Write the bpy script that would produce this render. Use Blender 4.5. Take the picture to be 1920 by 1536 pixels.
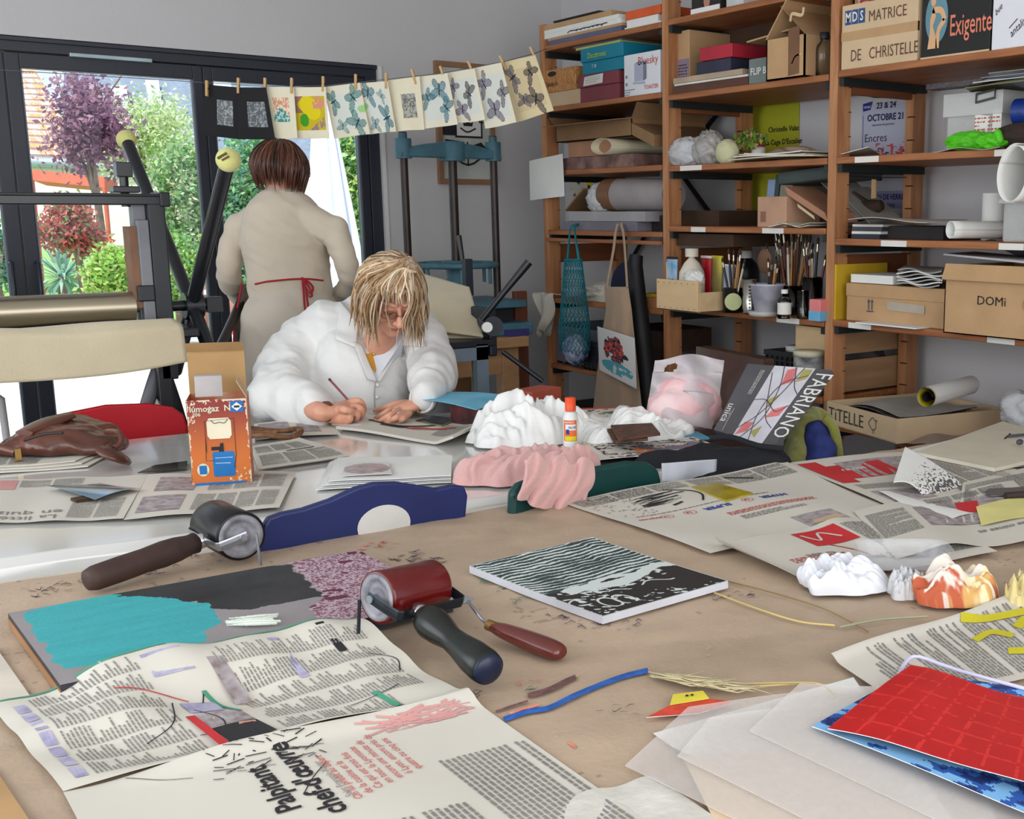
import bpy,math,random
import numpy as np
from mathutils import Vector,Matrix
PI=math.pi
for _o in list(bpy.data.objects): bpy.data.objects.remove(_o)
SC=bpy.context.scene;COL=SC.collection
rnd=random.Random(7)
# ------------------------------------------------------------ camera
F,CX,CY,YAW,PITCH,CAMZ=2169.4,1314.8,797.3,0.674733,0.1810956,1.38
FW=np.array([math.sin(YAW)*math.cos(PITCH),math.cos(YAW)*math.cos(PITCH),-math.sin(PITCH)])
RI=np.array([math.cos(YAW),-math.sin(YAW),0.0]);UP=np.cross(RI,FW);EYE=np.array([0,0,CAMZ])
cd=bpy.data.cameras.new('camera');cam=bpy.data.objects.new('camera',cd);COL.objects.link(cam)
cd.sensor_fit='HORIZONTAL';cd.sensor_width=36;cd.lens=F/1920*36
cd.shift_x=-(CX-960)/1920;cd.shift_y=(CY-768)/1920;cd.clip_start=.05;cd.clip_end=200
_m=Matrix(((RI[0],UP[0],-FW[0],0),(RI[1],UP[1],-FW[1],0),(RI[2],UP[2],-FW[2],CAMZ),(0,0,0,1)))
cam.matrix_world=_m;SC.camera=cam
# ------------------------------------------------------------ light and exposure
vs=SC.view_settings;vs.view_transform='Standard';vs.look='None';vs.gamma=1;vs.use_curve_mapping=False
vs.exposure=0.0
SC.cycles.max_bounces=8;SC.cycles.transparent_max_bounces=16;SC.cycles.caustics_reflective=False;SC.cycles.caustics_refractive=False
W=bpy.data.worlds.new('sky');SC.world=W;W.use_nodes=True
_n=W.node_tree.nodes;_l=W.node_tree.links;_n.clear()
_tc=_n.new('ShaderNodeTexCoord');_sx=_n.new('ShaderNodeSeparateXYZ');_cr=_n.new('ShaderNodeValToRGB');_bg=_n.new('ShaderNodeBackground');_wo=_n.new('ShaderNodeOutputWorld')
_l.new(_tc.outputs['Generated'],_sx.inputs[0]);_l.new(_sx.outputs[2],_cr.inputs[0]);_l.new(_cr.outputs[0],_bg.inputs[0]);_l.new(_bg.outputs[0],_wo.inputs[0])
_cr.color_ramp.elements[0].color=(.86,.92,1,1);_cr.color_ramp.elements[1].color=(.62,.78,1,1)
_bg.inputs[1].default_value=1.2
sd=bpy.data.lights.new('sun','SUN');sd.energy=5.5;sd.angle=math.radians(6);sd.color=(1,.96,.9)
sun=bpy.data.objects.new('sun',sd);COL.objects.link(sun);sun.rotation_euler=Vector((-.5,-.25,1.25)).to_track_quat('Z','Y').to_euler()
def area_lamp(name,loc,rot,sx,sy,e,col=(1,1,1)):
    d=bpy.data.lights.new(name,'AREA');d.shape='RECTANGLE';d.size=sx;d.size_y=sy;d.energy=e;d.color=col
    o=bpy.data.objects.new(name,d);COL.objects.link(o);o.location=loc;o.rotation_euler=rot;return o
# added area lamps for assumed, unmodelled windows left of and behind the camera
area_lamp('added_fill_rear',(.2,-1.3,1.7),(math.radians(80),0,0),3.6,1.8,72,(1,.97,.93))
area_lamp('added_fill_left',(-1.6,2.3,1.65),(math.radians(90),0,math.radians(-90)),3.6,1.8,62,(.93,.97,1))
# ------------------------------------------------------------ pixel -> place on a real plane
def ray(x,y): return RI*(x-CX)/F-UP*(y-CY)/F+FW
def Z_(x,y,z=.75): d=ray(x,y);return EYE+d*(z-CAMZ)/d[2]
def X_(x,y,X): d=ray(x,y);return EYE+d*X/d[0]
def Y_(x,y,Y): d=ray(x,y);return EYE+d*Y/d[1]
def T_(x,y,t): return EYE+ray(x,y)*t
def A(*a): return np.array(a,float)
def nrm(v): v=np.asarray(v,float);return v/(np.linalg.norm(v)+1e-12)
# ------------------------------------------------------------ colours and materials
def lin(c):
    c=np.asarray(c,float)/255.0
    return np.where(c<=.04045,c/12.92,((c+.055)/1.055)**2.4)
MATS={}
def mat(key,col=None,rough=.6,metal=0,bump=0,bs=60,var=.12,vscale=8,attr=False,spec=.4,stretch=None,alpha=1,col2=None,coat=0,sheen=0,sss=0,trans=0,emit=0,distort=0,pos=.5):
    if key in MATS: return MATS[key]
    m=bpy.data.materials.new(key);m.use_nodes=True;nt=m.node_tree;n=nt.nodes;l=nt.links
    b=n['Principled BSDF'];MATS[key]=m
    tc=n.new('ShaderNodeTexCoord');mp=n.new('ShaderNodeMapping');l.new(tc.outputs['Object'],mp.inputs[0])
    if stretch: mp.inputs['Scale'].default_value=stretch
    nz=n.new('ShaderNodeTexNoise');nz.inputs['Scale'].default_value=vscale;nz.inputs['Detail'].default_value=6;nz.inputs['Distortion'].default_value=distort;l.new(mp.outputs[0],nz.inputs['Vector'])
    if attr:
        at=n.new('ShaderNodeAttribute');at.attribute_name='Col'
        mr=n.new('ShaderNodeMapRange');mr.inputs[3].default_value=1-var;mr.inputs[4].default_value=1+var;l.new(nz.outputs[0],mr.inputs[0])
        vm=n.new('ShaderNodeVectorMath');vm.operation='SCALE';l.new(at.outputs['Color'],vm.inputs[0]);l.new(mr.outputs[0],vm.inputs['Scale']);l.new(vm.outputs[0],b.inputs['Base Color'])
    else:
        c=lin(col);c2=lin(col2) if col2 is not None else np.clip(c*(1-var*1.6),0,1)
        rp=n.new('ShaderNodeValToRGB');rp.color_ramp.elements[0].position=pos-.2;rp.color_ramp.elements[1].position=pos+.2
        rp.color_ramp.elements[0].color=(*c2,1);rp.color_ramp.elements[1].color=(*(c if col2 is not None else np.clip(c*(1+var*.6),0,1)),1)
        l.new(nz.outputs[0],rp.inputs[0]);l.new(rp.outputs[0],b.inputs['Base Color'])
    b.inputs['Roughness'].default_value=rough;b.inputs['Metallic'].default_value=metal;b.inputs['Specular IOR Level'].default_value=spec
    if coat: b.inputs['Coat Weight'].default_value=coat;b.inputs['Coat Roughness'].default_value=.12
    if sheen: b.inputs['Sheen Weight'].default_value=sheen
    if sss: b.inputs['Subsurface Weight'].default_value=sss;b.inputs['Subsurface Radius'].default_value=(.02,.008,.004);b.inputs['Subsurface Scale'].default_value=.5
    if trans: b.inputs['Transmission Weight'].default_value=trans
    if alpha<1: b.inputs['Alpha'].default_value=alpha
    if bump:
        n2=n.new('ShaderNodeTexNoise');n2.inputs['Scale'].default_value=bs;n2.inputs['Detail'].default_value=5;l.new(mp.outputs[0],n2.inputs['Vector'])
        bp=n.new('ShaderNodeBump');bp.inputs['Strength'].default_value=bump;bp.inputs['Distance'].default_value=.01;l.new(n2.outputs[0],bp.inputs['Height']);l.new(bp.outputs[0],b.inputs['Normal'])
    return m
def glass(key,tint=(1,1,1),refl=.5,rough=.02):
    if key in MATS: return MATS[key]
    m=bpy.data.materials.new(key);m.use_nodes=True;n=m.node_tree.nodes;l=m.node_tree.links;n.clear()
    t=n.new('ShaderNodeBsdfTransparent');t.inputs[0].default_value=(*tint,1);g=n.new('ShaderNodeBsdfGlossy');g.inputs['Roughness'].default_value=rough
    fr=n.new('ShaderNodeFresnel');fr.inputs[0].default_value=1.45;mu=n.new('ShaderNodeMath');mu.operation='MULTIPLY';mu.inputs[1].default_value=refl*2
    mx=n.new('ShaderNodeMixShader');o=n.new('ShaderNodeOutputMaterial')
    l.new(fr.outputs[0],mu.inputs[0]);l.new(mu.outputs[0],mx.inputs[0]);l.new(t.outputs[0],mx.inputs[1]);l.new(g.outputs[0],mx.inputs[2]);l.new(mx.outputs[0],o.inputs[0])
    MATS[key]=m;return m
def film(key,col,opac,rough=.3):      # thin translucent plastic: part see-through, part diffusing
    if key in MATS: return MATS[key]
    m=bpy.data.materials.new(key);m.use_nodes=True;n=m.node_tree.nodes;l=m.node_tree.links
    b=n['Principled BSDF'];b.inputs['Base Color'].default_value=(*lin(col),1);b.inputs['Roughness'].default_value=rough
    t=n.new('ShaderNodeBsdfTransparent');mx=n.new('ShaderNodeMixShader');mx.inputs[0].default_value=opac
    nz=n.new('ShaderNodeTexNoise');nz.inputs['Scale'].default_value=14;mr=n.new('ShaderNodeMapRange');mr.inputs[3].default_value=opac-.05;mr.inputs[4].default_value=opac+.05
    l.new(nz.outputs[0],mr.inputs[0]);l.new(mr.outputs[0],mx.inputs[0])
    l.new(t.outputs[0],mx.inputs[1]);l.new(b.outputs[0],mx.inputs[2]);l.new(mx.outputs[0],n['Material Output'].inputs[0])
    MATS[key]=m;return m
def ATT(rough=.7,coat=0): return mat('painted_r%d_c%d' % (rough*100,coat*100),attr=True,rough=rough,var=.05,vscale=25,coat=coat,bump=.02)
# ------------------------------------------------------------ value noise (numpy)
def _h(i,j,s): 
    n=(i.astype(np.int64)*374761393+j.astype(np.int64)*668265263+s*2147483647) & 0xffffffff
    n=((n ^ (n >> 13))*1274126177) & 0xffffffff
    return ((n ^ (n >> 16)) & 0xffff)/65535.0
def vn(x,y,s=0):
    x=np.asarray(x,float);y=np.asarray(y,float)
    i=np.floor(x);j=np.floor(y);a=x-i;b=y-j;a=a*a*(3-2*a);b=b*b*(3-2*b);i=i.astype(np.int64);j=j.astype(np.int64)
    return (_h(i,j,s)*(1-a)+_h(i+1,j,s)*a)*(1-b)+(_h(i,j+1,s)*(1-a)+_h(i+1,j+1,s)*a)*b
def fbm(x,y,s=0,o=4):
    r=0;t=0
    for k in range(o): r=r+vn(x*2**k,y*2**k,s+k*7)*.5**k;t+=.5**k
    return r/t
def sstep(a,b,x): t=np.clip((x-a)/(b-a),0,1);return t*t*(3-2*t)
# ------------------------------------------------------------ text outlines
_TX={}
def text_mesh(s,bold=0,shear=0):
    k=(s,bold,shear)
    if k not in _TX:
        c=bpy.data.curves.new('t','FONT');c.body=s;c.size=1;c.resolution_u=2;c.offset=bold;c.shear=shear;c.fill_mode='FRONT'
        o=bpy.data.objects.new('t',c);me=bpy.data.meshes.new_from_object(o)
        v=np.array([tuple(p.co) for p in me.vertices]).reshape(-1,3);f=[tuple(p.vertices) for p in me.polygons]
        bpy.data.objects.remove(o);bpy.data.meshes.remove(me);bpy.data.curves.remove(c);_TX[k]=(v,f)
    return _TX[k]
# ------------------------------------------------------------ mesh builder
def catmull(P,n):
    P=np.asarray(P,float);Q=np.vstack([2*P[0]-P[1],P,2*P[-1]-P[-2]]);out=[]
    for i in range(len(P)-1):
        for k in range(n):
            t=k/n;a,b,c,d=Q[i:i+4];out.append(.5*((2*b)+(-a+c)*t+(2*a-5*b+4*c-d)*t*t+(-a+3*b-3*c+d)*t**3))
    out.append(P[-1]);return np.array(out)
class MB:
    def __init__(s): s.v=[];s.f=[];s.m=[];s.c=[];s.sm=[];s.nv=0;s.mi=0;s.col=(1.,1.,1.)
    def mt(s,i,col=None):
        s.mi=i
        if col is not None: s.col=tuple(lin(col))
        return s
    def add(s,V,Fc,smooth=False,cols=None):
        V=np.asarray(V,float).reshape(-1,3);b=s.nv;s.v.append(V);s.nv+=len(V)
        s.f+=[tuple(int(i)+b for i in q) for q in Fc];n=len(Fc);s.m+=[s.mi]*n;s.sm+=[smooth]*n
        s.c+=[s.col]*n if cols is None else [tuple(c) for c in cols];return s
    def hexa(s,P):   # 8 points: bottom 4 ccw, top 4
        return s.add(P,[(3,2,1,0),(4,5,6,7),(0,1,5,4),(1,2,6,5),(2,3,7,6),(3,0,4,7)])
    def box(s,a,b):
        x0,y0,z0=np.minimum(a,b);x1,y1,z1=np.maximum(a,b)
        return s.hexa([(x0,y0,z0),(x1,y0,z0),(x1,y1,z0),(x0,y1,z0),(x0,y0,z1),(x1,y0,z1),(x1,y1,z1),(x0,y1,z1)])
    def obox(s,o,ex,ey,ez):   # corner + three edge vectors
        o=np.asarray(o,float);ex,ey,ez=map(lambda q: np.asarray(q,float),(ex,ey,ez))
        if np.dot(np.cross(ex,ey),ez)<0: o=o+ez;ez=-ez
        return s.hexa([o,o+ex,o+ex+ey,o+ey,o+ez,o+ex+ez,o+ex+ey+ez,o+ey+ez])
    def cbox(s,c,size,rz=0,R=None):
        R=np.array(Matrix.Rotation(rz,3,'Z')) if R is None else np.asarray(R);h=R*np.asarray(size,float)[None,:]
        o=np.asarray(c,float)-h.sum(1)/2;return s.obox(o,h[:,0],h[:,1],h[:,2])
    def tube(s,P,r,n=10,sub=0,caps=True,flat=None,smooth=True,seg_up=None):
        P=np.asarray(P,float);r=np.broadcast_to(np.asarray(r,float),(len(P),)).copy()
        if sub:
            Pr=catmull(np.hstack([P,r[:,None]]),sub);P,r=Pr[:,:3],np.maximum(Pr[:,3],1e-4)
        T=np.gradient(P,axis=0);T /= (np.linalg.norm(T,axis=1)[:,None]+1e-12)
        u=np.asarray(seg_up,float) if seg_up is not None else (A(0,0,1) if abs(T[0][2])<.9 else A(1,0,0))
        u=nrm(u-T[0]*np.dot(u,T[0]));V=[];a=np.arange(n)*2*PI/n;fx,fy=flat or (1,1)
        for p,t,q in zip(P,T,r):
            u=nrm(u-t*np.dot(u,t));w=np.cross(t,u);V.append(p+q*(fx*np.cos(a)[:,None]*u+fy*np.sin(a)[:,None]*w))
        V=np.vstack(V);m=len(P);Fc=[(i*n+j,i*n+(j+1) % n,(i+1)*n+(j+1) % n,(i+1)*n+j) for i in range(m-1) for j in range(n)]
        s.add(V,Fc,smooth)
        if caps: s.add(V[:n],[tuple(range(n))[::-1]]);s.add(V[-n:],[tuple(range(n))])
        return s
    def limb(s,P,r,n=14,sub=4,flat=None,seg_up=None):   # tube with rounded ends
        P=np.asarray(P,float);r=np.asarray(r,float);Pr=catmull(np.hstack([P,r[:,None]]),sub);P,r=Pr[:,:3],Pr[:,3]
        d0=nrm(P[0]-P[1]);d1=nrm(P[-1]-P[-2]);k=[(.35,.94),(.7,.71),(.93,.36)]
        Q=[P[0]+d0*r[0]*a for a,b in k[::-1]]+list(P)+[P[-1]+d1*r[-1]*a for a,b in k]
        R=[r[0]*b for a,b in k[::-1]]+list(r)+[r[-1]*b for a,b in k]
        return s.tube(Q,R,n,caps=True,flat=flat,seg_up=seg_up)
    def lathe(s,prof,o=(0,0,0),ax=(0,0,1),n=24,smooth=True,caps=True):
        o=np.asarray(o,float);ax=nrm(ax);u=nrm(np.cross(ax,A(1,0,0) if abs(ax[0])<.9 else A(0,1,0)));w=np.cross(ax,u);a=np.arange(n)*2*PI/n
        V=np.vstack([o+ax*z+r*(np.cos(a)[:,None]*u+np.sin(a)[:,None]*w) for r,z in prof]);m=len(prof)
        s.add(V,[(i*n+j,i*n+(j+1) % n,(i+1)*n+(j+1) % n,(i+1)*n+j) for i in range(m-1) for j in range(n)],smooth)
        if caps: s.add(V[:n],[tuple(range(n))[::-1]]);s.add(V[-n:],[tuple(range(n))])
        return s
    def ell(s,c,r,R=None,nu=20,nv=12):
        r=np.broadcast_to(np.asarray(r,float),(3,));R=np.eye(3) if R is None else np.asarray(R);V=[]
        for i in range(nv+1):
            t=PI*i/nv
            for j in range(nu): p=2*PI*j/nu;V.append((math.sin(t)*math.cos(p),math.sin(t)*math.sin(p),-math.cos(t)))
        V=(np.array(V)*r)@R.T+np.asarray(c,float)
        return s.add(V,[(i*nu+j,i*nu+(j+1) % nu,(i+1)*nu+(j+1) % nu,(i+1)*nu+j) for i in range(nv) for j in range(nu)],True)
    def grid(s,S,nu,nv,th=0,cf=None,smooth=True,cut=None):
        u,v=np.meshgrid(np.linspace(0,1,nu+1),np.linspace(0,1,nv+1));V=S(u,v).reshape(-1,3)
        i=np.arange(nv)[:,None]*(nu+1)+np.arange(nu)[None,:];Q=np.stack([i,i+1,i+nu+2,i+nu+1],-1).reshape(-1,4)
        uc,vc=np.meshgrid((np.arange(nu)+.5)/nu,(np.arange(nv)+.5)/nv);cols=None
        if cf is not None: cols=np.clip(cf(uc,vc),0,1).reshape(-1,3)
        if cut is not None:
            k=~cut(uc,vc).reshape(-1);Q=Q[k];cols=cols[k] if cols is not None else None
        s.add(V,Q.tolist(),smooth,cols)
        if th:
            D=V.copy();n=nrm(np.cross(V[1]-V[0],V[nu+1]-V[0]));D -= n*th
            s.add(D,[q[::-1] for q in Q.tolist()],smooth,cols)
            if cut is None:
                E=list(range(nu+1))+[(k+1)*(nu+1)+nu for k in range(nv)]+[nv*(nu+1)+k for k in range(nu-1,-1,-1)]+[k*(nu+1) for k in range(nv-1,0,-1)]
                m=len(E);s.add(np.vstack([V[E],D[E]]),[(k,(k+1) % m,m+(k+1) % m,m+k)[::-1] for k in range(m)],False)
        return s
    def prism(s,poly,o,ex,ey,ez):    # 2D outline (ccw) in plane ex,ey extruded along ez
        p=np.asarray(poly,float);o,ex,ey,ez=[np.asarray(q,float) for q in (o,ex,ey,ez)]
        if np.dot(np.cross(ex,ey),ez)<0: o=o+ez;ez=-ez
        V=o+p[:,:1]*ex+p[:,1:]*ey;n=len(p)
        ar=.5*np.sum(p[:,0]*np.roll(p[:,1],-1)-np.roll(p[:,0],-1)*p[:,1])
        if ar<0: V=V[::-1]
        return s.add(np.vstack([V,V+ez]),[tuple(range(n))[::-1],tuple(range(n,2*n))]+[(k,(k+1) % n,n+(k+1) % n,n+k) for k in range(n)])
    def text(s,t,fn,size,x=0,y=0,bold=0,shear=0,align='l',sx=1):
        v,f=text_mesh(t,bold,shear)
        if len(v)==0: return s
        w=v[:,0].max()*size*sx;dx={'l': 0,'c': -w/2,'r': -w}[align]
        return s.add(fn(v[:,0]*size*sx+x+dx,v[:,1]*size+y),f)
    def poly(s,pts,fn): p=np.asarray(pts,float);return s.add(fn(p[:,0],p[:,1]),[tuple(range(len(p)))])
    def stroke(s,pts,w,fn,sub=6):     # ribbon drawn on a surface
        p=catmull(np.asarray(pts,float),sub) if len(pts)>2 else np.linspace(pts[0],pts[1],8);t=np.gradient(p,axis=0);t /= np.linalg.norm(t,axis=1)[:,None]+1e-12
        n=np.stack([-t[:,1],t[:,0]],1);k=len(p);w=np.broadcast_to(w,(k,))[:,None] if np.ndim(w) else w
        a=p+n*w/2;b=p-n*w/2
        return s.add(np.vstack([fn(a[:,0],a[:,1]),fn(b[:,0],b[:,1])]),[(i,k+i,k+i+1,i+1) for i in range(k-1)])
    def mesh(s,name):
        me=bpy.data.meshes.new(name);V=np.vstack(s.v) if s.v else np.zeros((0,3));me.from_pydata(V.tolist(),[],s.f)
        me.polygons.foreach_set('material_index',s.m);me.polygons.foreach_set('use_smooth',s.sm)
        ln=np.array([len(q) for q in s.f]);cc=np.repeat(np.array(s.c).reshape(-1,3),ln,axis=0)
        at=me.color_attributes.new('Col','FLOAT_COLOR','CORNER');at.data.foreach_set('color',np.hstack([cc,np.ones((len(cc),1))]).astype(np.float32).ravel())
        me.update();return me
    def build(s,name,mats,parent=None,bevel=0,sub=0,solid=0):
        me=s.mesh(name)
        for m in (mats if isinstance(mats,(list,tuple)) else [mats]): me.materials.append(m)
        o=bpy.data.objects.new(name,me);COL.objects.link(o)
        if solid: q=o.modifiers.new('s','SOLIDIFY');q.thickness=solid;q.offset=0
        if bevel: q=o.modifiers.new('b','BEVEL');q.width=bevel;q.segments=2;q.limit_method='ANGLE';q.angle_limit=.6;q.harden_normals=False
        if sub: q=o.modifiers.new('u','SUBSURF');q.levels=sub;q.render_levels=sub
        if parent is not None: put(o,parent)
        return o
def put(o,parent):
    o.parent=parent;o.matrix_parent_inverse=Matrix.Translation(-parent.location)
def recenter(o):     # origin to the base centre of a top-level mesh
    me=o.data;n=len(me.vertices);v=np.empty(n*3,np.float32);me.vertices.foreach_get('co',v);v=v.reshape(-1,3)
    c=(v.min(0)+v.max(0))/2;c[2]=v[:,2].min();me.vertices.foreach_set('co',(v-c).ravel());o.location=c;me.update();return o
def tag(o,label,cat,group=None,kind=None):
    if o.type=='MESH' and not o.children: recenter(o)
    if label: o['label']=label
    if cat: o['category']=cat
    if group: o['group']=group
    if kind: o['kind']=kind
    return o
def root(name,label,cat,loc=(0,0,0),group=None):
    o=bpy.data.objects.new(name,None);COL.objects.link(o);o.location=loc;o.empty_display_size=.05
    return tag(o,label,cat,group)
def struct(o): o['kind']='structure';return o
def remesh(mb,voxel,name='b',smooth=3,fac=.5):     # one continuous skin out of overlapping volumes
    o=mb.build(name,[]);q=o.modifiers.new('r','REMESH');q.mode='VOXEL';q.voxel_size=voxel;q.use_smooth_shade=True
    if smooth: q=o.modifiers.new('s','SMOOTH');q.iterations=smooth;q.factor=fac
    dg=bpy.context.evaluated_depsgraph_get();dg.update();me=bpy.data.meshes.new_from_object(o.evaluated_get(dg));old=o.data;bpy.data.objects.remove(o);bpy.data.meshes.remove(old)
    n=len(me.vertices);v=np.empty(n*3,np.float32);me.vertices.foreach_get('co',v);no=np.empty(n*3,np.float32);me.vertices.foreach_get('normal',no)
    k=len(me.polygons);lt=np.empty(k,np.int32);me.polygons.foreach_get('loop_total',lt);li=np.empty(len(me.loops),np.int32);me.loops.foreach_get('vertex_index',li)
    bpy.data.meshes.remove(me);return v.reshape(-1,3).astype(float),no.reshape(-1,3).astype(float),[tuple(a) for a in np.split(li,np.cumsum(lt)[:-1])]
def n3(P,sc,s=0):     # cheap 3-D noise -1..1
    P=P*sc;return (vn(P[:,0]+P[:,2]*.7,P[:,1]-P[:,2]*.6,s)+vn(P[:,1]+P[:,0]*.35+9,P[:,2]+P[:,0]*.5,s+3)-1)
def crumple(v,n,f,amp,seed=1,k=6,warp=.25):     # straight-creased folds, as in paper or thin plastic
    g=np.random.default_rng(seed);w=v+warp/f*np.stack([n3(v,f*.8,seed+j) for j in range(3)],1);h=0
    for j in range(k):
        d=g.normal(size=3);d /= np.linalg.norm(d);x=w@d*f*(1+.45*j)+g.uniform(0,9);t=np.abs(2*(x-np.floor(x+.5)));h=h+(t-.5)*.8**j
    return v+n*(h*amp)[:,None]
def heap(c,ex,ey,H,seed=1,f=2.6,sharp=1.0,n=110,ov=.35,mb=None,cf=None,rag=.35,pw=.38):     # crumpled cloth / paper / plastic heaped on a surface
    c=np.asarray(c,float);ex=np.asarray(ex,float);ey=np.asarray(ey,float);lx,ly=np.linalg.norm(ex),np.linalg.norm(ey)
    def S(u,v):
        x=u*2-1;y=v*2-1;k=np.maximum(np.abs(x),np.abs(y));r=np.sqrt(x*x+y*y)+1e-9;X=x*k/r;Y=y*k/r;th=np.arctan2(Y,X)
        out=1+rag*(fbm(np.cos(th)*1.3+5,np.sin(th)*1.3+seed,seed,3)-.5)*2+.10*np.sin(th*7+seed)*rag;X=X*out;Y=Y*out
        wx=fbm(X*f*.6+7,Y*f*.6,seed+1,3)-.5;wy=fbm(X*f*.6,Y*f*.6+7,seed+2,3)-.5;P=X+wx*1.9;Q=Y+wy*1.9;h=0;t_=0
        for j,(a,fr) in enumerate(((.3+seed,f),(1.5+seed*1.7,f*1.5),(2.5+seed*.6,f*2.4),(.9+seed*2.1,f*4.1),(2.0+seed,f*7))):
            q=P*math.cos(a)*fr+Q*math.sin(a)*fr;tr=np.abs(2*(q-np.floor(q+.5)));tr=tr*sharp+(1-sharp)*(.5-.5*np.cos(tr*PI));w=.62**j;h=h+tr*w;t_+=w
        h=h/t_;env=np.clip(1-k**3.2,0,1)**pw;z=H*env*(.60+.75*(h-.5)+.35*(fbm(X*1.7+3,Y*1.7,seed,2)-.5));z=np.maximum(z,.0006)+.0004
        dx=ov*(wx*1.2)*env*.6;dy=ov*(wy*1.2)*env*.6;return c+(X+dx)[...,None]*ex+(Y+dy)[...,None]*ey+z[...,None]*A(0,0,1)
    mb=mb or MB();mb.grid(S,n,n,0,cf);return mb
# ------------------------------------------------------------ flat frames and sheets
def frame(o,ex,ey,off=.0008):      # (a, b) metres on a plane -> world, lifted a hair
    o=np.asarray(o,float);ex=nrm(ex);ey=nrm(ey);n=np.cross(ex,ey)
    return lambda a,b: o+np.asarray(a,float)[...,None]*ex+np.asarray(b,float)[...,None]*ey+n*off
class Sheet:      # four corners (u0v0, u1v0, u1v1, u0v1) in the world + height function
    def __init__(s,P,dz=None,n=None):
        s.P=[np.asarray(p,float) for p in P];s.dz=dz;s.w=(np.linalg.norm(s.P[1]-s.P[0])+np.linalg.norm(s.P[2]-s.P[3]))/2;s.h=(np.linalg.norm(s.P[3]-s.P[0])+np.linalg.norm(s.P[2]-s.P[1]))/2
        s.n=nrm(np.cross(s.P[1]-s.P[0],s.P[3]-s.P[0])) if n is None else np.asarray(n,float)
    def S(s,u,v,off=0):
        u=np.asarray(u,float)[...,None];v=np.asarray(v,float)[...,None];a,b,c,d=s.P
        p=a*(1-u)*(1-v)+b*u*(1-v)+c*u*v+d*(1-u)*v
        h=off+(s.dz(u[...,0],v[...,0]) if s.dz else 0*u[...,0]);return p+s.n*np.asarray(h)[...,None]
    def fn(s,off=.0006): return lambda a,b: s.S(np.asarray(a)/s.w,np.asarray(b)/s.h,off)      # metre coordinates
    def rot(s,a0,b0,ang,off=.0006):       # a text frame rotated on the sheet
        c,k=math.cos(ang),math.sin(ang);f=s.fn(off);return lambda a,b: f(a0+np.asarray(a)*c-np.asarray(b)*k,b0+np.asarray(a)*k+np.asarray(b)*c)
def lines(mb,fn,w,h,lh=.004,fill=.55,seed=1,cols=1,gap=.006,para=.12,wl=(.004,.016)):
    r=random.Random(seed);cw=(w-gap*(cols-1))/cols;V=[];Q=[]
    for k in range(cols):
        y=h-lh;x0=k*(cw+gap)
        while y>0:
            x=x0;end=x0+cw*(1 if r.random()>para else r.uniform(.3,.9))
            while x<end-.002:
                q=min(r.uniform(*wl),end-x);b=len(V);V+=[(x,y),(x+q,y),(x+q,y+lh*fill),(x,y+lh*fill)];Q.append((b,b+1,b+2,b+3));x+=q+lh*.35
            y -= lh
    V=np.array(V);mb.add(fn(V[:,0],V[:,1]),Q)
# ============================================================ THE ROOM
YW,XW=5.68,3.56
M_wall=mat('plaster',(204,202,203),.92,var=.03,bump=.12,bs=90,vscale=2)
M_ceil=mat('ceiling_paint',(226,226,224),.95,var=.02)
M_floor=mat('floor_tile',(108,104,100),.55,var=.2,vscale=3,bump=.05)
M_alu=mat('anthracite_aluminium',(38,43,54),.42,var=.08,spec=.5)
M_white=mat('white_paint',(224,224,220),.55,var=.03)
M_glass=glass('window_glass',(.93,.97,1),.35)
b=MB();b.box((-2.6,YW,2.105),(XW+.2,YW+.28,2.85));b.box((2.482,YW,0),(XW+.2,YW+.28,2.105));struct(b.build('wall_back',M_wall))
b=MB();b.box((XW,-1.6,0),(XW+.2,YW,2.85));struct(b.build('wall_right',M_wall))
b=MB();b.box((-2.6,-1.6,-.1),(XW+.2,YW+.28,0));struct(b.build('floor',M_floor))
b=MB();b.box((-2.6,-1.6,2.85),(XW+.2,YW+.28,2.95));struct(b.build('ceiling',M_ceil))
b=MB();b.box((2.484,YW-.006,0),(2.50,YW,2.10));struct(b.build('trim_2',M_white))
b=MB();b.box((-2.6,YW+.02,2.045),(2.48,YW+.1,2.105));b.box((2.425,YW+.02,0),(2.48,YW+.1,2.05));b.box((-2.6,YW+.02,-.01),(2.48,YW+.1,.045));b.box((-2.6,YW+.005,2.085),(2.48,YW+.02,2.103))
struct(b.build('trim_1',M_alu,bevel=.002))
def door(n,x0,x1,l,r,closer=False):
    y0,y1=YW+.03,YW+.085;z0,z1=.05,2.042;t=.062
    b=MB();b.box((x0,y0,z0),(l,y1,z1));b.box((r,y0,z0),(x1,y1,z1));b.box((l,y0,z0),(r,y1,z0+.09));b.box((l,y0,z1-t),(r,y1,z1))
    o=struct(b.build('door_%d' % n,M_alu,bevel=.003))
    g=MB();g.box((l-.004,y0+.022,z0+.085),(r+.004,y0+.03,z1-t+.004));gp=g.build('glass_pane',M_glass,o)
    s=MB();s.box((l,y0+.008,z1-t-.006),(l+.008,y0+.02,z1-t));
    for q in (l,r-.007): s.box((q,y0+.006,z0+.09),(q+.007,y0+.022,z1-t))
    s.build('gasket',mat('grey_gasket',(120,128,140),.5),o)
    return o
door(1,-.62,.858,-.5,.80);d2=door(2,.862,1.648,.917,1.607);door(3,1.652,2.424,1.69,2.379)
a=Y_(130,101,YW+.01);c=Y_(285,111,YW+.01)
b=MB();b.box((a[0],YW+.004,a[2]-.012),(c[0],YW+.03,a[2]+.006));b.build('closer_arm',mat('pale_steel',(165,185,190),.35,.6),d2,bevel=.003)
b=MB();
for q in (8,50): 
    p=Y_(75/3.84 if q==8 else 268/3.84,492,YW+.0);z1=p[2];b.tube([(p[0],YW+.03,z1),(p[0],YW-.03,z1),(p[0],YW-.03,z1-.24),(p[0],YW+.03,z1-.24)],.008,8)
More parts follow.
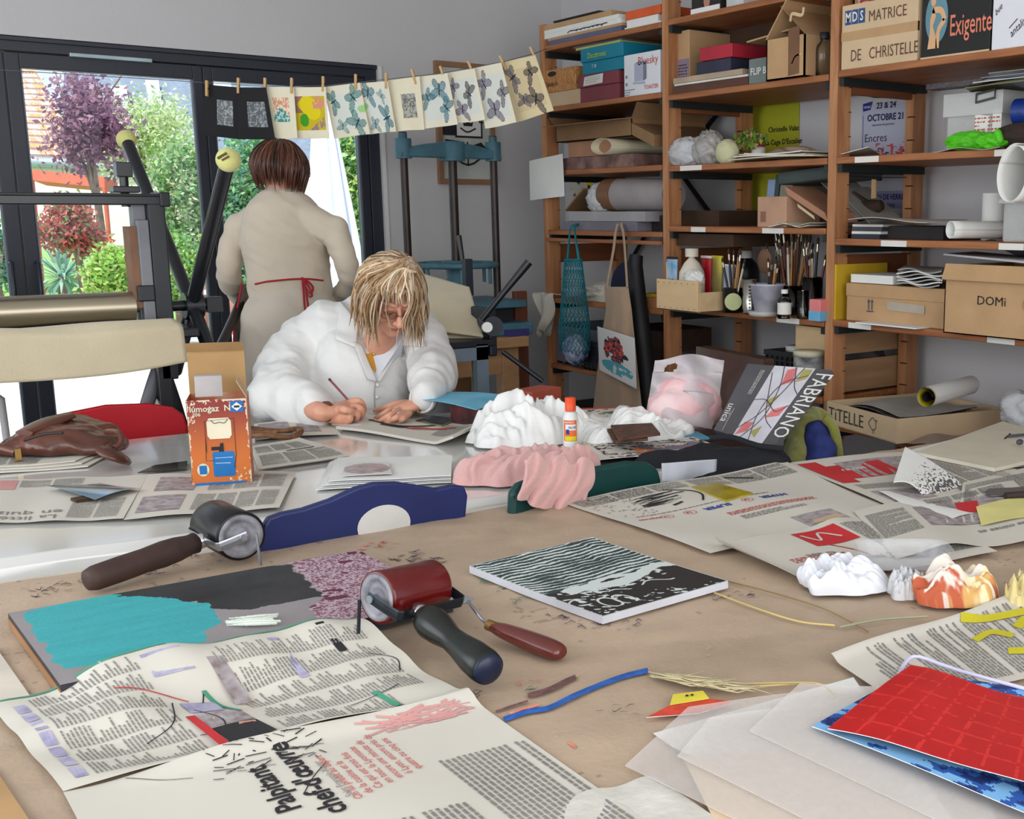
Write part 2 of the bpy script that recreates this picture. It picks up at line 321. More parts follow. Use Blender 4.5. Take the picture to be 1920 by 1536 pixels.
b.build('door_handle',M_alu,d2)
# ============================================================ OUTSIDE
def foliage(c,r,n,size,seed,pal,flat=.5,clumps=14):
    if n>1000: n=int(n*2.1);size *= .58;clumps *= 2
    g=np.random.default_rng(seed);c=np.asarray(c,float);r=np.broadcast_to(np.asarray(r,float),(3,))
    d=g.normal(size=(clumps,3));d /= np.linalg.norm(d,axis=1)[:,None];cc=d*g.uniform(.25,.8,(clumps,1))
    k=g.integers(0,clumps,n);p=cc[k]+g.normal(size=(n,3))*.21;p=c+p*r
    a=g.normal(size=(n,3));a /= np.linalg.norm(a,axis=1)[:,None];q=g.normal(size=(n,3));q -= a*(q*a).sum(1)[:,None];q /= np.linalg.norm(q,axis=1)[:,None]
    s=size*g.uniform(.6,1.3,(n,1));V=np.stack([p-a*s,p+q*s*flat,p+a*s,p-q*s*flat],1).reshape(-1,3)
    pal=lin(np.array(pal));ci=pal[g.integers(0,len(pal),n)]*g.uniform(.8,1.2,(n,1))
    b=MB();b.add(V,(np.arange(n)[:,None]*4+np.arange(4)).tolist(),False,ci.tolist());return b
M_leaf=mat('leaf',attr=True,rough=.6,var=.1);MATS['leaf'].node_tree.nodes['Principled BSDF'].inputs['Specular IOR Level'].default_value=.2
_lb=M_leaf.node_tree;_t=_lb.nodes.new('ShaderNodeBsdfTranslucent');_mx=_lb.nodes.new('ShaderNodeMixShader');_mx.inputs[0].default_value=.4
_pb=_lb.nodes['Principled BSDF'];_lb.links.new(_pb.inputs['Base Color'].links[0].from_socket,_t.inputs[0]);_lb.links.new(_pb.outputs[0],_mx.inputs[1]);_lb.links.new(_t.outputs[0],_mx.inputs[2]);_lb.links.new(_mx.outputs[0],_lb.nodes['Material Output'].inputs[0])
M_bark=mat('bark',(150,130,112),.9,var=.3,bump=.3)
def T0(x,y,t): return T_(x,y,t)
def tree(name,label,px,py,rx,ry,t,pal,n=3500,size=.09,trunk=None,seed=1,cat='tree',group=None,clumps=14):
    c=T_(px,py,t);s=t/F;rt=root(name,label,cat,(c[0],c[1],-.12),group)
    foliage(c,(rx*s,rx*s*.9,ry*s),n,size,seed,pal,clumps=clumps).build('foliage',M_leaf,rt)
    b=MB();g=random.Random(seed);top=c+A(0,0,ry*s*.5)
    base=A(c[0]+.05,c[1],-.12) if trunk is None else A(*trunk)
    b.tube([base,base*.5+c*.5+A(.04,.03,0),c,top],[.055,.045,.03,.01],8,sub=3)
    for k in range(7):
        q=base*.35+c*.65 if k % 2 else c;e=c+A(g.uniform(-.7,.7)*rx*s,g.uniform(-.5,.5)*rx*s,g.uniform(.1,.75)*ry*s);b.tube([q,(q+e)/2+A(0,0,-.05),e],[.022,.014,.006],6,sub=2)
    b.build('trunk',M_bark,rt);return rt
gz=-.12
b=MB();b.grid(lambda u,v: np.stack([-14+44*u,YW+.3+9.2*v,gz+.05*fbm(u*60,v*16,3)],-1),160,50,smooth=True)
o=struct(b.build('sandy_yard',mat('sand',(214,206,194),.95,var=.06,bump=.8,bs=9,vscale=6)));
b=MB();b.box((-20,15,gz-.2),(40,60,gz-.02));struct(b.build('lawn',mat('lawn',(150,190,105),.9,var=.25,bump=.5,bs=40)))
def seg(x0,x1,y,t): return T_(x0,y,t),T_(x1,y,t)
def gr(px,py): return Z_(px,py,gz)
# grass strips and log edge where sand ends
b=MB();b.add(*(lambda P: (P,[(0,1,2,3)]))([gr(-600,706),gr(470,694),gr(470,640),gr(-600,640)]));
o=b.build('grass_strip',mat('lawn'));o.location.z+=.03;tag(o,'pale green mown grass strip beyond the sandy yard','grass',kind='stuff')
b=MB();p,q=gr(85,684),gr(345,676);b.tube([p+A(0,0,.08),q+A(0,0,.08)],.085,12);tag(b.build('log_edging',mat('old_log',(132,125,112),.9,var=.3,bump=.4)),'grey log edging lying between sandy yard and garden bushes','edging')
# hedge / bushes, nearest ones first
YG=[(168,205,96),(196,216,120),(140,190,90),(214,226,150)];GG=[(126,178,112),(160,204,140),(104,158,96),(190,220,165)];RD=[(205,112,104),(222,140,128),(186,96,92),(160,178,120)]  # leaf palettes made paler: outdoor glare and glass haze put into the colour
PU=[(158,112,138),(180,130,152),(134,98,126),(200,156,172)];WG=[(196,212,150),(226,232,190),(164,190,122),(240,240,214)];BG=[(120,170,150),(150,196,172),(96,150,128)]
tree('yellow_green_bush','bright yellow-green bush beside the spiky yucca in the garden',215,520,55,62,11.2,YG,3200,.055,seed=3,cat='bush')
tree('garden_bush','green bush behind the press wheel handles outside the window',320,500,65,70,12.8,GG+YG,4200,.055,seed=4,cat='bush')
tree('red_leaved_bush','red-leaved bush above the yucca outside the left pane',135,425,62,52,12.6,RD,3200,.06,seed=5,cat='bush')
tree('tall_hedge_bush','tall pale green bush behind the standing person at the window',470,430,90,190,15,GG+BG,8500,.07,seed=6,cat='bush',clumps=30)
tree('slender_hedge_bush','narrow green bush showing right of the white folded parasol',665,360,40,190,13.5,GG+YG,3500,.07,seed=7,cat='bush')
tree('leafy_bush','soft green bush rising in the middle of the garden behind the middle mullion',345,370,60,110,14.6,GG+WG,4200,.065,seed=8,cat='bush')
tree('low_bush','low dark green bush at the far left pane edge',-20,480,45,70,12,GG+BG,2200,.06,seed=9,cat='bush')
tree('purple_plum_tree','purple-leaved plum tree in front of the tiled roof',160,215,92,118,13.5,PU,1900,.07,seed=10)
tree('blossom_tree','pale yellow-green blossoming young tree before the slate roof',262,250,125,105,17.5,WG,3300,.065,seed=11)
# yucca
c=gr(118,640);rt=root('yucca','spiky blue-green yucca growing behind the left door pane','plant',c)
g=random.Random(2);h=T_(118,520,(c-EYE)@FW)
b=MB();b.tube([c,h],[.06,.05],8);b.build('stem',M_bark,rt)
b=MB()
for k in range(95):
    a=g.uniform(0,2*PI);e=g.uniform(-.75,1.35);L=g.uniform(.36,.56);d=A(math.cos(a)*math.cos(e),math.sin(a)*math.cos(e),math.sin(e));sd_=nrm(np.cross(d,A(0,0,1)))
    b.col=tuple(lin(g.choice([(150,190,170),(120,165,150),(178,206,186)])));m_=h+d*L*.6;e_=h+d*L+A(0,0,-.09);w=.02
    b.add([h-sd_*w*.6,h+sd_*w*.6,m_+sd_*w,e_,m_-sd_*w],[(0,1,2,4),(4,2,3)],True)
b.build('leaf_rosette',M_leaf,rt)
# houses
M_ren=mat('house_render',(236,222,205),.9,var=.05);M_slate=mat('slate_roof',(128,138,152),.7,var=.2,stretch=(1,1,8),vscale=6,bump=.3)
def roofq(b,P): P=[np.asarray(p,float) for p in P];n=nrm(np.cross(P[1]-P[0],P[3]-P[0]));b.add(P+[p-n*.2 for p in P],[(0,1,2,3),(7,6,5,4),(0,4,5,1),(1,5,6,2),(2,6,7,3),(3,7,4,0)])
def tiled(b,P,nr,c1,c2,nc=26):    # rows of curved roof tiles
    S=Sheet(P)
    for r in range(nr):
        for k in range(nc):
            b.col=tuple(lin(c1 if rnd.random()<.55 else c2)*rnd.uniform(.85,1.1));u0,u1=k/nc,(k+.92)/nc;v0,v1=r/nr,(r+1.15)/nr
            b.add([S.S(u0,v0,.06),S.S(u1,v0,.06),S.S(u1,v1,.0),S.S(u0,v1,.0)],[(0,1,2,3)])
h1=root('tiled_roof_house','cream house with orange tiled roof beyond the plum tree','house',T_(90,330,22)*A(1,1,0)+A(0,0,gz))
b=MB();tt=22;P=[T_(20,292,tt),T_(165,300,tt),T_(60,120,tt+4),T_(-120,120,tt+4)];roofq(b,P);tiled(b,P,16,(236,160,110),(244,214,180),30);b.build('roof',ATT(.8),h1)
b=MB();P=[T_(-60,460,tt),T_(330,460,tt),T_(330,300,tt),T_(-60,292,tt)];d=nrm(FW*A(1,1,0))*4;b.hexa([P[0],P[1],P[1]+d,P[0]+d,P[3],P[2],P[2]+d,P[3]+d]);b.build('wall',M_ren,h1)
b=MB();P=[T_(-30,300,tt-.1),T_(330,318,tt-.1)];b.tube(P,.09,8);b.build('gutter',mat('zinc',(170,178,190),.5,.3),h1)
b=MB();P=[T_(143,345,tt-.06),T_(166,345,tt-.06),T_(166,310,tt-.06),T_(143,310,tt-.06)];b.add(P,[(0,1,2,3)]);b.build('window',mat('far_window',(90,100,120),.3),h1)
h2=root('slate_roof_house','house with a large grey slate roof behind the garden trees','house',T_(300,400,27)*A(1,1,0)+A(0,0,gz))
b=MB();tt=27;roofq(b,[T_(110,330,tt),T_(760,330,tt),T_(560,-60,tt+7),T_(130,-60,tt+7)]);b.build('roof',M_slate,h2)
b=MB();P=[T_(110,470,tt),T_(760,470,tt),T_(760,325,tt),T_(110,325,tt)];d=nrm(FW*A(1,1,0))*6;b.hexa([P[0],P[1],P[1]+d,P[0]+d,P[3],P[2],P[2]+d,P[3]+d]);b.build('wall',M_ren,h2)
b=MB()
for x0,y0,x1,y1 in ((215,160,245,225),(280,150,305,205),(405,150,440,215)): P=[T_(x0,y1,tt+1.5),T_(x1,y1,tt+1.5),T_(x1-8,y0,tt+2.5),T_(x0-8,y0,tt+2.5)];b.add(P,[(0,1,2,3)])
b.build('skylight',mat('skylight_glass',(205,220,240),.2),h2)
# playground slide, parasol, bench, cart
b=MB();p,q=T_(60,338,15.5),T_(196,352,15.5);b.prism([(0,0),(1,0),(1,1),(0,1)],p,q-p,T_(60,318,15.5)-p,FW*.35);b.tube([p,A(p[0],p[1],gz)],.03,8);b.tube([q,A(q[0],q[1],gz)],.03,8);o=b.build('playground_awning',mat('red_orange_cloth',(236,112,82),.7));tag(o,'red-orange awning strip in front of the cream house','awning')
c=T_(640,600,8.2)
um=root('closed_parasol','large white folded parasol outside behind the standing person','parasol',(c[0],c[1],gz))
def Su(u,v):
    s=8.2/F;y=150+v*470;x=600+v*38;w=(10+v*52)*s;th=u*2*PI;r=w*(1+.16*np.sin(th*9+v*3))
    cc=EYE+RI*((x-CX)*s)[...,None]-UP*((y-CY)*s)[...,None]+FW*8.2
    return cc+RI*(r*np.cos(th))[...,None]+FW*(r*np.sin(th)*.7)[...,None]
b=MB();b.grid(Su,90,40);b.build('canopy',mat('parasol_cloth',(238,240,248),.9,var=.03),um)
b=MB();p=T_(668,200,8.6);b.tube([p,A(p[0]+.05,p[1],gz)],.03,10);b.build('pole',mat('blue_grey_pole',(150,175,205),.5),um)
bt=root('picnic_table','brown wooden picnic table with pale top on the lawn outside','table',Z_(420,662,gz))
tz=Z_(420,662,gz);td=(tz-EYE)@FW
b=MB();p,q=T_(352,552,td),T_(560,556,td);d=FW*A(1,1,0)*.7;b.hexa([p,q,q+d,p+d,p+A(0,0,.05),q+A(0,0,.05),q+d+A(0,0,.05),p+d+A(0,0,.05)]);b.build('tabletop',mat('weathered_white_wood',(228,232,236),.8),bt)
b=MB();p,q=T_(352,640,td-.4),T_(560,646,td-.4);d=FW*A(1,1,0)*.3;b.hexa([p,q,q+d,p+d,p+A(0,0,.05),q+A(0,0,.05),q+d+A(0,0,.05),p+d+A(0,0,.05)]);b.build('bench_seat',mat('weathered_white_wood'),bt)
M_redw=mat('reddish_wood',(205,140,118),.8,var=.15)
for x in (383,440,520):
    b=MB();p=T_(x-6,660,td+.1);q=T_(x+6,660,td+.1);w=q-p;b.obox(A(p[0],p[1],gz),w,FW*A(.08,.08,0),A(0,0,.73));b.build('leg',M_redw,bt)
b=MB();p,q=T_(372,580,td+.05),T_(560,584,td+.05);b.obox(p,q-p,FW*A(.04,.04,0),A(0,0,.08));b.build('crossbar',M_redw,bt)
c=gr(256,698);td=(c-EYE)@FW;ct=root('wheeled_cart','small cart with grey wheel and red tray on the sand','cart',c)
w=T_(248,682,td);b=MB();b.lathe([(.02,-.05),(.11,-.05),(.125,-.03),(.125,.03),(.11,.05),(.02,.05)],w,FW*A(1,1,0));b.build('wheel',mat('grey_plastic',(120,132,150),.6),ct)
b=MB();b.obox(T_(222,670,td+.1),RI*.13,FW*.2,A(0,0,.06));b.build('tray',mat('red_plastic',(220,90,80),.5),ct)
b=MB();b.tube([T_(225,672,td),T_(226,692,td),T_(240,698,td)],.012,6);b.tube([T_(250,668,td),T_(285,690,td)],.012,6);b.build('handle',mat('white_tube',(230,230,230),.4),ct)
# tubular chair leg seen lower left through the glass
# ============================================================ THE SHELVING
XS=3.025
M_pine=mat('orange_pine',(188,134,92),.5,var=.2,stretch=(1.2,1.2,.12),vscale=22,bump=.04,col2=(156,102,66),distort=1)
M_pineh=mat('orange_pine_board',(172,112,70),.5,var=.2,stretch=(1.5,.12,1.5),vscale=22,bump=.04,col2=(134,80,48),distort=1)
M_notch=mat('dark_notch',(58,34,22),.9)
M_rail=mat('dark_green_steel',(44,50,50),.5,.4)
M_tag=mat('paper_tag',(222,220,214),.8,var=.04)
M_card=mat('cardboard',(186,150,110),.88,var=.08,bump=.03);M_cardd=mat('cardboard_dark',(140,108,76),.9,var=.1)
M_cardL=mat('pale_cardboard',(206,180,146),.88,var=.06)
M_ink=mat('black_marker',(34,32,36),.7);M_paper=mat('white_paper',(226,226,222),.85,var=.03,bump=.02,bs=30)
sh=root('shelving_unit','tall orange-brown pine shelving unit along the right wall','shelves',(3.25,3.4,0))
UY=[5.03,4.045,3.05,2.055,1.06]
for i,y in enumerate(UY):
    for k,(xa,xb) in enumerate(((XS,XS+.07),(XS+.405,XS+.475))):
        b=MB();b.box((xa,y-.04,.0),(xb,y,2.27 if i==0 else 2.7))
        nb=b.mt(1)
        for z in np.arange(.12,2.65 if i else 2.2,.085):
            if k: b.box((xa-.001,y-.0405,z),(xa+.012,y-.038,z+.004));b.box((xa-.0012,y-.041,z),(xa+.001,y-.012,z+.005))
            else: b.box((xb-.012,y-.0415,z),(xb+.004,y-.038,z+.003))
        b.build('upright',[M_pine,M_notch],sh,bevel=.003)
    for z in (.28,1.185,1.825,2.45):
        if i==0 and z>2.3: continue
        b=MB();b.box((XS+.07,y-.032,z-(.045 if z<1.5 else .025)),(XS+.405,y-.01,z+(.045 if z<1.5 else .025)));b.build('rung',mat('rung_wood',(128,74,42),.6,var=.2,stretch=(.2,1,1),vscale=20),sh)
BZ={0: [2.166,1.883,1.584,1.301,.968,.64,.1],1: [2.169,1.868,1.577,1.327,.99,.70,.1],2: [2.42,1.875,1.577,1.291,.997,.612,.12],3: [1.875,1.577,1.291,.997,.612]}
boards={}
for i,zs in BZ.items():
    ya,yb=UY[i]-.044,UY[i+1]+.004
    for z in zs:
        if i==2 and z>2.4: continue
        b=MB();b.box((XS-.005,yb,z-.024),(XS+.47,ya,z));o=b.build('shelf_board',M_pineh,sh,bevel=.004);boards[(i,z)]=o
        for q in (ya-.022,yb+.002): b=MB();b.box((XS+.005,q,z-.052),(XS+.45,q+.02,z-.025));b.build('shelf_bracket',M_rail,o)
b=MB();b.box((XS-.02,UY[1],1.245),(XS-.002,UY[0]-.044,1.262));b.build('front_batten',M_pineh,sh,bevel=.003)
def brace(p,q,k=.014): b=MB();a=X_(*p,XS+.50);c=X_(*q,XS+.50);b.tube([a,c],k,4,smooth=False);b.build('cross_brace',mat('brace_steel',(48,48,56),.5,.4),sh)
brace((1184,190),(1268,300));brace((1222,420),(1165,520));brace((1378,170),(1256,330));brace((1258,300),(1372,455))
for (i,z,px0,px1) in ((1,1.577,1278,1318),(1,1.327,1298,1325),(1,1.327,1432,1472),(1,.99,1461,1504),(2,1.577,1603,1647),(2,1.577,1862,1918),(2,1.291,1656,1704),(2,1.291,1878,1925),(2,.997,1598,1641),(2,.997,1864,1917)):
    y0=X_(px0,400,XS)[1];y1=X_(px1,400,XS)[1];b=MB();b.box((XS-.0075,y1,z-.023),(XS-.0055,y0,z-.003));b.build('shelf_tag',M_tag,boards[(i,z)])
wire=MB()
for pts in (((1563,167),(1640,183),(1712,184)),((1558,328),(1640,333),(1712,333))): wire.tube([X_(*pts[0],XS),X_(*pts[1],XS+.25),X_(*pts[2],XS+.44)],.0018,5)
wire.build('wire',mat('thin_wire',(60,58,56),.5,.5),sh)
# -------- helper: a box-shaped thing standing on a shelf, placed by the pixels of its front
YX=A(0,-1,0);ZX=A(0,0,1)
def yz(px,X=XS+.03): return float(X_(px,400,X)[1])
def zz(px,py,X=XS+.03): return float(X_(px,py,X)[2])
class SB:   # front-face geometry
    def __init__(s,px0,px1,pyt,zb,X=XS+.03,d=.3,pref=None):
        s.y0,s.y1,s.X,s.zb,s.d=yz(px0,X),yz(px1,X),X,zb,d;s.zt=zz(px0 if pref is None else pref,pyt,X);s.w=s.y0-s.y1;s.h=s.zt-zb
    def face(s,off=.0012): return frame((s.X,s.y0,s.zb),YX,ZX,off)      # x right, y up
    def fs(s,w,off=.0015): q=s.face(off);k=s.w/w;return lambda a,b: q(np.asarray(a)*k,b)
    def side(s,off=.0012): return frame((s.X,s.y1,s.zb),(1,0,0),ZX,off)
    def a(s): return A(s.X,s.y1,s.zb)
    def b(s): return A(s.X+s.d,s.y0,s.zt)
    def mid(s): return (s.X+s.d/2,(s.y0+s.y1)/2,s.zb)
def carton(name,label,cat,g,m,group=None,bevel=.003,lid=None,rt=True):
    r=root(name,label,cat,g.mid(),group);b=MB()
    if lid: b.box(g.a(),g.b()-A(0,0,lid));b.build('body',m,r,bevel=bevel);b=MB();b.box(g.a()+A(-.006,-.006,g.h-lid),g.b()+A(.006,.006,0));b.build('lid',m,r,bevel=bevel)
    else: b.box(g.a(),g.b());b.build('body',m,r,bevel=bevel)
    return r
def part(mb,name,m,r,**k): return mb.build(name,m,r,**k)
def stack_panel(name,label,cat,px0,px1,pyt,zb,X,d,m,group=None,h=None,rz=0,bevel=.0015):
    g=SB(px0,px1,pyt,zb,X,d);h=h or max(g.h,.004);b=MB();b.cbox((X+d/2,(g.y0+g.y1)/2,zb+h/2),(d,g.w,h),rz)
    return tag(b.build(name,m,bevel=bevel),label,cat,group),zb+h
# -------- open cardboard box
def open_box(r,g,m,flaps=((0,.3),(1,.3)),th=.004,fl=.12,mi=None):
    a,c=g.a(),g.b();b=MB();mi=mi or m
    b.box(a,(c[0],c[1],a[2]+th));b.box(a,(a[0]+th,c[1],c[2]));b.box((c[0]-th,a[1],a[2]),c);b.box(a,(c[0],a[1]+th,c[2]));b.box((a[0],c[1]-th,a[2]),c);part(b,'body',m,r)
    for side,ang in flaps:
        b=MB();L=fl
        if side==0: b.obox((a[0],a[1],c[2]),A(0,g.w,0),A(-math.cos(ang)*L,0,math.sin(ang)*L),A(0,0,th))        # front
        if side==1: b.obox((a[0],a[1],c[2]),A(g.d,0,0),A(0,-math.cos(ang)*L,math.sin(ang)*L),A(0,0,th))       # right
        if side==2: b.obox((c[0],a[1],c[2]),A(0,g.w,0),A(math.cos(ang)*L,0,math.sin(ang)*L),A(0,0,th))        # back
        if side==3: b.obox((a[0],c[1],c[2]),A(g.d,0,0),A(0,math.cos(ang)*L,math.sin(ang)*L),A(0,0,th))        # left
        part(b,'flap',m,r)
def blob(c,r,sc=18,amp=.25,seed=1,n=40,mb=None,ridge=True,squash=0,base=None,sharp=1):
    mb=mb or MB();nu,nv=n,n//2;V=[]
    for i in range(nv+1):
        t=PI*i/nv
        for j in range(nu): p=2*PI*j/nu;V.append((math.sin(t)*math.cos(p),math.sin(t)*math.sin(p),-math.cos(t)))
    V=np.array(V);q=n3(V,sc/6,seed)+.5*n3(V,sc/3,seed+5)+.25*n3(V,sc/1.5,seed+9);q=(1-2*np.abs(q)) if ridge else q;V=V*(1+amp*q)[:,None]*np.asarray(r)+np.asarray(c,float)
    if base is not None: V[:,2]=np.maximum(V[:,2],base)
    return mb.add(V,[(i*nu+j,i*nu+(j+1) % nu,(i+1)*nu+(j+1) % nu,(i+1)*nu+j) for i in range(nv) for j in range(nu)],True)
# ===================== BAY 1 (left)
G1='flat panels stacked on the top left shelf'
z=2.166
_,z=stack_panel('blue_board','blue-grey panel lying lowest of the stack on the top left shelf','panel',1035,1168,60,z,3.03,.40,mat('slate_blue',(98,100,128),.7),h=.022)
_,z=stack_panel('plywood_sheet','brown wooden panel above the blue-grey one on the top left shelf','panel',1034,1170,53,z,3.03,.40,M_card,h=.012)
_,z=stack_panel('canvas','white canvas with black brush marks in the top left shelf stack','canvas',1026,1168,45,z,3.03,.38,M_paper,h=.022)
g=SB(1026,1168,45,z-.022,3.029,.38);b=MB()
for k in range(9): x=.22+k*.035;b.stroke([(x,.004+.008*rnd.random()),(x+.02,.012),(x+.05,.006+.01*rnd.random())],.004,g.face(.002))
tag(b.build('ink_mark',M_ink),None,None);_o=bpy.data.objects['ink_mark'];put(_o,bpy.data.objects['canvas'])
_,z=stack_panel('canvas','plain white canvas lying under the framed picture on the top left shelf','canvas',1028,1164,33,z,3.03,.36,M_paper,h=.018)
g=SB(1026,1150,20,z,3.03,.36);r=root('framed_picture','light wooden framed picture lying atop the stack on the top left shelf','picture',g.mid())
b=MB();b.box(g.a(),(3.39,g.y0,z+.024));part(b,'frame',M_card,r,bevel=.003);b=MB();b.box((3.05,g.y1+.02,z+.0242),(3.37,g.y0-.02,z+.026));part(b,'picture_face',M_white,r)
z+=.026;stack_panel('black_board','thin black board lying topmost on the top left shelf stack','board',1045,1128,20,z,3.03,.3,M_ink,h=.008)
g=SB(1176,1243,42,2.166,3.03,.28);z=2.166
_,z=stack_panel('drawing_pad','white thin pad under the orange box on the top left shelf','pad',1175,1241,40,z,3.03,.3,M_paper,h=.008)
_,z=stack_panel('white_box','small white flat box beneath the orange box on the top left shelf','box',1179,1236,40,z,3.035,.26,M_white,h=.03)
stack_panel('orange_box','flat orange box at the right end of the top left shelf','box',1177,1241,20,z,3.03,.3,mat('orange_card',(216,92,44),.6),h=.035)
z=1.883
stack_panel('beige_box','flat beige cardboard box beneath the burled wooden box','box',1031,1094,180,z,3.04,.3,M_cardL,h=.068)
g=SB(1021,1084,128,z+.068,3.035,.28,pref=1050);r=root('wooden_box','burl wood box with an oval hand hole on the left shelf','box',g.mid())
b=MB();b.box(g.a(),g.b());part(b,'body',mat('burl_wood',(206,152,92),.6,var=.3,vscale=26,distort=3,col2=(150,96,50)),r,bevel=.003)
b=MB();b.poly([(x,y) for x,y in [(.10+.035*math.cos(a)*1.1,.085+.012*math.sin(a)) for a in np.linspace(0,2*PI,20)[:-1]]],g.face());part(b,'hand_hole',M_ink,r)
b=MB();b.text('Yannick',g.face(),.036,.03,.028,shear=.3);part(b,'pen_writing',M_ink,r)
g=SB(1092,1163,142,z,3.035,.3);r=carton('shoe_box','maroon shoe box with a white paper label on its lid','box',g,mat('maroon_card',(126,58,68),.6,var=.06),lid=.055)
b=MB();f=g.face(.009);b.poly([(.04,g.h-.05),(.2,g.h-.046),(.206,g.h-.005),(.052,g.h-.01)],f);lb=part(b,'paper_label',M_tag,r);b=MB();lines(b,(lambda q: lambda x,y: q(x+.06,y+g.h-.04))(g.face(.0095)),.12,.03,.009,.35,3);part(b,'label_writing',mat('pale_pencil',(170,168,172),.8),lb)
zt=z+g.h+.001
g2=SB(1097,1172,92,zt,3.035,.3);r=carton('shoe_box','teal shoe box stacked on the maroon shoe box','box',g2,mat('teal_card',(10,122,150),.55,var=.06),lid=.06)
b=MB();b.text('Decatronic',g2.face(.0085),.034,.055,g2.h-.046,bold=.008);part(b,'lid_lettering',mat('lime_print',(170,204,60),.6),r)
b=MB();b.text('T 38',g2.face(.0085),.02,.09,g2.h-.09);part(b,'size_lettering',M_tag,r)
z2=zt+g2.h+.001
for k,(c,nm) in enumerate((((178,186,110),'yellow-green folder lying directly on the teal shoe box'),((96,100,104),'dark grey folder above the yellow-green one on the teal shoe box'),((150,150,146),'pale grey folder in the middle of the pile over the teal shoe box'),((214,206,150),'cream folder lying topmost over the teal shoe box'))):
    stack_panel('folder',nm,'folder',1085-k*4,1166,80,z2,3.04+.01*k,.36,mat('folder%d' % k,c,.7),h=.011,rz=.03*k);z2+=.012
g=SB(1173,1239,92,1.883,3.03,.2,pref=1239);r=carton('toaster_box','white carton picturing a toaster, with red lettering','box',g,mat('white_card',(218,220,226),.6,var=.02))
f=g.face();W_,H_=g.w,g.h;q_=lambda P: [(x*W_,y*H_) for x,y in P];M_redp=mat('red_print',(206,74,66),.6);M_greyp=mat('grey_print',(120,124,140),.6);M_lgrey=mat('light_grey_print',(176,180,202),.6)
b=MB();b.text('Bluesky',f,.048,g.w-.012,g.h-.05,align='r');b.text('TOASTER',f,.024,g.w-.01,.022,align='r',bold=.01);part(b,'red_lettering',M_redp,r)
b=MB();b.poly(q_([(.3,.34),(.55,.33),(.55,.77),(.3,.75)]),f);b.poly(q_([(.26,.28),(.6,.25),(.6,.31),(.26,.33)]),f);part(b,'toaster_picture',M_lgrey,r)
b=MB();b.poly(q_([(.55,.33),(.64,.37),(.64,.78),(.55,.77)]),f);b.poly(q_([(.3,.75),(.55,.77),(.64,.79),(.38,.79)]),f);b.poly(q_([(.05,.44),(.1,.44),(.1,.51),(.05,.51)]),f);b.poly(q_([(.05,.26),(.1,.26),(.1,.33),(.05,.33)]),f);lines(b,g.face(),.08,.035,.01,.4,5);part(b,'grey_print',M_greyp,r)
z=1.584
stack_panel('wooden_tray','stained wooden box lying lowest on the second left shelf','tray',1056,1188,296,z,3.03,.36,mat('ink_stained_wood',(128,98,92),.7,var=.4,vscale=14),h=.055)
z=1.641
stack_panel('drawing_case','reddish wooden case under the open cardboard carton','case',1068,1150,275,z,3.04,.36,mat('reddish_case',(176,128,100),.65),h=.07)
g=SB(1115,1152,300,z,3.02,.42)
r=root('paper_roll','flattened roll of kraft paper with an open oval end on the left shelf','roll',(3.2,(g.y0+g.y1)/2-.02,z));yc=(g.y0+g.y1)/2-.01
b=MB()
def Sr(u,v): th=u*2*PI*1.15;rr=1-.04*u;return np.stack([3.0+v*.42,yc-(.085*rr*np.cos(th)) - v*.06,z+.037+.035*rr*np.sin(th)],-1)
b.grid(Sr,40,4,solid if False else 0);part(b,'sheet',mat('cream_paper',(206,196,168),.8),r,solid=.003)
g=SB(1046,1186,262,1.713,3.02,.42);g.zt=1.713+.075;r=root('open_carton','long open brown cardboard carton with torn flaps on the left shelf','box',g.mid());open_box(r,g,M_cardd,((0,-.1),(3,.6),(1,1.0)),fl=.075)
b=MB();b.obox((3.02,yz(1240),1.66),A(.4,0,0),A(0,.17,.06),A(0,0,.05));tag(b.build('flat_carton',M_cardd),'folded brown carton leaning against the second upright on the left shelf','carton')
z=1.301
stack_panel('flat_case','mauve-grey flat case lying directly on the fourth left shelf','case',1052,1194,415,z,3.02,.38,mat('mauve_grey',(120,116,128),.7,var=.15),h=.042)
stack_panel('flat_case','pale grey flat case on top of the mauve-grey case','case',1066,1209,398,z+.043,3.02,.38,mat('pale_grey_cloth',(160,158,160),.8,var=.1),h=.044)
stack_panel('dark_portfolio','very dark flat portfolio behind the grey cases beside the upright','portfolio',1196,1243,400,z,3.10,.35,mat('near_black',(40,34,34),.7),h=.07)
z+=.089
def Sroll(px0,px1,x0,x1,rad,zb,L,tilt=0):
    return None
b=MB();y0,y1=yz(1128),yz(1238);b.tube([(3.1,y0,z+.075),(3.12,(y0+y1)/2,z+.074),(3.13,y1,z+.07)],[.073,.074,.068],22);r=root('wrapped_roll','grey wrapped roll with a brown tape band on the fourth left shelf','roll',(3.11,(y0+y1)/2,z));part(b,'roll',mat('grey_wrap',(150,142,142),.7,var=.1),r)
b=MB();b.tube([(3.1,y0+.005,z+.075),(3.103,y0-.085,z+.075)],.075,22);part(b,'tape_band',mat('brown_tape',(120,84,58),.5),r)
M_bag=film('clear_bag',(226,228,232),.6)
b=MB();blob((3.09,yz(1118),z+.055),(.06,.075,.065),20,.25,4,44,b,base=z);tag(b.build('plastic_bag',M_bag),'crumpled clear plastic bag left of the brown taped roll','bag')
b=MB();b.obox((3.05,yz(1062),z),A(.3,0,0),A(0,-.16,.10),A(0,.004,.008));tag(b.build('torn_cardboard',M_cardd),'torn dark cardboard piece leaning left of the clear plastic bag','cardboard')
p0,p1=A(3.555,yz(1072,3.555),1.6),A(3.555,yz(1122,3.555),1.28)
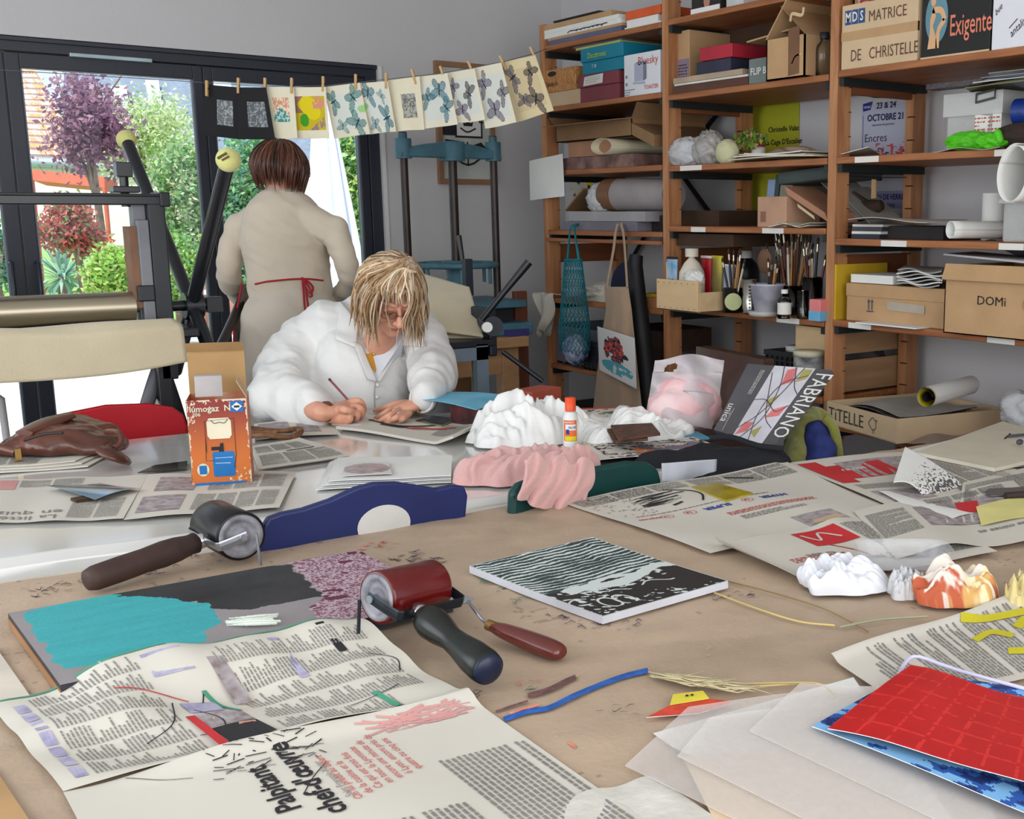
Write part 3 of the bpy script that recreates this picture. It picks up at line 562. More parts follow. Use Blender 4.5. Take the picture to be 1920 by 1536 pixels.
def poster_splash(u,v): 
    n=fbm(u*7,v*9,5);c=np.ones(u.shape+(3,))*lin((206,202,186));y=(np.abs(u-.72+.1*np.sin(v*9))<.10)*(v>.35);c[y>0]=lin((212,200,40));k=(n>.62)*(v>.3);c[k>0]=lin((50,48,46));return c
s=Sheet([(3.554,p0[1],1.30),(3.554,p1[1],1.30),(3.554,p1[1],1.62),(3.554,p0[1],1.62)]);b=MB();b.grid(s.S,40,50,0,poster_splash,False);tag(b.build('ink_splash_poster',ATT(.8)),'cream poster with black and yellow ink splashes on the wall behind the left bay','poster')
b=MB();s=Sheet([X_(994,376,3.0),X_(1057,368,3.0),X_(1053,288,3.0),X_(994,302,3.0)],lambda u,v: .006*np.sin(u*4+v));b.grid(s.S,14,14);r=b.build('paper_notice',M_paper);tag(r,'white paper notice with faint handwriting taped on the leftmost upright','notice')
# ===================== BAY 1 lower part and things hanging in front
z=.968
def cloth_blob(name,label,cat,c,r,seed,m,sc=16,amp=.3,base=None,n=48,group=None): b=MB();blob(c,r,sc,amp,seed,n,b,True,base=base);return tag(b.build(name,m),label,cat,group)
M_cloth=mat('off_white_cloth',(206,200,188),.95,var=.08,bump=.1,bs=120,sheen=.3)
r=root('hanging_cloth','off-white cloth hanging over the left end of the fifth shelf','cloth',(3.02,yz(1030),.8))
def Sc(u,v):
    y=yz(1022)+(yz(1046)-yz(1022))*u;zt=.985;x=3.0+.12*np.clip(.35-v,0,1);w=(1-v*.55);yy=yz(1034)+(y-yz(1034))*w*1.7
    return np.stack([x-.03*np.sin(u*9+v*5)*v,yy+.02*np.sin(v*7),zt-.22*np.clip(v-.3,0,1)*1.3-.02*np.sin(u*12)*v],-1)
b=MB();b.grid(Sc,24,24);part(b,'cloth',M_cloth,r,solid=.003)
cloth_blob('folded_cloth','white folded cloth lying behind the teal net bag','cloth',(3.14,yz(1108),1.01),(.1,.10,.04),3,M_cloth,base=.969)
g=SB(1070,1130,560,z,3.16,.2);stack_panel('linen_bundle','grey-white linen bundle on the fifth shelf between the hanging bags','cloth',1092,1132,545,z,3.05,.12,M_cloth,h=.03)
M_yel=mat('yellow_rubber',(212,180,40),.5);cloth_blob('rubber_glove','yellow rubber glove lying right of the black portfolio tube','glove',(3.10,yz(1212),.995),(.05,.085,.028),5,M_yel,base=.969)
g=SB(1200,1233,560,z-.0,3.03,.2);stack_panel('wooden_block','small brown wooden block at the fifth shelf front edge by the upright','block',1201,1230,556,z,3.03,.1,M_pine,h=.045)
# grey crates
M_crate=mat('grey_crate_plastic',(118,122,134),.5,var=.1);M_dk=mat('dark_crate_plastic',(48,50,60),.5)
def crate(name,label,px0,px1,pyt,zb,X,d,m,cat='crate'):
    g=SB(px0,px1,pyt,zb,X,d);r=root(name,label,cat,g.mid());a,c=g.a(),g.b();b=MB();t=.006
    b.box(a,(c[0],c[1],a[2]+t));b.box(a,(a[0]+t,c[1],c[2]));b.box((c[0]-t,a[1],a[2]),c);b.box(a,(c[0],a[1]+t,c[2]));b.box((a[0],c[1]-t,a[2]),c);part(b,'body',m,r)
    b=MB();b.box(a+A(-.008,-.008,g.h-.02),(a[0],c[1]+.008,c[2]))
    for k in range(1,4): b.box(a+A(-.005,0,g.h*k/4-.004),(a[0],c[1],a[2]+g.h*k/4+.004))
    for k in range(7): y=a[1]+g.w*(k+.03)/6.2;b.box((a[0]-.006,y,a[2]),(a[0],y+.006,c[2]))
    part(b,'ribs',m,r);return r
crate('plastic_crate','pale grey plastic crate behind the teal net bag',1020,1118,606,.643,3.06,.34,M_crate)
crate('plastic_crate','dark grey plastic crate between the net bag and the apron',1090,1140,640,.643,3.02,.03,M_dk)
g=SB(1150,1236,610,.643,3.1,.3);carton('drawer_box','dark brown wooden drawer box behind the black tube bag','box',g,mat('dark_brown_wood',(64,44,34),.7,var=.2,stretch=(1,.1,1),vscale=20))
g=SB(1036,1230,700,.103,3.1,.3);g.zt=.42;carton('black_case','large black case standing low in the left bay','case',g,mat('near_black',(40,34,34),.7))
r=root('instrument_case','dark blue-grey case lying on the floor before the left bay','case',(2.86,4.55,0));b=MB();b.box((2.76,4.12,0),(2.97,4.86,.34));part(b,'body',mat('dark_blue_case',(40,44,56),.45),r,bevel=.03);b=MB();b.box((2.752,4.2,.2),(2.76,4.8,.215));part(b,'seam',M_ink,r)
b=MB();b.cbox((2.90,5.07,.5),(.07,.03,1.0));p=X_(1018,562,2.93);tag(b.build('wooden_plank',mat('red_brown_wood',(112,62,42),.6,var=.2,stretch=(1,1,.1),vscale=20),bevel=.003),'reddish-brown plank standing against the leftmost upright','plank')
# teal net bag
r=root('net_bag','teal crocheted net bag hanging from the fourth left shelf','bag',(2.96,yz(1078,2.96),.65));Xn=2.96
M_teal=mat('teal_yarn',(24,122,136),.8,var=.2)
def net_S(u,v):   # v from top 0 to bottom 1
    prof=np.interp(v,[0,.25,.6,.85,1],[.055,.072,.098,.095,.02]);cx=np.interp(v,[0,.5,1],[1080,1076,1077]);y=(1260/(cx-(-430)))  # unused scale
    yc=yc0+(v*.0);th=u*2*PI;return np.stack([Xn-.06*0+prof*.6*np.sin(th),yc+prof*np.cos(th),ztop+(zbot-ztop)*v],-1)
yc0=float(X_(1077,600,Xn)[1]);ztop=float(X_(1077,487,Xn)[2]);zbot=float(X_(1077,684,Xn)[2])
b=MB();nA,nB=22,34
for d in (1,-1):
    for k in range(nA):
        vv=np.linspace(0,1,nB);P=net_S(k/nA+d*vv*.55+.01*np.sin(vv*60),vv);b.tube(P,.0019,4,caps=False)
part(b,'netting',M_teal,r)
b=MB();
for sx in (-1,1): yh=float(X_(1078,418,3.0)[1]);b.tube([(Xn,yc0+.05*sx,ztop),(2.985,yh+.018*sx,ztop+.14),(3.0,yh+.008*sx,1.325),(3.02,yh,1.33)],[.007,.005,.005,.005],6,sub=4)
for t in np.linspace(0,2*PI,24)[:-1]: b.tube([(Xn+.033*math.sin(t),yc0+.055*math.cos(t),ztop),(Xn+.033*math.sin(t+.28),yc0+.055*math.cos(t+.28),ztop)],.004,5)
part(b,'strap',M_teal,r)
cloth_blob('crumpled_bag','blue and white crumpled plastic inside the teal net bag','bag',(Xn,yc0,zbot+.075),(.045,.075,.065),8,mat('blue_white_plastic',(70,96,168),.4,vscale=12,col2=(180,186,200)),amp=.2)
# apron
r=root('apron','beige apron with a printed white pocket, hanging from the shelf','apron',(2.97,yz(1160,2.97),.4));Xa=2.90
def aps(px,py,X=Xa): return X_(px,py,X)
rows=[(538,1134,1178),(580,1137,1184),(640,1127,1190),(700,1120,1196),(765,1113,1204),(900,1100,1210),(1050,1090,1215)]
def Sa(u,v):
    py=np.interp(v,np.linspace(0,1,7),[q[0] for q in rows]);a=np.interp(v,np.linspace(0,1,7),[q[1] for q in rows]);c=np.interp(v,np.linspace(0,1,7),[q[2] for q in rows]);px=a+(c-a)*u
    X=Xa-.035*np.sin(u*PI)*(.4+v)+.012*np.sin(u*15+v*4)*v
    dx=(px-CX)/F;dy=(py-CY)/F;d=RI*dx[...,None]-UP*dy[...,None]+FW;return EYE+d*(X/d[...,0])[...,None]
M_apr=mat('beige_apron_cloth',(168,142,118),.95,var=.06,bump=.1,bs=200,sheen=.2)
b=MB();b.grid(Sa,40,60);part(b,'cloth',M_apr,r,solid=.004)
b=MB();
for q in ((1158,420,1154,436,1150,470,1137,540),(1164,420,1169,440,1173,490,1176,540)): b.tube([aps(q[i],q[i+1],(3.0,2.98,2.93,2.895)[i//2]) for i in (0,2,4,6)],.009,6,sub=4,flat=(.35,1.2),seg_up=(1,0,0))
part(b,'strap',mat('beige_apron_cloth'),r)
def pocket_col(u,v):
    c=np.ones(u.shape+(3,))*lin((208,206,204));n=fbm(u*9,v*9,4);m=fbm(u*14+4,v*16,9)
    d=((u-.42)/.26)**2+((v-.42)/.33)**2
    c[(d<1) & (n>.42)]=lin((96,52,66));c[(d<1) & (n>.52) & (m>.5)]=lin((214,84,60));c[(d<1.1) & (m>.62)]=lin((40,36,52))
    e=((u-.5)/.42)**2+((v-.78)/.14)**2;c[(e<1) & (m>.45)]=lin((78,156,170));c[(((u-.72)/.1)**2+((v-.52)/.1)**2<1) & (n>.5)]=lin((50,40,44));return c
def Spk(u,v):
    px=1120+(u*70)+v*4;py=612+u*22+v*(82+u*14);X=Xa-.043-.02*np.sin(u*PI)*(.8)
    d=RI*((px-CX)/F)[...,None]-UP*((py-CY)/F)[...,None]+FW;return EYE+d*(X/d[...,0])[...,None]
b=MB();b.grid(Spk,60,70,0,pocket_col);part(b,'printed_pocket',ATT(.85),r,solid=.002)
# black long tube bag
r=root('portfolio_tube','long black portfolio tube leaning behind the beige apron','tube',(3.0,yz(1210,3.0),.1))
b=MB();P0,P1=aps(1190,500,2.985),aps(1222,800,2.975);b.tube([P0+A(.01,0,.05),P0,P1,P1+(P1-P0)*.5],[.03,.036,.045,.045],16);part(b,'body',mat('black_nylon',(26,26,30),.6,bump=.05),r)
b=MB();dx_=nrm(P1-P0);f=frame(P0*.62+P1*.38+A(-.062,.035,0),YX,-dx_);
fr2=lambda a,c: f(a,c)
b.text('CAN',lambda a,c: f(a-.005,c+.09),.03,bold=.01);b.text('MAXIPLAST',lambda a,c: f(a-.008,c+.068),.012,bold=.01);b.text('COC',lambda a,c: f(a,c-.01),.026,bold=.02);b.poly([(-.005,.03),(.06,.03),(.06,.05),(-.005,.05)],f);part(b,'lettering',M_tag,r)
b=MB();b.ell((3.06,yz(1172,3.06),1.02),(.03,.12,.14));tag(b.build('dark_blue_bag',mat('navy_cloth',(28,34,58),.9)),'dark navy bag hanging behind the apron straps','bag')
# ===================== BAY 2
z=2.169
g=SB(1297,1349,-30,z,3.04,.16);g.zt=z+.2;r=carton('picture_box','black box with a pale face picture on the top middle shelf','box',g,mat('near_black'))
b=MB();b.box(g.a()+A(-.004,0,0),(g.X,g.y0,z+.022));part(b,'white_edge',M_paper,r);b=MB();f=g.face();b.poly([(.10+.02*math.cos(t),.045+.03*math.sin(t)) for t in np.linspace(0,2*PI,14)[:-1]],f);part(b,'face_picture',mat('print_skin',(176,130,110),.7),r)
g=SB(1360,1391,-30,z,3.04,.2);g.zt=z+.2;carton('white_carton','small pale carton right of the black picture box','box',g,mat('pale_blue_card',(196,200,200),.7))
z=1.868
g=SB(1266,1293,60,z,3.08,.3);r=carton('tall_carton','tall brown carton with a printed mauve label beside the second upright','box',g,M_card)
b=MB();b.box(g.a()+A(-.002,.003,.002),(g.X,g.y0-.002,z+g.h*.56));lb=part(b,'printed_label',mat('mauve_label',(140,122,142),.7),r);b=MB();lines(b,g.face(.003),g.w-.01,g.h*.5,.012,.4,2);part(b,'label_print',M_ink,lb)
g=SB(1296,1480,62,z,3.30,.12);carton('dark_carton','dark brown carton standing at the back behind the red box','box',g,mat('dark_brown_card',(70,50,36),.85))
z0=z
for lb,x0,x1,c,h,X in (('dark brown book lying lowest of the pile on the middle upper shelf',1263,1400,(88,58,46),.032,3.025),('white thin book lying on the dark brown book',1265,1400,(222,220,214),.009,3.03),('beige book with a brown spine below the navy box',1263,1390,(176,156,134),.024,3.03)):
    _,z0=stack_panel('book',lb,'book',x0,x1,150,z0,X,.26,mat('book_%d' % c[0],c,.7),h=h-.001,group='books piled flat under the red box');z0+=.001
g=SB(1306,1368,118,z0,3.045,.3);g.zt=z0+.05;carton('navy_box','flat navy box under the red box','box',g,mat('navy_card',(46,48,70),.6));z1=g.zt+.001
g=SB(1312,1371,118,z1,3.04,.3);g.zt=z1+.052;carton('red_box','flat crimson box on top of the navy box','box',g,mat('crimson_card',(176,40,58),.55))
g=SB(1402,1436,112,z,3.028,.3,pref=1402);r=carton('grey_flipbook_box','grey-green box lettered FLIP B in white chalk','box',g,mat('grey_green_card',(112,122,120),.75));b=MB();b.text('FLIP B',g.face(),.036,.01,g.h*.36,bold=.008);part(b,'chalk_lettering',M_tag,r)
b=MB();b.obox((3.06,yz(1396),2.03),A(.3,0,0),A(0,-.26,.02),A(0,0,.006));tag(b.build('cardboard_sheet',M_card),'flat cardboard sheet lying between the red box and the open carton','cardboard')
g=SB(1434,1504,70,z,3.01,.24,pref=1470);r=root('open_carton','open brown carton with raised flaps on the upper middle shelf','box',g.mid());open_box(r,g,M_card,((2,1.2),),th=.006)
b=MB();b.obox((g.X,g.y0,g.zt),A(.24,0,0),A(0,-.11,.13),A(0,.004,.004));part(b,'flap',M_card,r);b=MB();b.obox((g.X,g.y1,g.zt),A(.24,0,0),A(0,.13,.11),A(0,.004,.004));part(b,'flap',M_card,r)
b=MB();f=g.face();b.poly([(.135,.01),(.2,.015),(.2,.2),(.135,.195)],lambda a,c: f(a*.9,c*.9));tp=part(b,'brown_tape',mat('brown_tape'),r);b=MB();b.stroke([(.14,.05),(.16,.075),(.19,.08)],.006,f);b.stroke([(.13,.2),(.14,.225),(.19,.215),(.2,.24)],.012,f);part(b,'torn_patch',M_cardL,r)
def bottle(name,label,px,pyt,zb,X,rad,m,mc,cat='bottle',cap=.12,prof=None,group=None,label_mat=None):
    y=yz(px,X);zt=zz(px,pyt,X);h=zt-zb;r=root(name,label,cat,(X,y,zb),group);b=MB()
    pr=prof or [(.0,0),(1,0),(1,.6),(.9,.7),(.42,.8),(.42,.86)]
    b.lathe([(rad*a,h*c) for a,c in pr],(X,y,zb),n=20);part(b,'body',m,r)
    b=MB();b.lathe([(rad*.5,h*.86),(rad*.5,h),(0,h)],(X,y,zb),n=16);part(b,'cap',mc,r)
    if label_mat: b=MB();b.lathe([(rad*1.02,h*.15),(rad*1.02,h*.55)],(X,y,zb),n=20,caps=False);part(b,'paper_label',label_mat,r)
    return r
M_cg=glass('clear_glass',(.88,.9,.9),.6)
bottle('glass_jar','clear glass bottle beside the third upright on the upper middle shelf',1540,62,z,3.10,.035,M_cg,mat('dark_cap',(50,52,56),.5))
z=1.577
def tube_jar(name,label,px,pyt,zb,X,rad,m,cat='jar',lidm=None,group=None):
    y=yz(px,X);h=zz(px,pyt,X)-zb;r=root(name,label,cat,(X,y,zb),group);b=MB();b.lathe([(rad*.1,.002),(rad*.95,0),(rad,.006),(rad,h),(rad*.92,h),(rad*.9,.01),(0,.009)],(X,y,zb),n=22,caps=False);part(b,'body',m,r)
    if lidm: b=MB();b.lathe([(0,h+.012),(rad*1.03,h+.012),(rad*1.03,h-.008),(rad,h-.008)][::-1],(X,y,zb),n=22,caps=False);part(b,'lid',lidm,r)
    return r,y,h
tube_jar('lidded_jar','white plastic jar standing behind crumpled bags on the middle shelf',1330,263,z,3.2,.05,mat('milky_plastic',(186,188,184),.5),lidm=M_white)
cloth_blob('plastic_bag','crumpled clear bag at the left end of the middle bay shelf','bag',(3.07,yz(1285),z+.05),(.05,.10,.055),11,M_bag,base=z+.001)
cloth_blob('plastic_bag','greyish plastic bag in front of the lidded white jar','bag',(3.08,yz(1320),z+.06),(.05,.07,.065),12,film('grey_bag',(172,168,164),.8),base=z+.001)
cloth_blob('foam_block','pale yellow foam block with green sprigs on top','block',(3.07,yz(1358),z+.045),(.04,.055,.05),13,mat('pale_foam',(206,204,164),.9),amp=.06,base=z+.001)
b=foliage((3.12,yz(1378),z+.09),(.04,.1,.035),260,.014,4,[(120,160,60),(180,160,70),(90,140,70),(196,170,120)]);tag(b.build('dried_flowers',M_leaf),'dried flower sprigs lying beside the pale foam block','flowers')
bottle('ink_bottle','small bottle with red and white label before the yellow poster',1421,251,z,3.18,.028,mat('bottle_red',(170,50,56),.5),M_white,label_mat=M_tag)
cloth_blob('paper_scraps','crumpled kraft and plastic scraps around the red-labelled bottle','scraps',(3.2,yz(1432),z+.025),(.05,.12,.03),15,mat('kraft_scrap',(166,140,120),.8),base=z+.001)
zk=z
for k in range(4): b=MB();s=Sheet([(3.0+.01*k,yz(1385+6*k),zk),(3.0+.01*k,yz(1545-12*k),zk),(3.4,yz(1545-12*k),zk),(3.4,yz(1385+6*k),zk)][::-1],lambda u,v,k=k: .006+.006*np.sin(u*3+k)+k*.001,n=A(0,0,1));b.grid(s.S,12,8,.004);zk+=.007;tag(b.build('paper_sheet',M_paper if k % 2 else mat('cream_paper')),('white','cream','creamy white','off-white')[k]+' paper sheet, %s in the loose pile on the middle shelf' % ('lowest','second from the bottom','second from the top','topmost')[k],'paper','papers lying on the middle bay shelf')
def posterY(u,v): c=np.ones(u.shape+(3,))*lin((178,180,40));c[(fbm(u*8,v*9,2)>.52) & (v>.72) & (v<.86) & (u>.35) & (u<.85)]=lin((120,70,30));return c
s=Sheet([(3.556,yz(1404,3.556),1.28),(3.556,yz(1496,3.556),1.28),(3.556,yz(1496,3.556),1.86),(3.556,yz(1404,3.556),1.86)]);s2=lambda u,v: s.S(u,1-v)
r=root('yellow_poster','yellow poster with black text on the wall behind the middle bay','poster',(3.556,yz(1450,3.556),1.28));b=MB();b.grid(s.S,40,60,0,lambda u,v: posterY(u,1-v),False);part(b,'sheet',ATT(.7),r)
w_=s.w;f=s.fn(.002);b=MB();b.text('Christelle Valat',f,.032,w_*.70,.455,bold=.015,align='c');b.text("La Cage D'Escalier",f,.032,w_*.70,.40,bold=.015,align='c');part(b,'lettering',M_ink,r)
z=1.327
stack_panel('dark_flat_box','long dark brown flat box at the left of the middle bay shelf','box',1262,1348,398,z,3.2,.22,mat('dark_brown_card'),h=.065)
g=SB(1420,1474,369,z,3.04,.18);r=carton('small_carton','small square beige carton left of the tilted wooden tray','box',g,mat('pinkish_card',(190,150,124),.85));b=MB();b.poly([(.02,.02),(.05,.02),(.05,.06),(.02,.06)],g.face());part(b,'printed_stamp',mat('stamp_ink',(150,100,84),.8),r)
for k,(x0,x1,c,lb,h) in enumerate(((1432,1446,(150,168,206),'pale blue binder standing behind the small square carton',.19),(1446,1454,(62,84,84),'thin dark green book standing right of the pale blue binder',.21),(1455,1478,(150,142,126),'beige-grey folder standing right of the dark green book',.17))):
    g=SB(x0,x1,330,z,3.26,.22);g.zt=z+h;b=MB();sh_=.025;P=[(g.X,g.y0,z),(g.X,g.y1,z),(g.X+.2,g.y1,z),(g.X+.2,g.y0,z)];b.hexa([A(*p) for p in (P[1],P[2],P[3],P[0])]+[A(*p)+A(0,-sh_,h) for p in (P[1],P[2],P[3],P[0])]);tag(b.build('standing_folder',mat('folder_s%d' % k,c,.6),bevel=.002),lb,'folder','folders standing behind the small carton')
b=MB();b.obox((3.10,yz(1455,3.1),z+.16),A(.25,0,0),A(0,-.33,.02),A(0,.0,.05));tag(b.build('rolled_portfolio',mat('grey_green_cloth',(70,80,78),.8),bevel=.015),'dark grey-green portfolio lying across the standing folders','portfolio')
r=root('wooden_tray','tilted reddish wooden tray leaning right of the small beige carton','tray',(3.15,yz(1510),z+.0));b=MB();b.obox((3.05,yz(1478),z+.12),A(.16,0,0),A(0,-.22,-.10),A(0,.02,.036));part(b,'frame',mat('reddish_case'),r,bevel=.003);b=MB();b.obox((3.048,yz(1499),z+.075),A(.002,0,0),A(0,-.09,-.045),A(0,.006,.014));part(b,'label',M_cardL,r)
for k,(x0,dz,lb) in enumerate(((1486,.15,'thin sheet leaning over the tilted tray on the middle shelf'),(1500,.13,'off-white sheet leaning beside the third upright behind the tray'))):
    b=MB();b.obox((3.2+.03*k,yz(x0),z+.02+dz),A(.2,0,0),A(0,-.2,-.14),A(0,.004,.006));tag(b.build('leaning_sheet',mat('greyish_paper',(172,168,160),.8)),lb,'sheet')
for k,(x0,x1,lb) in enumerate(((1460,1536,'white paper lying in front of the small beige carton'),(1475,1548,'cream papers under the tilted tray on the middle shelf'))):
    b=MB();s=Sheet([(3.0,yz(x0),z+.002),(3.0,yz(x1),z+.002),(3.25,yz(x1),z+.002),(3.25,yz(x0),z+.002)][::-1],lambda u,v: .012*np.sin(u*4+k)**2+.004*k,n=A(0,0,1));b.grid(s.S,16,8,.002);tag(b.build('loose_paper',M_paper if k==0 else mat('cream_paper')),lb,'paper')
b=MB();b.box((3.06,yz(1375,3.06),1.245),(3.4,yz(1268,3.06),1.296));tag(b.build('shallow_box',mat('dark_brown_card'),bevel=.002),'dark shallow box hanging under the left of the middle shelf','box')
# shelf .99: crate, tubes, jars, brushes
z=.99;M_lw=mat('pale_plywood',(222,190,146),.7,var=.1,stretch=(1,.2,1),vscale=18)
r=root('wooden_crate','pale plywood crate holding paint tubes, jutting from the shelf','crate',(2.98,yz(1280,2.9),z));yA,yB=yz(1230,2.86),yz(1308,2.86);b=MB()
b.box((2.86,yB,z),(2.868,yA,z+.125));b.box((3.16,yB,z),(3.168,yA,z+.12));b.box((2.86,yB,z),(3.168,yA,z+.006));b.box((2.868,yB,z),(3.16,yB+.008,z+.08));b.box((2.868,yA-.008,z),(3.16,yA,z+.08));b.box((2.868,yB+.008,z),(2.885,yB+.025,z+.12));b.box((2.868,yA-.025,z),(2.885,yA-.008,z+.12));part(b,'body',M_lw,r,bevel=.0015)
b=MB();
for k in range(14): b.ell((2.859,yA-.02-(yA-yB-.04)*(k % 7)/6+.006*(k>6),z+(.012 if k<7 else .112)),.0018,nu=6,nv=4)
part(b,'nail_heads',M_rail,r)
def ptube(name,label,px,pyt,X,w,m,capm,cat='paint tube',zb=z+.01,lean=0,group='paint tubes in the plywood crate',lt=None,lm=None):
    y=yz(px,X);zt=zz(px,pyt,X);h=zt-zb;r=root(name,label,cat,(X,y,zb),group);b=MB()
    b.tube([(X,y,zb),(X,y+lean*.4,zb+h*.3),(X,y+lean*.8,zb+h*.75),(X,y+lean,zb+h)],[w*.7,w*.8,w*.95,w],14,flat=(.35,1),seg_up=(1,0,0),sub=2);part(b,'body',m,r)
    b=MB();b.cbox((X,y+lean,zt+.004),(.008,w*1.9,.012));part(b,'crimp',capm,r)
    if lt: b=MB();f=frame((X-w*.36,y+w*.75,zb+h*.5),YX,ZX,.003);[b.text(q,f,w*.72,0,-k*w*.9,bold=.01) for k,q in enumerate(lt)];part(b,'lettering',lm,r)
    return r
ptube('lino_ink_tube','blue and white lino ink tube at the crate corner',1260,486,2.93,.035,mat('blue_tube',(60,140,190),.4,vscale=14,col2=(214,220,226)),M_ink,lt=('LINO','INK'),lm=M_ink)
ptube('slim_tube','slim white tube left of the lino ink tube',1252,490,2.95,.012,M_white,mat('mauve_cap',(130,110,130),.5))
bottle('squeeze_bottle','fat white glue bottle standing in the plywood crate',1297,466,z+.008,2.98,.055,mat('cream_plastic',(224,216,200),.4),mat('cream_plastic'),prof=[(0,0),(1,0),(1,.45),(.95,.6),(.6,.75),(.22,.84),(.2,.88)])
cloth_blob('crumpled_tissue','crumpled white tissue at the foot of the fat glue bottle','tissue',(2.93,yz(1301,2.93),z+.13),(.03,.045,.03),22,M_paper)
ptube('red_ink_tube','red paint tube right of the fat white glue bottle',1325,484,3.05,.036,mat('red_tube',(176,22,34),.4),M_white)
ptube('yellow_ink_tube','yellow-topped paint tube behind the red tube',1345,484,3.1,.036,mat('yellow_tube',(206,196,120),.45,vscale=5,col2=(232,214,40)),mat('yellow_label',(232,220,50),.5))
ptube('white_ink_tube','white and pale blue paint tube leaning beyond the crate',1360,500,3.05,.034,mat('pale_tube',(206,214,224),.45,vscale=8,col2=(120,160,210)),M_white,lean=-.03)
bottle('black_bottle','big black bottle standing at the back behind brush jars',1398,470,z+.001,3.34,.062,mat('black_plastic',(24,26,28),.4),M_white,prof=[(0,0),(1,0),(1,.6),(.85,.75),(.4,.88)])
M_dg=glass('dark_glass',(.35,.33,.25),.6);M_brass=mat('ferrule',(190,180,160),.3,.9)
HC=[(60,34,26),(110,62,34),(150,104,60),(36,34,34),(176,136,84),(120,50,40),(210,200,180)]
def brush(name,label,base,tip,r=.004,c=(90,50,34),head=True,group=None,bc=(60,44,34)):
    base,tip=A(*base),A(*tip);d=tip-base;rt=root(name,label,'brush',base,group);b=MB();b.tube([base,base+d*.5,base+d*.8],[r*.6,r*1.15,r],7);part(b,'handle',mat('brush_handle_%d' % c[0],c,.45),rt)
    b=MB();b.tube([base+d*.8,base+d*.9],r*1.05,8);part(b,'ferrule',M_brass,rt);b=MB();b.tube([base+d*.9,base+d*.96,tip],[r,r*1.25,r*.2],8);part(b,'bristles',mat('bristle_%d' % bc[0],bc,.9),rt)
CN={60: 'dark brown',110: 'reddish-brown',150: 'tan',36: 'black',176: 'golden wooden',120: 'dull red',210: 'off-white'}
def brushes(n,px,X,zb,rad,h,spread,seed,where):
    g=random.Random(seed);y=yz(px,X)
    for k in range(n):
        a=g.uniform(0,2*PI);q=g.random()**.5*rad;c=HC[k % 7];hh=h*g.uniform(.7,1);s=g.uniform(.3,1)*spread
        brush('paint_brush','%s paint brush in %s' % (CN[c[0]],where),(X+q*math.cos(a)*.5,y+q*math.sin(a)*.5,zb),(X+math.cos(a)*(q+s*.4),y+math.sin(a)*(q+s),zb+hh),g.uniform(.003,.0055),c,group='brushes in '+where)
r_,y_,h_=tube_jar('brush_jar','dark glass jar with a round green label, full of brushes',1375,540,z,3.0,.042,M_dg)
b=MB();b.poly([(.034*math.cos(t),.034*math.sin(t)) for t in np.linspace(0,2*PI,24)[:-1]],frame(A(3.0,y_,z+.045)-nrm(FW*A(1,1,0))*.043,RI,ZX));part(b,'round_label',mat('pale_green_label',(186,192,140),.6),r_)
brushes(7,1375,3.0,z+.02,.03,.24,.07,3,'the round-labelled dark jar')
r_,y_,h_=tube_jar('steel_holder','perforated stainless steel utensil holder between brush jar and plastic pot',1408,524,z,3.0,.03,mat('brushed_steel',(196,192,186),.25,1));b=MB()
for k in range(8): b.poly([(.005*math.cos(t)-.004,.015+k*.0135+.0025*math.sin(t)) for t in np.linspace(0,2*PI,8)[:-1]],frame(A(3.0,y_,z)-nrm(FW*A(1,1,0))*.0303,RI,ZX));b.poly([(.005*math.cos(t)+.011,.015+k*.0135+.0025*math.sin(t)) for t in np.linspace(0,2*PI,8)[:-1]],frame(A(3.0,y_,z)-nrm(FW*A(1,1,0))*.0303,RI,ZX))
part(b,'slots',M_ink,r_)
y_=yz(1440,3.0);r=root('plastic_pot','paint-smeared translucent plastic pot holding a wooden spoon','pot',(3.0,y_,z));b=MB();b.lathe([(.0,.012),(.048,.01),(.065,.115),(.07,.118),(.07,.124),(.062,.124)],(3.0,y_,z),n=28,caps=False)
part(b,'body',mat('smeared_plastic',(200,202,212),.4,vscale=14,col2=(146,140,160),alpha=.92),r)
b=MB();b.lathe([(0,0),(.05,0),(.056,.008),(.056,.018),(0,.018)],(2.98,y_+.0,z),n=24,caps=False);tag(b.build('saucer',mat('chalky_plastic',(190,186,180),.6)),'chalky white saucer under the plastic pot','saucer')
r=root('wooden_spoon','large brown wooden spoon standing in the plastic pot','spoon',(3.01,y_,z+.03));b=MB();p1=X_(1434,490,3.05);b.tube([(3.01,y_-.03,z+.03),p1+A(0,-.02,-.04)],.008,8);part(b,'handle',mat('dark_spoon_wood',(110,78,56),.7),r)
b=MB();b.ell(p1,(.012,.042,.048));part(b,'bowl',mat('dark_spoon_wood'),r)
brushes(6,1444,3.02,z+.03,.04,.2,.05,5,'the smeared plastic pot')
bottle('medicine_bottle','small clear bottle with white cap and white label',1473,543,z,2.97,.026,M_cg,M_white,label_mat=M_tag,prof=[(0,0),(1,0),(1,.62),(.8,.7),(.6,.74),(.6,.76)],cap=.2)
tube_jar('brush_jar','tall dark jar crammed with long brushes behind the medicine bottle',1487,535,z,3.12,.055,M_dg)
brushes(22,1487,3.12,z+.02,.05,.36,.09,9,'the tall dark jar behind the medicine bottle')
brushes(8,1465,3.2,z+.01,.04,.28,.06,19,'the row behind the plastic pot')
tube_jar('brush_jar','clear glass jar of dark brushes beside the third upright',1526,520,z,3.10,.04,M_cg)
brushes(9,1526,3.10,z+.02,.03,.30,.05,12,'the clear jar beside the third upright')
tube_jar('small_glass','small round wooden-based glass in front of the third upright',1508,545,z,3.02,.022,M_cg)
g=SB(1520,1541,561,z,2.99,.08);r=carton('pastel_box','little box striped pink, white and blue at the shelf end','box',g,mat('pink_card',(226,130,130),.6));b=MB();b.box(g.a()+A(-.001,-.001,0),(g.X+.079,g.y0+.001,z+g.h*.45));part(b,'blue_band',mat('sky_card',(110,176,214),.6),r)
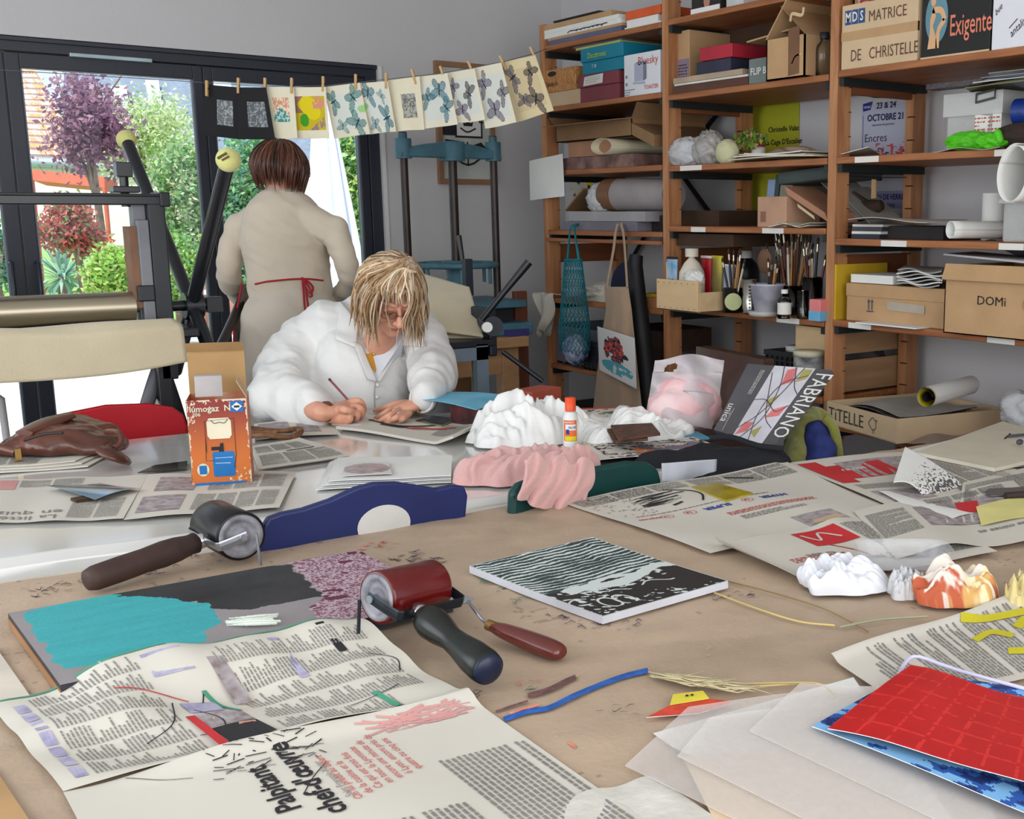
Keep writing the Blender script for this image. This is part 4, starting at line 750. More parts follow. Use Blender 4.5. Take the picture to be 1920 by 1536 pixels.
# low: leather chair, black bin, jars
r=root('leather_chair','brown leather chair back standing in front of the middle bay','chair',(2.75,3.2,0));yA,yB=float(X_(1305,650,2.72)[1]),float(X_(1432,660,2.72)[1]);zt=float(X_(1310,650,2.72)[2])
b=MB();s=Sheet([(2.72,yA,zt-.45),(2.72,yB,zt-.47),(2.72,yB,zt-.015),(2.72,yA,zt)],lambda u,v: .03*np.sin(u*PI)*np.sin(v*PI),n=A(-1,0,0));b.grid(s.S,20,16,.05);part(b,'backrest',mat('brown_leather',(78,52,44),.28,var=.15,bump=.06,coat=.3),r,bevel=.01)
b=MB();b.box((2.5,yB,.42),(2.98,yA,.49));part(b,'seat',mat('brown_leather'),r,bevel=.015)
for (x,y) in ((2.52,yA-.03),(2.52,yB+.03),(2.94,yA-.03),(2.94,yB+.03)): b=MB();b.tube([(x,y,0),(x,y,.42)],.014,8);part(b,'leg',M_rail,r)
z=.70
g=SB(1436,1502,655,z,3.05,.3);crate('black_bin','black plastic bin right of the leather chair back',1440,1500,655,z,3.05,.3,mat('black_plastic'),'bin')
tube_jar('pickle_jar','squat jar with a black-printed pale label beside the third upright',1522,664,z+.0,3.05,.06,mat('printed_jar',(170,172,168),.4,vscale=20,col2=(60,64,70)),lidm=mat('cream_lid',(200,196,170),.5))
tube_jar('honey_jar','pale yellow jar behind the squat printed jar',1505,655,z+.0,3.2,.06,mat('pale_yellow_jar',(190,184,130),.5),lidm=M_white)
g=SB(1262,1420,600,z,3.2,.2);g.zt=z+.06;carton('grey_flat_box','grey flat box on the low middle shelf behind the leather chair','box',g,mat('mauve_grey'))
# ===================== BAY 3 (right)
z=1.875;RIh=RI
g=SB(1593,1712,30,z,3.06,.3,pref=1600);g.zt=z+.36;r=carton('archive_box','brown taped box lettered ARCHIVES behind the paired pale box','box',g,mat('brown_box',(158,118,92),.8))
f=g.fs(.42);M_redm=mat('red_marker',(150,48,44),.7);M_shiny=mat('clear_tape',(190,160,130),.2,coat=.5)
b=MB();b.poly([(.17,.12),(.3,.12),(.3,.36),(.17,.36)],f);part(b,'tape',M_shiny,r)
b=MB();b.poly([(.03,.14),(.15,.14),(.15,.25),(.03,.25)],g.fs(.42,.002));b.poly([(.31,.14),(.40,.14),(.40,.25),(.31,.25)],g.fs(.42,.002));part(b,'paper_label',M_cardL,r)
b=MB();b.text('ARCHIVES',g.fs(.42,.003),.045,.045,.275,bold=.012);b.stroke([(.04,.225),(.08,.23),(.14,.222)],.01,g.fs(.42,.003));b.stroke([(.315,.222),(.36,.228),(.4,.225)],.008,g.fs(.42,.003));b.text('Zentil',g.fs(.42,.003),.035,.05,.17,shear=.2);b.text('Christa B',g.fs(.42,.003),.026,.305,.17,shear=.2);part(b,'red_writing',M_redm,r)
g=SB(1571,1709,66,z,3.025,.036,pref=1571);g.zt=z+.215;r=carton('print_box','pale cardboard box hand-lettered MATRICE and CHRISTELLE','box',g,M_cardL)
f=g.fs(.45,.0015);W_=g.w
b=MB();b.box((g.X-.001,g.y1,z+.095),(g.X+.01,g.y0,z+.125));part(b,'kraft_strip',M_card,r)
M_blue=mat('blue_print',(44,78,132),.6)
b=MB();[b.poly([(.022+k*.042,.148),(.06+k*.042,.148),(.06+k*.042,.196),(.022+k*.042,.196)],f) for k in range(3)];bl=part(b,'blue_squares',M_blue,r)
b=MB();[b.text(c,g.fs(.45,.0022),.045,.041+k*.042,.157,align='c',bold=.02) for k,c in enumerate('MDS')];part(b,'white_lettering',M_tag,bl)
b=MB();b.text('MATRICE',f,.052,.165,.148,bold=-.002,sx=1.05);b.text('DE   CHRISTELLE',f,.055,.06,.025,bold=-.002,sx=.98);part(b,'handwriting',mat('brown_marker',(96,66,54),.7),r)
g=SB(1717,1842,5,z,3.03,.3,pref=1720);g.zt=z+.255;r=carton('banana_box','black carton printed Exigente with an oval figure picture','box',g,mat('black_card',(28,28,28),.6));f=g.fs(.345)
b=MB();b.text('Exigente',f,.092,.145,.062,sx=.66,bold=.006);part(b,'lettering',mat('salmon_print',(226,130,104),.6),r)
b=MB();b.poly([(.078+.058*math.cos(t),.125+.08*math.sin(t)) for t in np.linspace(0,2*PI,32)[:-1]],f);ov=part(b,'oval_picture',mat('dusty_blue',(104,146,160),.6),r)
b=MB();f2=g.fs(.345,.002);b.poly([(.035,.03),(.085,.03),(.08,.06),(.06,.1),(.075,.13),(.06,.16),(.045,.12),(.045,.08)],f2);b.stroke([(.055,.15),(.1,.145),(.12,.115)],.02,f2);b.stroke([(.12,.115),(.09,.085),(.085,.03)],.018,f2);b.poly([(.06+.013*math.cos(t),.175+.014*math.sin(t)) for t in np.linspace(0,2*PI,12)[:-1]],f2);part(b,'figure_shape',mat('print_peach',(226,180,134),.6),ov)
b=MB();b.poly([(.145+.038*math.cos(t)+.02*np.sign(math.cos(t)),.215+.012*math.sin(t)) for t in np.linspace(0,2*PI,22)[:-1]],f);part(b,'hand_hole',M_ink,r)
b=MB();b.box((g.X-.003,g.y1,z),(g.X,g.y0,z+.006));b.box((g.X-.003,g.y1,g.zt-.004),(g.X,g.y0,g.zt));part(b,'worn_edge',M_cardL,r)
g=SB(1845,1990,5,z,3.03,.3,pref=1845);g.zt=z+.31;r=carton('paper_carton','white office paper carton with small black lettering at the right','box',g,mat('white_card'));f=g.fs(.42,.0015)
b=MB();
for (x,y) in ((.11,.03),(.15,.18),(.32,.1)): 
    fr_=lambda a,c,x=x,y=y: f(x+np.asarray(a)*.9-np.asarray(c)*.45,y+np.asarray(a)*.45+np.asarray(c)*.9)
    b.text('antalis',fr_,.034);b.stroke([(0,.032),(.05,.034)],.003,fr_)
b.text('Chris',lambda a,c: f(.03+a*.95-c*.2,.2+a*.2+c),.04,shear=.3);b.text('bue',lambda a,c: f(.02+a*.8-c*.5,.1+a*.5+c*.8),.03,shear=.3);part(b,'lettering',M_ink,r)
b=MB();[b.poly([(x+.008*math.cos(t),y+.008*math.sin(t)) for t in np.linspace(0,2*PI,12)[:-1]],f) for x,y in ((.215,.09),(.25,.25))];part(b,'red_dot',M_redp,r)
# shelf 1.577
z=1.577
def post1(u,v):
    c=np.ones(u.shape+(3,))*lin((186,188,206));k=(v<.36) & (u>.3) & (fbm(u*16,v*22,6)>.56);c[k]=lin((196,84,90));k=(v<.3) & (fbm(u*20,v*26,16)>.64);c[k]=lin((60,62,110));c[(v<.12) & (u>.5)]=lin((206,206,214));return c
Xp=3.556
def wposter(name,label,px0,px1,z0,z1,cf,nu=40,nv=50):
    y0,y1=yz(px0,Xp),yz(px1,Xp);s=Sheet([(Xp,y0,z0),(Xp,y1,z0),(Xp,y1,z1),(Xp,y0,z1)]);r=root(name,label,'poster',(Xp,(y0+y1)/2,z0));b=MB();b.grid(s.S,nu,nv,0,cf,False);part(b,'sheet',ATT(.6),r);return s,r
s,r=wposter('event_poster','pale lilac poster reading 23 & 24 OCTOBRE on the wall',1611,1705,1.572,1.81,post1,60,80);f=s.fn(.002)
b=MB();b.poly([(.01,.215),(.05,.22),(.058,.252),(.008,.245)],f);b.poly([(.01,.0),(.012,.0),(.012,.2),(.01,.2)],f);bd=part(b,'blue_badge',mat('royal_blue',(40,50,150),.6),r);b=MB();b.text('VENISE',s.fn(.003),.012,.014,.227,bold=.02);part(b,'badge_lettering',M_tag,bd)
b=MB();b.text('23 & 24',f,.033,.082,.222,bold=.02);b.text('OCTOBRE 21',f,.036,.034,.175,bold=.025,sx=.93);b.text('Encres',f,.046,.02,.093,bold=-.006);b.text('&',f,.04,.02,.04);b.text('exposition de gravures',f,.013,.06,.155);part(b,'lettering',mat('navy_print',(40,42,84),.6),r)
s,r=wposter('sale_poster','poster reading VITRAIL DE VERRE behind the clothes peg',1600,1705,1.32,1.555,lambda u,v: np.where(((v>.32) & (v<.62))[...,None],lin((150,148,186)),lin((190,190,200)))*np.ones(u.shape+(3,)),20,30);f=s.fn(.002)
b=MB();b.text('MOULIN DE VERRE',f,.03,.06,.115,bold=.025,sx=.85);b.text('ENTREE & TARTINE',f,.019,.09,.085,bold=.02,sx=.85);b.poly([(.1,.19),(.16,.19),(.14,.23),(.11,.23)],f);b.poly([(.01,.05),(.08,.05),(.08,.056),(.01,.056)],f);part(b,'lettering',mat('navy_print'),r)
pg=root('clothes_peg','wooden clothes peg clipped on the thin wire in the right bay','peg',X_(1638,345,XS+.2));c=X_(1638,345,XS+.2);b=MB();b.cbox(c+A(0,.003,-.018),(.01,.007,.07),0);b.cbox(c+A(.004,-.004,-.018),(.01,.006,.068));part(b,'jaw',mat('peg_wood',(206,170,118),.7),pg,bevel=.001)
g=SB(1768,1870,214,z,3.12,.22);g.zt=z+.185;r=root('plastic_bin','clear plastic storage bin with clip lid behind the green glove','box',g.mid());M_bin=film('frosted_plastic',(210,210,208),.55,.15)
b=MB();b.box(g.a(),g.b());part(b,'body',M_bin,r,bevel=.008);b=MB();b.box(g.a()+A(-.008,-.008,g.h-.012),g.b()+A(.008,.008,.004));part(b,'lid',film('lid_plastic',(222,222,220),.55),r)
b=MB();b.tube([(g.X-.012,g.y0-.13,g.zt-.004),(g.X-.014,g.y0-.13,g.zt-.03),(g.X-.014,g.y1+.02,g.zt-.02),(g.X-.012,g.y1+.02,g.zt+.006),(g.X-.012,g.y0-.13,g.zt-.004)],.004,6);part(b,'clip',mat('grey_clip',(70,70,72),.5),r)
b=MB();f=g.face(.002);b.poly([(.12,.05),(.17,.05),(.18,.11),(.12,.12)],f);b.poly([(.19,.05),(.225,.05),(.225,.13),(.19,.13)],f);lb=part(b,'paper_label',M_paper,r);b=MB();lines(b,(lambda q: lambda x,y: q(x+.12,y+.055))(g.face(.003)),.1,.06,.012,.4,7,2);b.poly([(.115,.045),(.165,.05),(.16,.065),(.12,.062)],f);part(b,'label_print',mat('stamp_red',(190,84,60),.6),lb)
r=root('green_glove','bright green rubber gloves crumpled on the right bay shelf','gloves',(3.06,yz(1828),z));M_grn=mat('green_rubber',(82,190,26),.5)
b=MB();blob((3.07,yz(1806),z+.03),(.03,.085,.03),16,.22,31,40,b,base=z+.001);blob((3.06,yz(1850),z+.025),(.03,.06,.025),20,.3,33,36,b,base=z+.001);v_,n_,f_=remesh(b,.003,smooth=3);b=MB();b.add(v_,f_,True);part(b,'glove',M_grn,r)
b=MB();[b.tube([(3.05,yz(1862+k*3),z+.03+.008*k),(3.035,yz(1872+k*2),z+.05-.01*k),(3.04,yz(1874+k),z+.02)],[.012,.012,.01],8,sub=4) for k in range(3)];part(b,'finger',M_grn,r)
def lsheet(name,label,pts,m,X0=None,cat='paper',dz=None,th=.002,z=z,group=None):   # loose sheet on a shelf: pixel corners (front-left, front-right) + depth
    (xa,Xa_),(xb,Xb_)=pts[0],pts[1];(xc,Xc_),(xd,Xd_)=pts[2],pts[3]
    s=Sheet([(Xa_,yz(xa,Xa_),z),(Xb_,yz(xb,Xb_),z),(Xc_,yz(xc,Xc_),z),(Xd_,yz(xd,Xd_),z)],dz,n=A(0,0,1));b=MB();b.grid(s.S,24,16,th);return s,tag(b.build(name,m),label,cat,group)
stack_panel('printed_box','long thin dark box with white print lying on the clear bin','box',1728,1830,190,z+.205,3.06,.06,mat('dark_print_card',(50,42,46),.5,vscale=60,col2=(90,84,88)),h=.018)
zt=z+.192
for k,(m,lb) in enumerate(((mat('khaki_paper',(140,136,100),.8),'khaki paper folded over the clear storage bin'),(M_paper,'white paper lying above the clear storage bin'),(mat('blue_grey_paper',(150,160,180),.8),'blue-grey paper on the pile above the clear bin'),(mat('greyish_paper'),'greyish paper topmost above the clear storage bin'))):
    lsheet('loose_sheet',lb,((1800+k*14,3.03+.02*k),(1960,3.0+.03*k),(1990,3.35),(1830+k*12,3.36)),m,dz=lambda u,v,k=k: .03*np.sin(u*3+k*1.3)*np.sin(v*3)+.012*k,z=zt+.004+.003*k)
r=root('bag_roll','roll of dark blue plastic bags beside the green gloves','roll',(3.12,yz(1902),z+.06));b=MB();b.tube([(3.1,yz(1880),z+.115),(3.12,yz(1960),z+.11)],.04,16);part(b,'roll',mat('blue_poly',(24,52,130),.35,bump=.2),r)
cloth_blob('brush_pad','dark brown bristle pad under the roll of blue bags','pad',(3.1,yz(1905),z+.035),(.06,.13,.045),35,mat('brown_bristle',(58,44,38),.9,bump=.5,bs=200),amp=.12,base=z+.001)
lsheet('loose_sheet','white sheets curling at the left of the right bay beside the upright',((1572,3.05),(1625,3.05),(1660,3.4),(1610,3.4)),M_paper,dz=lambda u,v: .012+.02*u*(1-v))
# shelf 1.291
z=1.291
r=root('paper_cone','large white rolled sheet sticking out above the right shelf','roll',(3.0,yz(1890,2.95),z+.2));c=X_(1890,325,2.86)
def Scn(u,v): th=u*2*PI*1.2+.4;rr=(.062+.006*u)*(1+.1*v);return np.stack([c[0]+.40*v+.01*np.sin(th),c[1]-.05*v-.015+(rr*.8)*np.cos(th),c[2]+rr*1.25*np.sin(th)-.012*v],-1)
b=MB();b.grid(Scn,60,16);part(b,'sheet',M_paper,r,solid=.0015)
g=SB(1880,1990,374,z,3.03,.25);r=root('plastic_tub','clear plastic tub of small grey items under the rolled sheet','box',g.mid());b=MB();b.box(g.a(),g.b());part(b,'body',M_bin,r,bevel=.008);b=MB();b.box(g.a()+A(-.01,-.01,g.h-.014),g.b()+A(.01,.01,.002));part(b,'rim',film('lid_plastic',(222,222,220),.55),r,bevel=.003)
cloth_blob('grey_items','grey and white packets inside the clear plastic tub','packets',(3.15,yz(1950),z+.06),(.09,.12,.05),41,mat('grey_white_mix',(190,192,196),.5,vscale=22,col2=(90,96,110)),amp=.15,base=z+.008)
g=SB(1830,1872,378,z+.0,3.2,.07);r=root('paper_tube','upright white paper tube standing left of the clear tub','tube',g.mid());b=MB();b.tube([(3.24,(g.y0+g.y1)/2,z),(3.24,(g.y0+g.y1)/2,z+.155)],.042,24);part(b,'roll',M_paper,r)
r=root('paper_tube','white rolled poster lying end-on at the shelf front','tube',(3.1,yz(1800),z+.0));p0,p1=A(3.02,yz(1783,3.02),z+.036),A(3.22,yz(1880,3.2),z+.034)
def rolled(p0,p1,r0,turns=1.6,th=.0006,n=40):
    d=nrm(p1-p0);u_=nrm(np.cross(d,A(0,0,1)));w_=np.cross(u_,d)
    def S(u,v): t=u*2*PI*turns;rr=r0*(1-.12*u);p=p0+(p1-p0)*v[...,None];return p+u_*(rr*np.cos(t))[...,None]+w_*(rr*np.sin(t))[...,None]
    return S
b=MB();b.grid(rolled(p0,p1,.029),60,6);part(b,'sheet',M_paper,r,solid=.001)
z0=z
for k,(c,h,lb) in enumerate((((36,44,60),.016,'navy book lowest in the small stack at the left of the right bay'),((212,210,204),.010,'white-edged book above the navy book in the right bay'),((60,62,70),.014,'dark grey book above the white-edged book in the right bay'),((190,188,182),.009,'pale book topmost of the small stack in the right bay'))):
    _,z0=stack_panel('book',lb,'book',1597,1650,400,z0,3.04,.2,mat('bookb_%d' % k,c,.6),h=h,group='small stack of books in the right bay',rz=.03*k);z0+=.0006
stack_panel('dark_box','flat black box beneath the white sheet in the right bay','box',1656,1770,400,z,3.08,.3,mat('near_black'),h=.045)
s,o=lsheet('poster_sheet','large off-white sheet with black letters over the books',((1590,3.02),(1740,2.96),(1815,3.30),(1668,3.36)),mat('cream_white',(206,200,192),.8),dz=lambda u,v: .008*np.sin(u*5)*(1-v),z=z+.068)
b=MB();b.text('BK',s.rot(s.w*.42,s.h*.55,.2,.003),.06,bold=.03);put(b.build('black_lettering',M_ink),o)
lsheet('loose_sheet','curled sheet under the rolled poster near the tub',((1745,3.02),(1868,3.0),(1900,3.25),(1780,3.25)),mat('greyish_paper'),dz=lambda u,v: .01*np.sin(u*4)**2)
r=root('driftwood','dark driftwood piece lying behind the sheet in the right bay','wood',(3.3,yz(1600,3.3),z+.06));b=MB();b.tube([(3.3,yz(1575,3.3),z+.09),(3.32,yz(1610,3.3),z+.1),(3.34,yz(1640,3.3),z+.12)],[.03,.04,.02],10,sub=4);b.tube([(3.33,yz(1622,3.3),z+.11),(3.3,yz(1598,3.3),z+.17)],[.02,.006],8);part(b,'branch',mat('dark_driftwood',(70,52,44),.9,bump=.3),r)
# shelf .997
z=.997
g=SB(1591,1781,532,z,3.05,.34,pref=1600);g.zt=z+.135;r=root('flat_shipping_box','wide brown shipping carton with arrow prints in the right bay','box',g.mid())
b=MB();b.box(g.a(),g.b()-A(0,0,.045));part(b,'body',M_card,r,bevel=.003);b=MB();b.box(g.a()+A(-.003,-.002,g.h-.045),g.b()+A(.002,.002,0));part(b,'lid',M_card,r,bevel=.003)
b=MB();f=g.face(.004)
for x in (.11,.46):
    for q in (0,.016): b.poly([(x+q,.045),(x+q+.004,.045),(x+q+.004,.072),(x+q,.072)],f);b.poly([(x+q-.004,.072),(x+q+.008,.072),(x+q+.002,.084)],f)
    b.poly([(x-.006,.038),(x+.026,.038),(x+.026,.042),(x-.006,.042)],f)
for (a,c_,w,h) in ((.53,.065,.04,.003),(.53,.085,.04,.003),(.53,.065,.003,.022),(.567,.065,.003,.022)): b.poly([(a,c_),(a+w,c_),(a+w,c_+h),(a,c_+h)],f)
part(b,'arrow_print',mat('slate_print',(74,76,96),.7),r);b=MB();b.poly([(.2,.05),(.37,.045),(.37,.075),(.2,.08)],f);part(b,'tape_strip',mat('grey_tape',(176,164,148),.5),r)
zt=z+.137
stack_panel('white_box','long white flat box lying on the wide shipping carton','box',1598,1678,520,zt,3.06,.2,M_paper,h=.03)
for k in range(7): lsheet('folded_newspaper','folded newspaper %s in the pile on the shipping carton' % ('lowest','second','third','fourth','fifth','sixth','topmost')[k],((1684+(k*7) % 5,3.03+.004*k),(1766+(k*5) % 9,3.03),(1775,3.3),(1700,3.3)),M_paper if k % 2 else mat('news_grey',(170,168,164),.8),dz=lambda u,v,k=k: .006*np.sin(u*7+k)*(1-v)+.004,th=.004,z=zt+.004+.008*k,cat='newspaper',group='newspapers on the shipping carton')
b=MB();b.box((3.03,yz(1580),z+.0),(3.3,yz(1572),z+.2));tag(b.build('yellow_folder',mat('ochre_card',(206,168,40),.6)),'ochre yellow folder standing beside the upright left of the shipping carton','folder')
ptube('orange_tube','orange and yellow tube standing before the ochre folder',1574,553,3.06,.016,mat('orange_tube',(226,110,40),.4),mat('ochre_card'),zb=z,group=None)
stack_panel('magazine','thin white magazine sticking out beneath the shipping carton','magazine',1608,1724,597,z,2.98,.2,M_paper,h=.005)
g=SB(1777,2010,505,z,2.97,.36,pref=1800);g.zt=z+.22;r=root('domi_box','big open brown carton hand-lettered DOMI at the right','box',g.mid());open_box(r,g,M_card,((0,-1.2),(2,.5)),fl=.05);b=MB();f=g.face(.002);b.text('DOMi',f,.040,.13,.10,sx=1.1);part(b,'handwriting',M_ink,r);
b=MB();b.text('(...)',f,.035,.3,.1);part(b,'faded_handwriting',mat('faded_marker',(150,124,96),.8),r)
lsheet('foam_board','large pale grey board lying across the open DOMI carton',((1772,3.1),(1990,2.9),(2020,3.2),(1830,3.35)),mat('pale_grey_board',(196,194,196),.7),th=.006,cat='board',dz=lambda u,v: .012*(1-u),z=1.235)
lsheet('dark_fabric','dark crumpled fabric lying on the pale grey board',((1815,3.1),(2000,3.0),(2000,3.3),(1850,3.3)),mat('dark_fabric',(72,66,70),.9),cat='fabric',dz=lambda u,v: .02+.025*np.sin(u*9)*np.sin(v*3),z=1.25)
# shelf .612: crate, TITELLE tray
z=.612
y0,y1=3.30,3.062;z=.70;x0,x1=3.12,3.49;r=root('fruit_crate','pale wooden fruit crate standing on its shelf by the upright','crate',(3.3,3.18,z));M_cr=mat('crate_wood',(172,134,98),.8,var=.2,stretch=(.15,1,1),vscale=20)
for y in (y1,y0-.006):
    for za,zb in ((.01,.13),(.155,.265)): b=MB();b.box((x0,y,z+za),(x1,y+.006,z+zb));part(b,'slat',M_cr,r)
for y in (y1+.006,y0-.022):
    for x in (x0,x1-.016): b=MB();b.box((x,y,z),(x+.016,y+.016,z+.31));part(b,'corner_post',M_cr,r)
b=MB();b.box((x0-.006,y1,z+.01),(x0,y0,z+.25));part(b,'end_board',M_lw,r)
cloth_blob('dark_cloth','dark cloth bundle inside the pale fruit crate','cloth',(3.3,3.18,z+.12),(.13,.09,.08),51,mat('dark_fabric'),base=z+.03)
z=.612
r=root('titelle_tray','shallow cardboard tray hand-lettered TITELLE with a small bird','tray',(3.1,yz(1640),z));
A0,B0=X_(1549,781,2.99),X_(1680,797,2.90);A0[2]=B0[2]=z+.004;dr=nrm(B0-A0);pr=A(-dr[1],dr[0],0);pr=pr if pr[0]>0 else -pr;Lt,Dt,Ht=np.linalg.norm(B0-A0),.46,.085
b=MB();b.obox(A0,dr*Lt,pr*Dt,A(0,0,.004));b.obox(A0,dr*Lt,pr*.005,A(0,0,Ht));b.obox(A0+pr*Dt,dr*Lt,pr*.005,A(0,0,Ht));b.obox(A0,dr*.005,pr*Dt,A(0,0,Ht));b.obox(B0,dr*.005,pr*Dt,A(0,0,Ht));part(b,'body',M_cardL,r)
f=frame(A0-pr*.002,dr,ZX,0);b=MB();b.text('TiTELLE',f,.065,.018,.022,bold=-.002,sx=1.02);b.stroke([(.29,.03),(.275,.045),(.285,.06),(.3,.068),(.31,.06),(.322,.062),(.315,.05),(.318,.035),(.3,.026),(.29,.03)],.0025,f);b.stroke([(.3,.026),(.298,.012)],.002,f);b.stroke([(.307,.027),(.308,.012)],.002,f);part(b,'handwriting',mat('dark_green_marker',(50,64,46),.7),r)
for k,(m,lb) in enumerate(((M_cardL,'beige card lying at the bottom of the TITELLE tray'),(mat('near_black'),'black print sheet lying in the TITELLE tray'),(mat('dark_photo',(74,66,62),.5,vscale=30,col2=(130,120,116)),'dark patterned print lying in the TITELLE tray'),(mat('greyish_paper'),'grey sheet under the rolled poster in the TITELLE tray'))):
    q=A0+A(0,0,.05+.012*k)+pr*.04+dr*(.02+.03*k);s=Sheet([q,q+dr*.26+pr*.02,q+dr*.26+pr*.38,q+pr*.34],lambda u,v: .01*np.sin(u*4+v*3),n=A(0,0,1));b=MB();b.grid(s.S,16,12,.002);tag(b.build('print_sheet',m),lb,'print')
r=root('rolled_poster','rolled poster with a yellow inside lying over the tray','roll',B0+A(0,0,.1));p0,p1=X_(1737,745,2.90),X_(1820,722,3.28);b=MB();b.grid(rolled(p0,p1,.034),50,6);part(b,'sheet',M_paper,r);b=MB();b.grid(rolled(p0+nrm(p1-p0)*.0005,p1,.0325),50,6);i_=part(b,'yellow_inside',mat('yellow_print',(222,206,30),.6),r)
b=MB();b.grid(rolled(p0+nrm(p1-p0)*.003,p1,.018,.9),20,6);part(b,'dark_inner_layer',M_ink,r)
lsheet('kraft_sheet','big greyish kraft sheet curling over the low right shelf edge',((1715,2.93),(1850,2.88),(1990,3.2),(1840,3.3)),mat('greyish_kraft',(160,142,130),.85),th=.001,dz=lambda u,v: .006+.035*np.clip(.25-u,0,1)**1.0*np.sin(v*3)+.015*np.sin(u*5+v*4)**2,z=.613)
for k in range(3): lsheet('grey_cloth',('pale','mid-grey','whitish')[k]+' folded cloth %s on the low right shelf' % ('lowest','second','topmost')[k],((1838+k*8,2.9),(2000,2.85),(2020,3.1),(1890,3.1)),(mat('grey_cloth',(150,144,138),.9),mat('dark_grey_cloth',(110,104,100),.9),M_cloth)[k],cat='cloth',dz=lambda u,v,k=k: .012*np.sin(u*14+k*2+v*5)+.02,th=.01,z=.62+.018*k)
cloth_blob('plastic_bag','clear crumpled plastic bag at the far right of the low shelf','bag',(3.15,yz(1930),.75),(.06,.12,.06),61,M_bag)
g=SB(1572,1790,850,.12,3.06,.3);g.zt=.4;carton('dark_brown_carton','dark brown carton on the bottom of the right bay','box',g,mat('dark_brown_card'))
# ============================================================ PRESSES, LINE OF PRINTS, PICTURE
M_blk=mat('black_enamel',(24,26,32),.35,var=.1,coat=.2);M_steel=mat('bright_steel',(170,160,140),.3,.9,var=.25,stretch=(.1,1,1),vscale=10)
M_felt=mat('cream_felt',(198,185,156),.95,var=.05,bump=.15,bs=150,sheen=.3);M_iron=mat('grey_cast_iron',(120,122,128),.5,.3)
M_brown=mat('brown_iron',(84,66,60),.6,.2,var=.2)
ep=root('etching_press','large black etching press with steel roller by the sliding doors','press',(.5,4,0))
b=MB();b.box((-.7,3.90,1.405),(.99,4.0,1.438));b.box((-.7,3.895,1.43),(.985,4.005,1.44));b.box((.97,3.89,1.40),(1.0,4.01,1.445));part(b,'top_beam',M_blk,ep,bevel=.004)
b=MB();b.box((.935,3.9,.86),(.985,4.0,1.41));part(b,'side_frame',M_blk,ep,bevel=.004);b=MB();b.box((.895,3.93,.9),(.935,3.97,1.41));b.box((.9,3.90,1.05),(.934,3.93,1.36));part(b,'guide_rail',M_iron,ep,bevel=.003)
b=MB();b.box((.878,3.91,1.09),(.90,3.99,1.34));part(b,'wooden_guide',mat('old_wood',(128,92,70),.7,var=.2),ep)
b=MB();b.tube([(-.8,3.95,1.092),(.88,3.95,1.092)],.048,40);part(b,'roller',M_steel,ep);b=MB();b.tube([(-.8,3.95,1.092),(.93,3.95,1.092)],.018,16);part(b,'axle',M_steel,ep)
b=MB();b.cbox((.91,3.95,1.135),(.05,.11,.05));part(b,'bearing_block',M_blk,ep,bevel=.004)
b=MB();b.tube([(.885,3.95,1.40),(.885,3.95,1.5)],.013,12);b.cbox((.885,3.95,1.512),(.045,.045,.045));part(b,'pressure_screw',M_blk,ep,bevel=.003)
b=MB();b.cbox((.885,3.95,1.452),(.075,.06,.02));part(b,'screw_plate',M_blk,ep,bevel=.003)
b=MB();b.box((-.9,3.79,1.0),(1.03,4.7,1.03));part(b,'press_bed',M_blk,ep,bevel=.006)
b=MB();b.box((-.9,3.86,.93),(.95,3.92,.99));b.box((-.9,3.855,.955),(.95,3.86,.965));part(b,'bed_rail',M_brown,ep,bevel=.003)
wh=root('etching_press',None,None) if False else None
H=A(1.055,3.95,1.088)
b=MB();b.tube([(.95,3.95,1.088),(1.13,3.95,1.088)],.017,12);b.cbox((1.12,3.95,1.088),(.05,.05,.05));b.tube([(1.03,3.95,1.088),(1.085,3.95,1.088)],.042,20);part(b,'wheel_hub',M_blk,ep,bevel=.002)
E1=X_(237,262,1.055);E2=X_(428,300,1.055)
for k,e in enumerate((E1,E2)):
    for sg in (1,-1):
        b=MB();e_=H+(e-H)*sg if sg>0 else H+(e-H)*-.55;b.tube([H,e_],.021,16);hd=part(b,'spoke_handle',M_blk,ep)
    bb=MB();d=nrm(e-H);bb.ell(e,.034,nu=24,nv=16);nm=('far','near')[k];o=bb.build('tennis_ball',mat('faded_tennis_ball',(206,204,128),.95,var=.12,bump=.2,bs=200,sheen=.3));tag(o,('plain faded yellow tennis ball capping the farther press handle','faded yellow tennis ball with brown print on the nearer press handle')[k],'tennis ball','tennis balls on the press handles')
    if k: q=MB();f=frame(e-nrm(FW)*.0343,nrm(RI+UP*.5),nrm(UP-RI*.5),0);q.stroke([(-.016,.004),(.014,.006)],.008,f);q.stroke([(-.008,-.006),(.016,-.005)],.006,f);put(q.build('print_mark',mat('brown_print',(84,70,34),.8)),o)
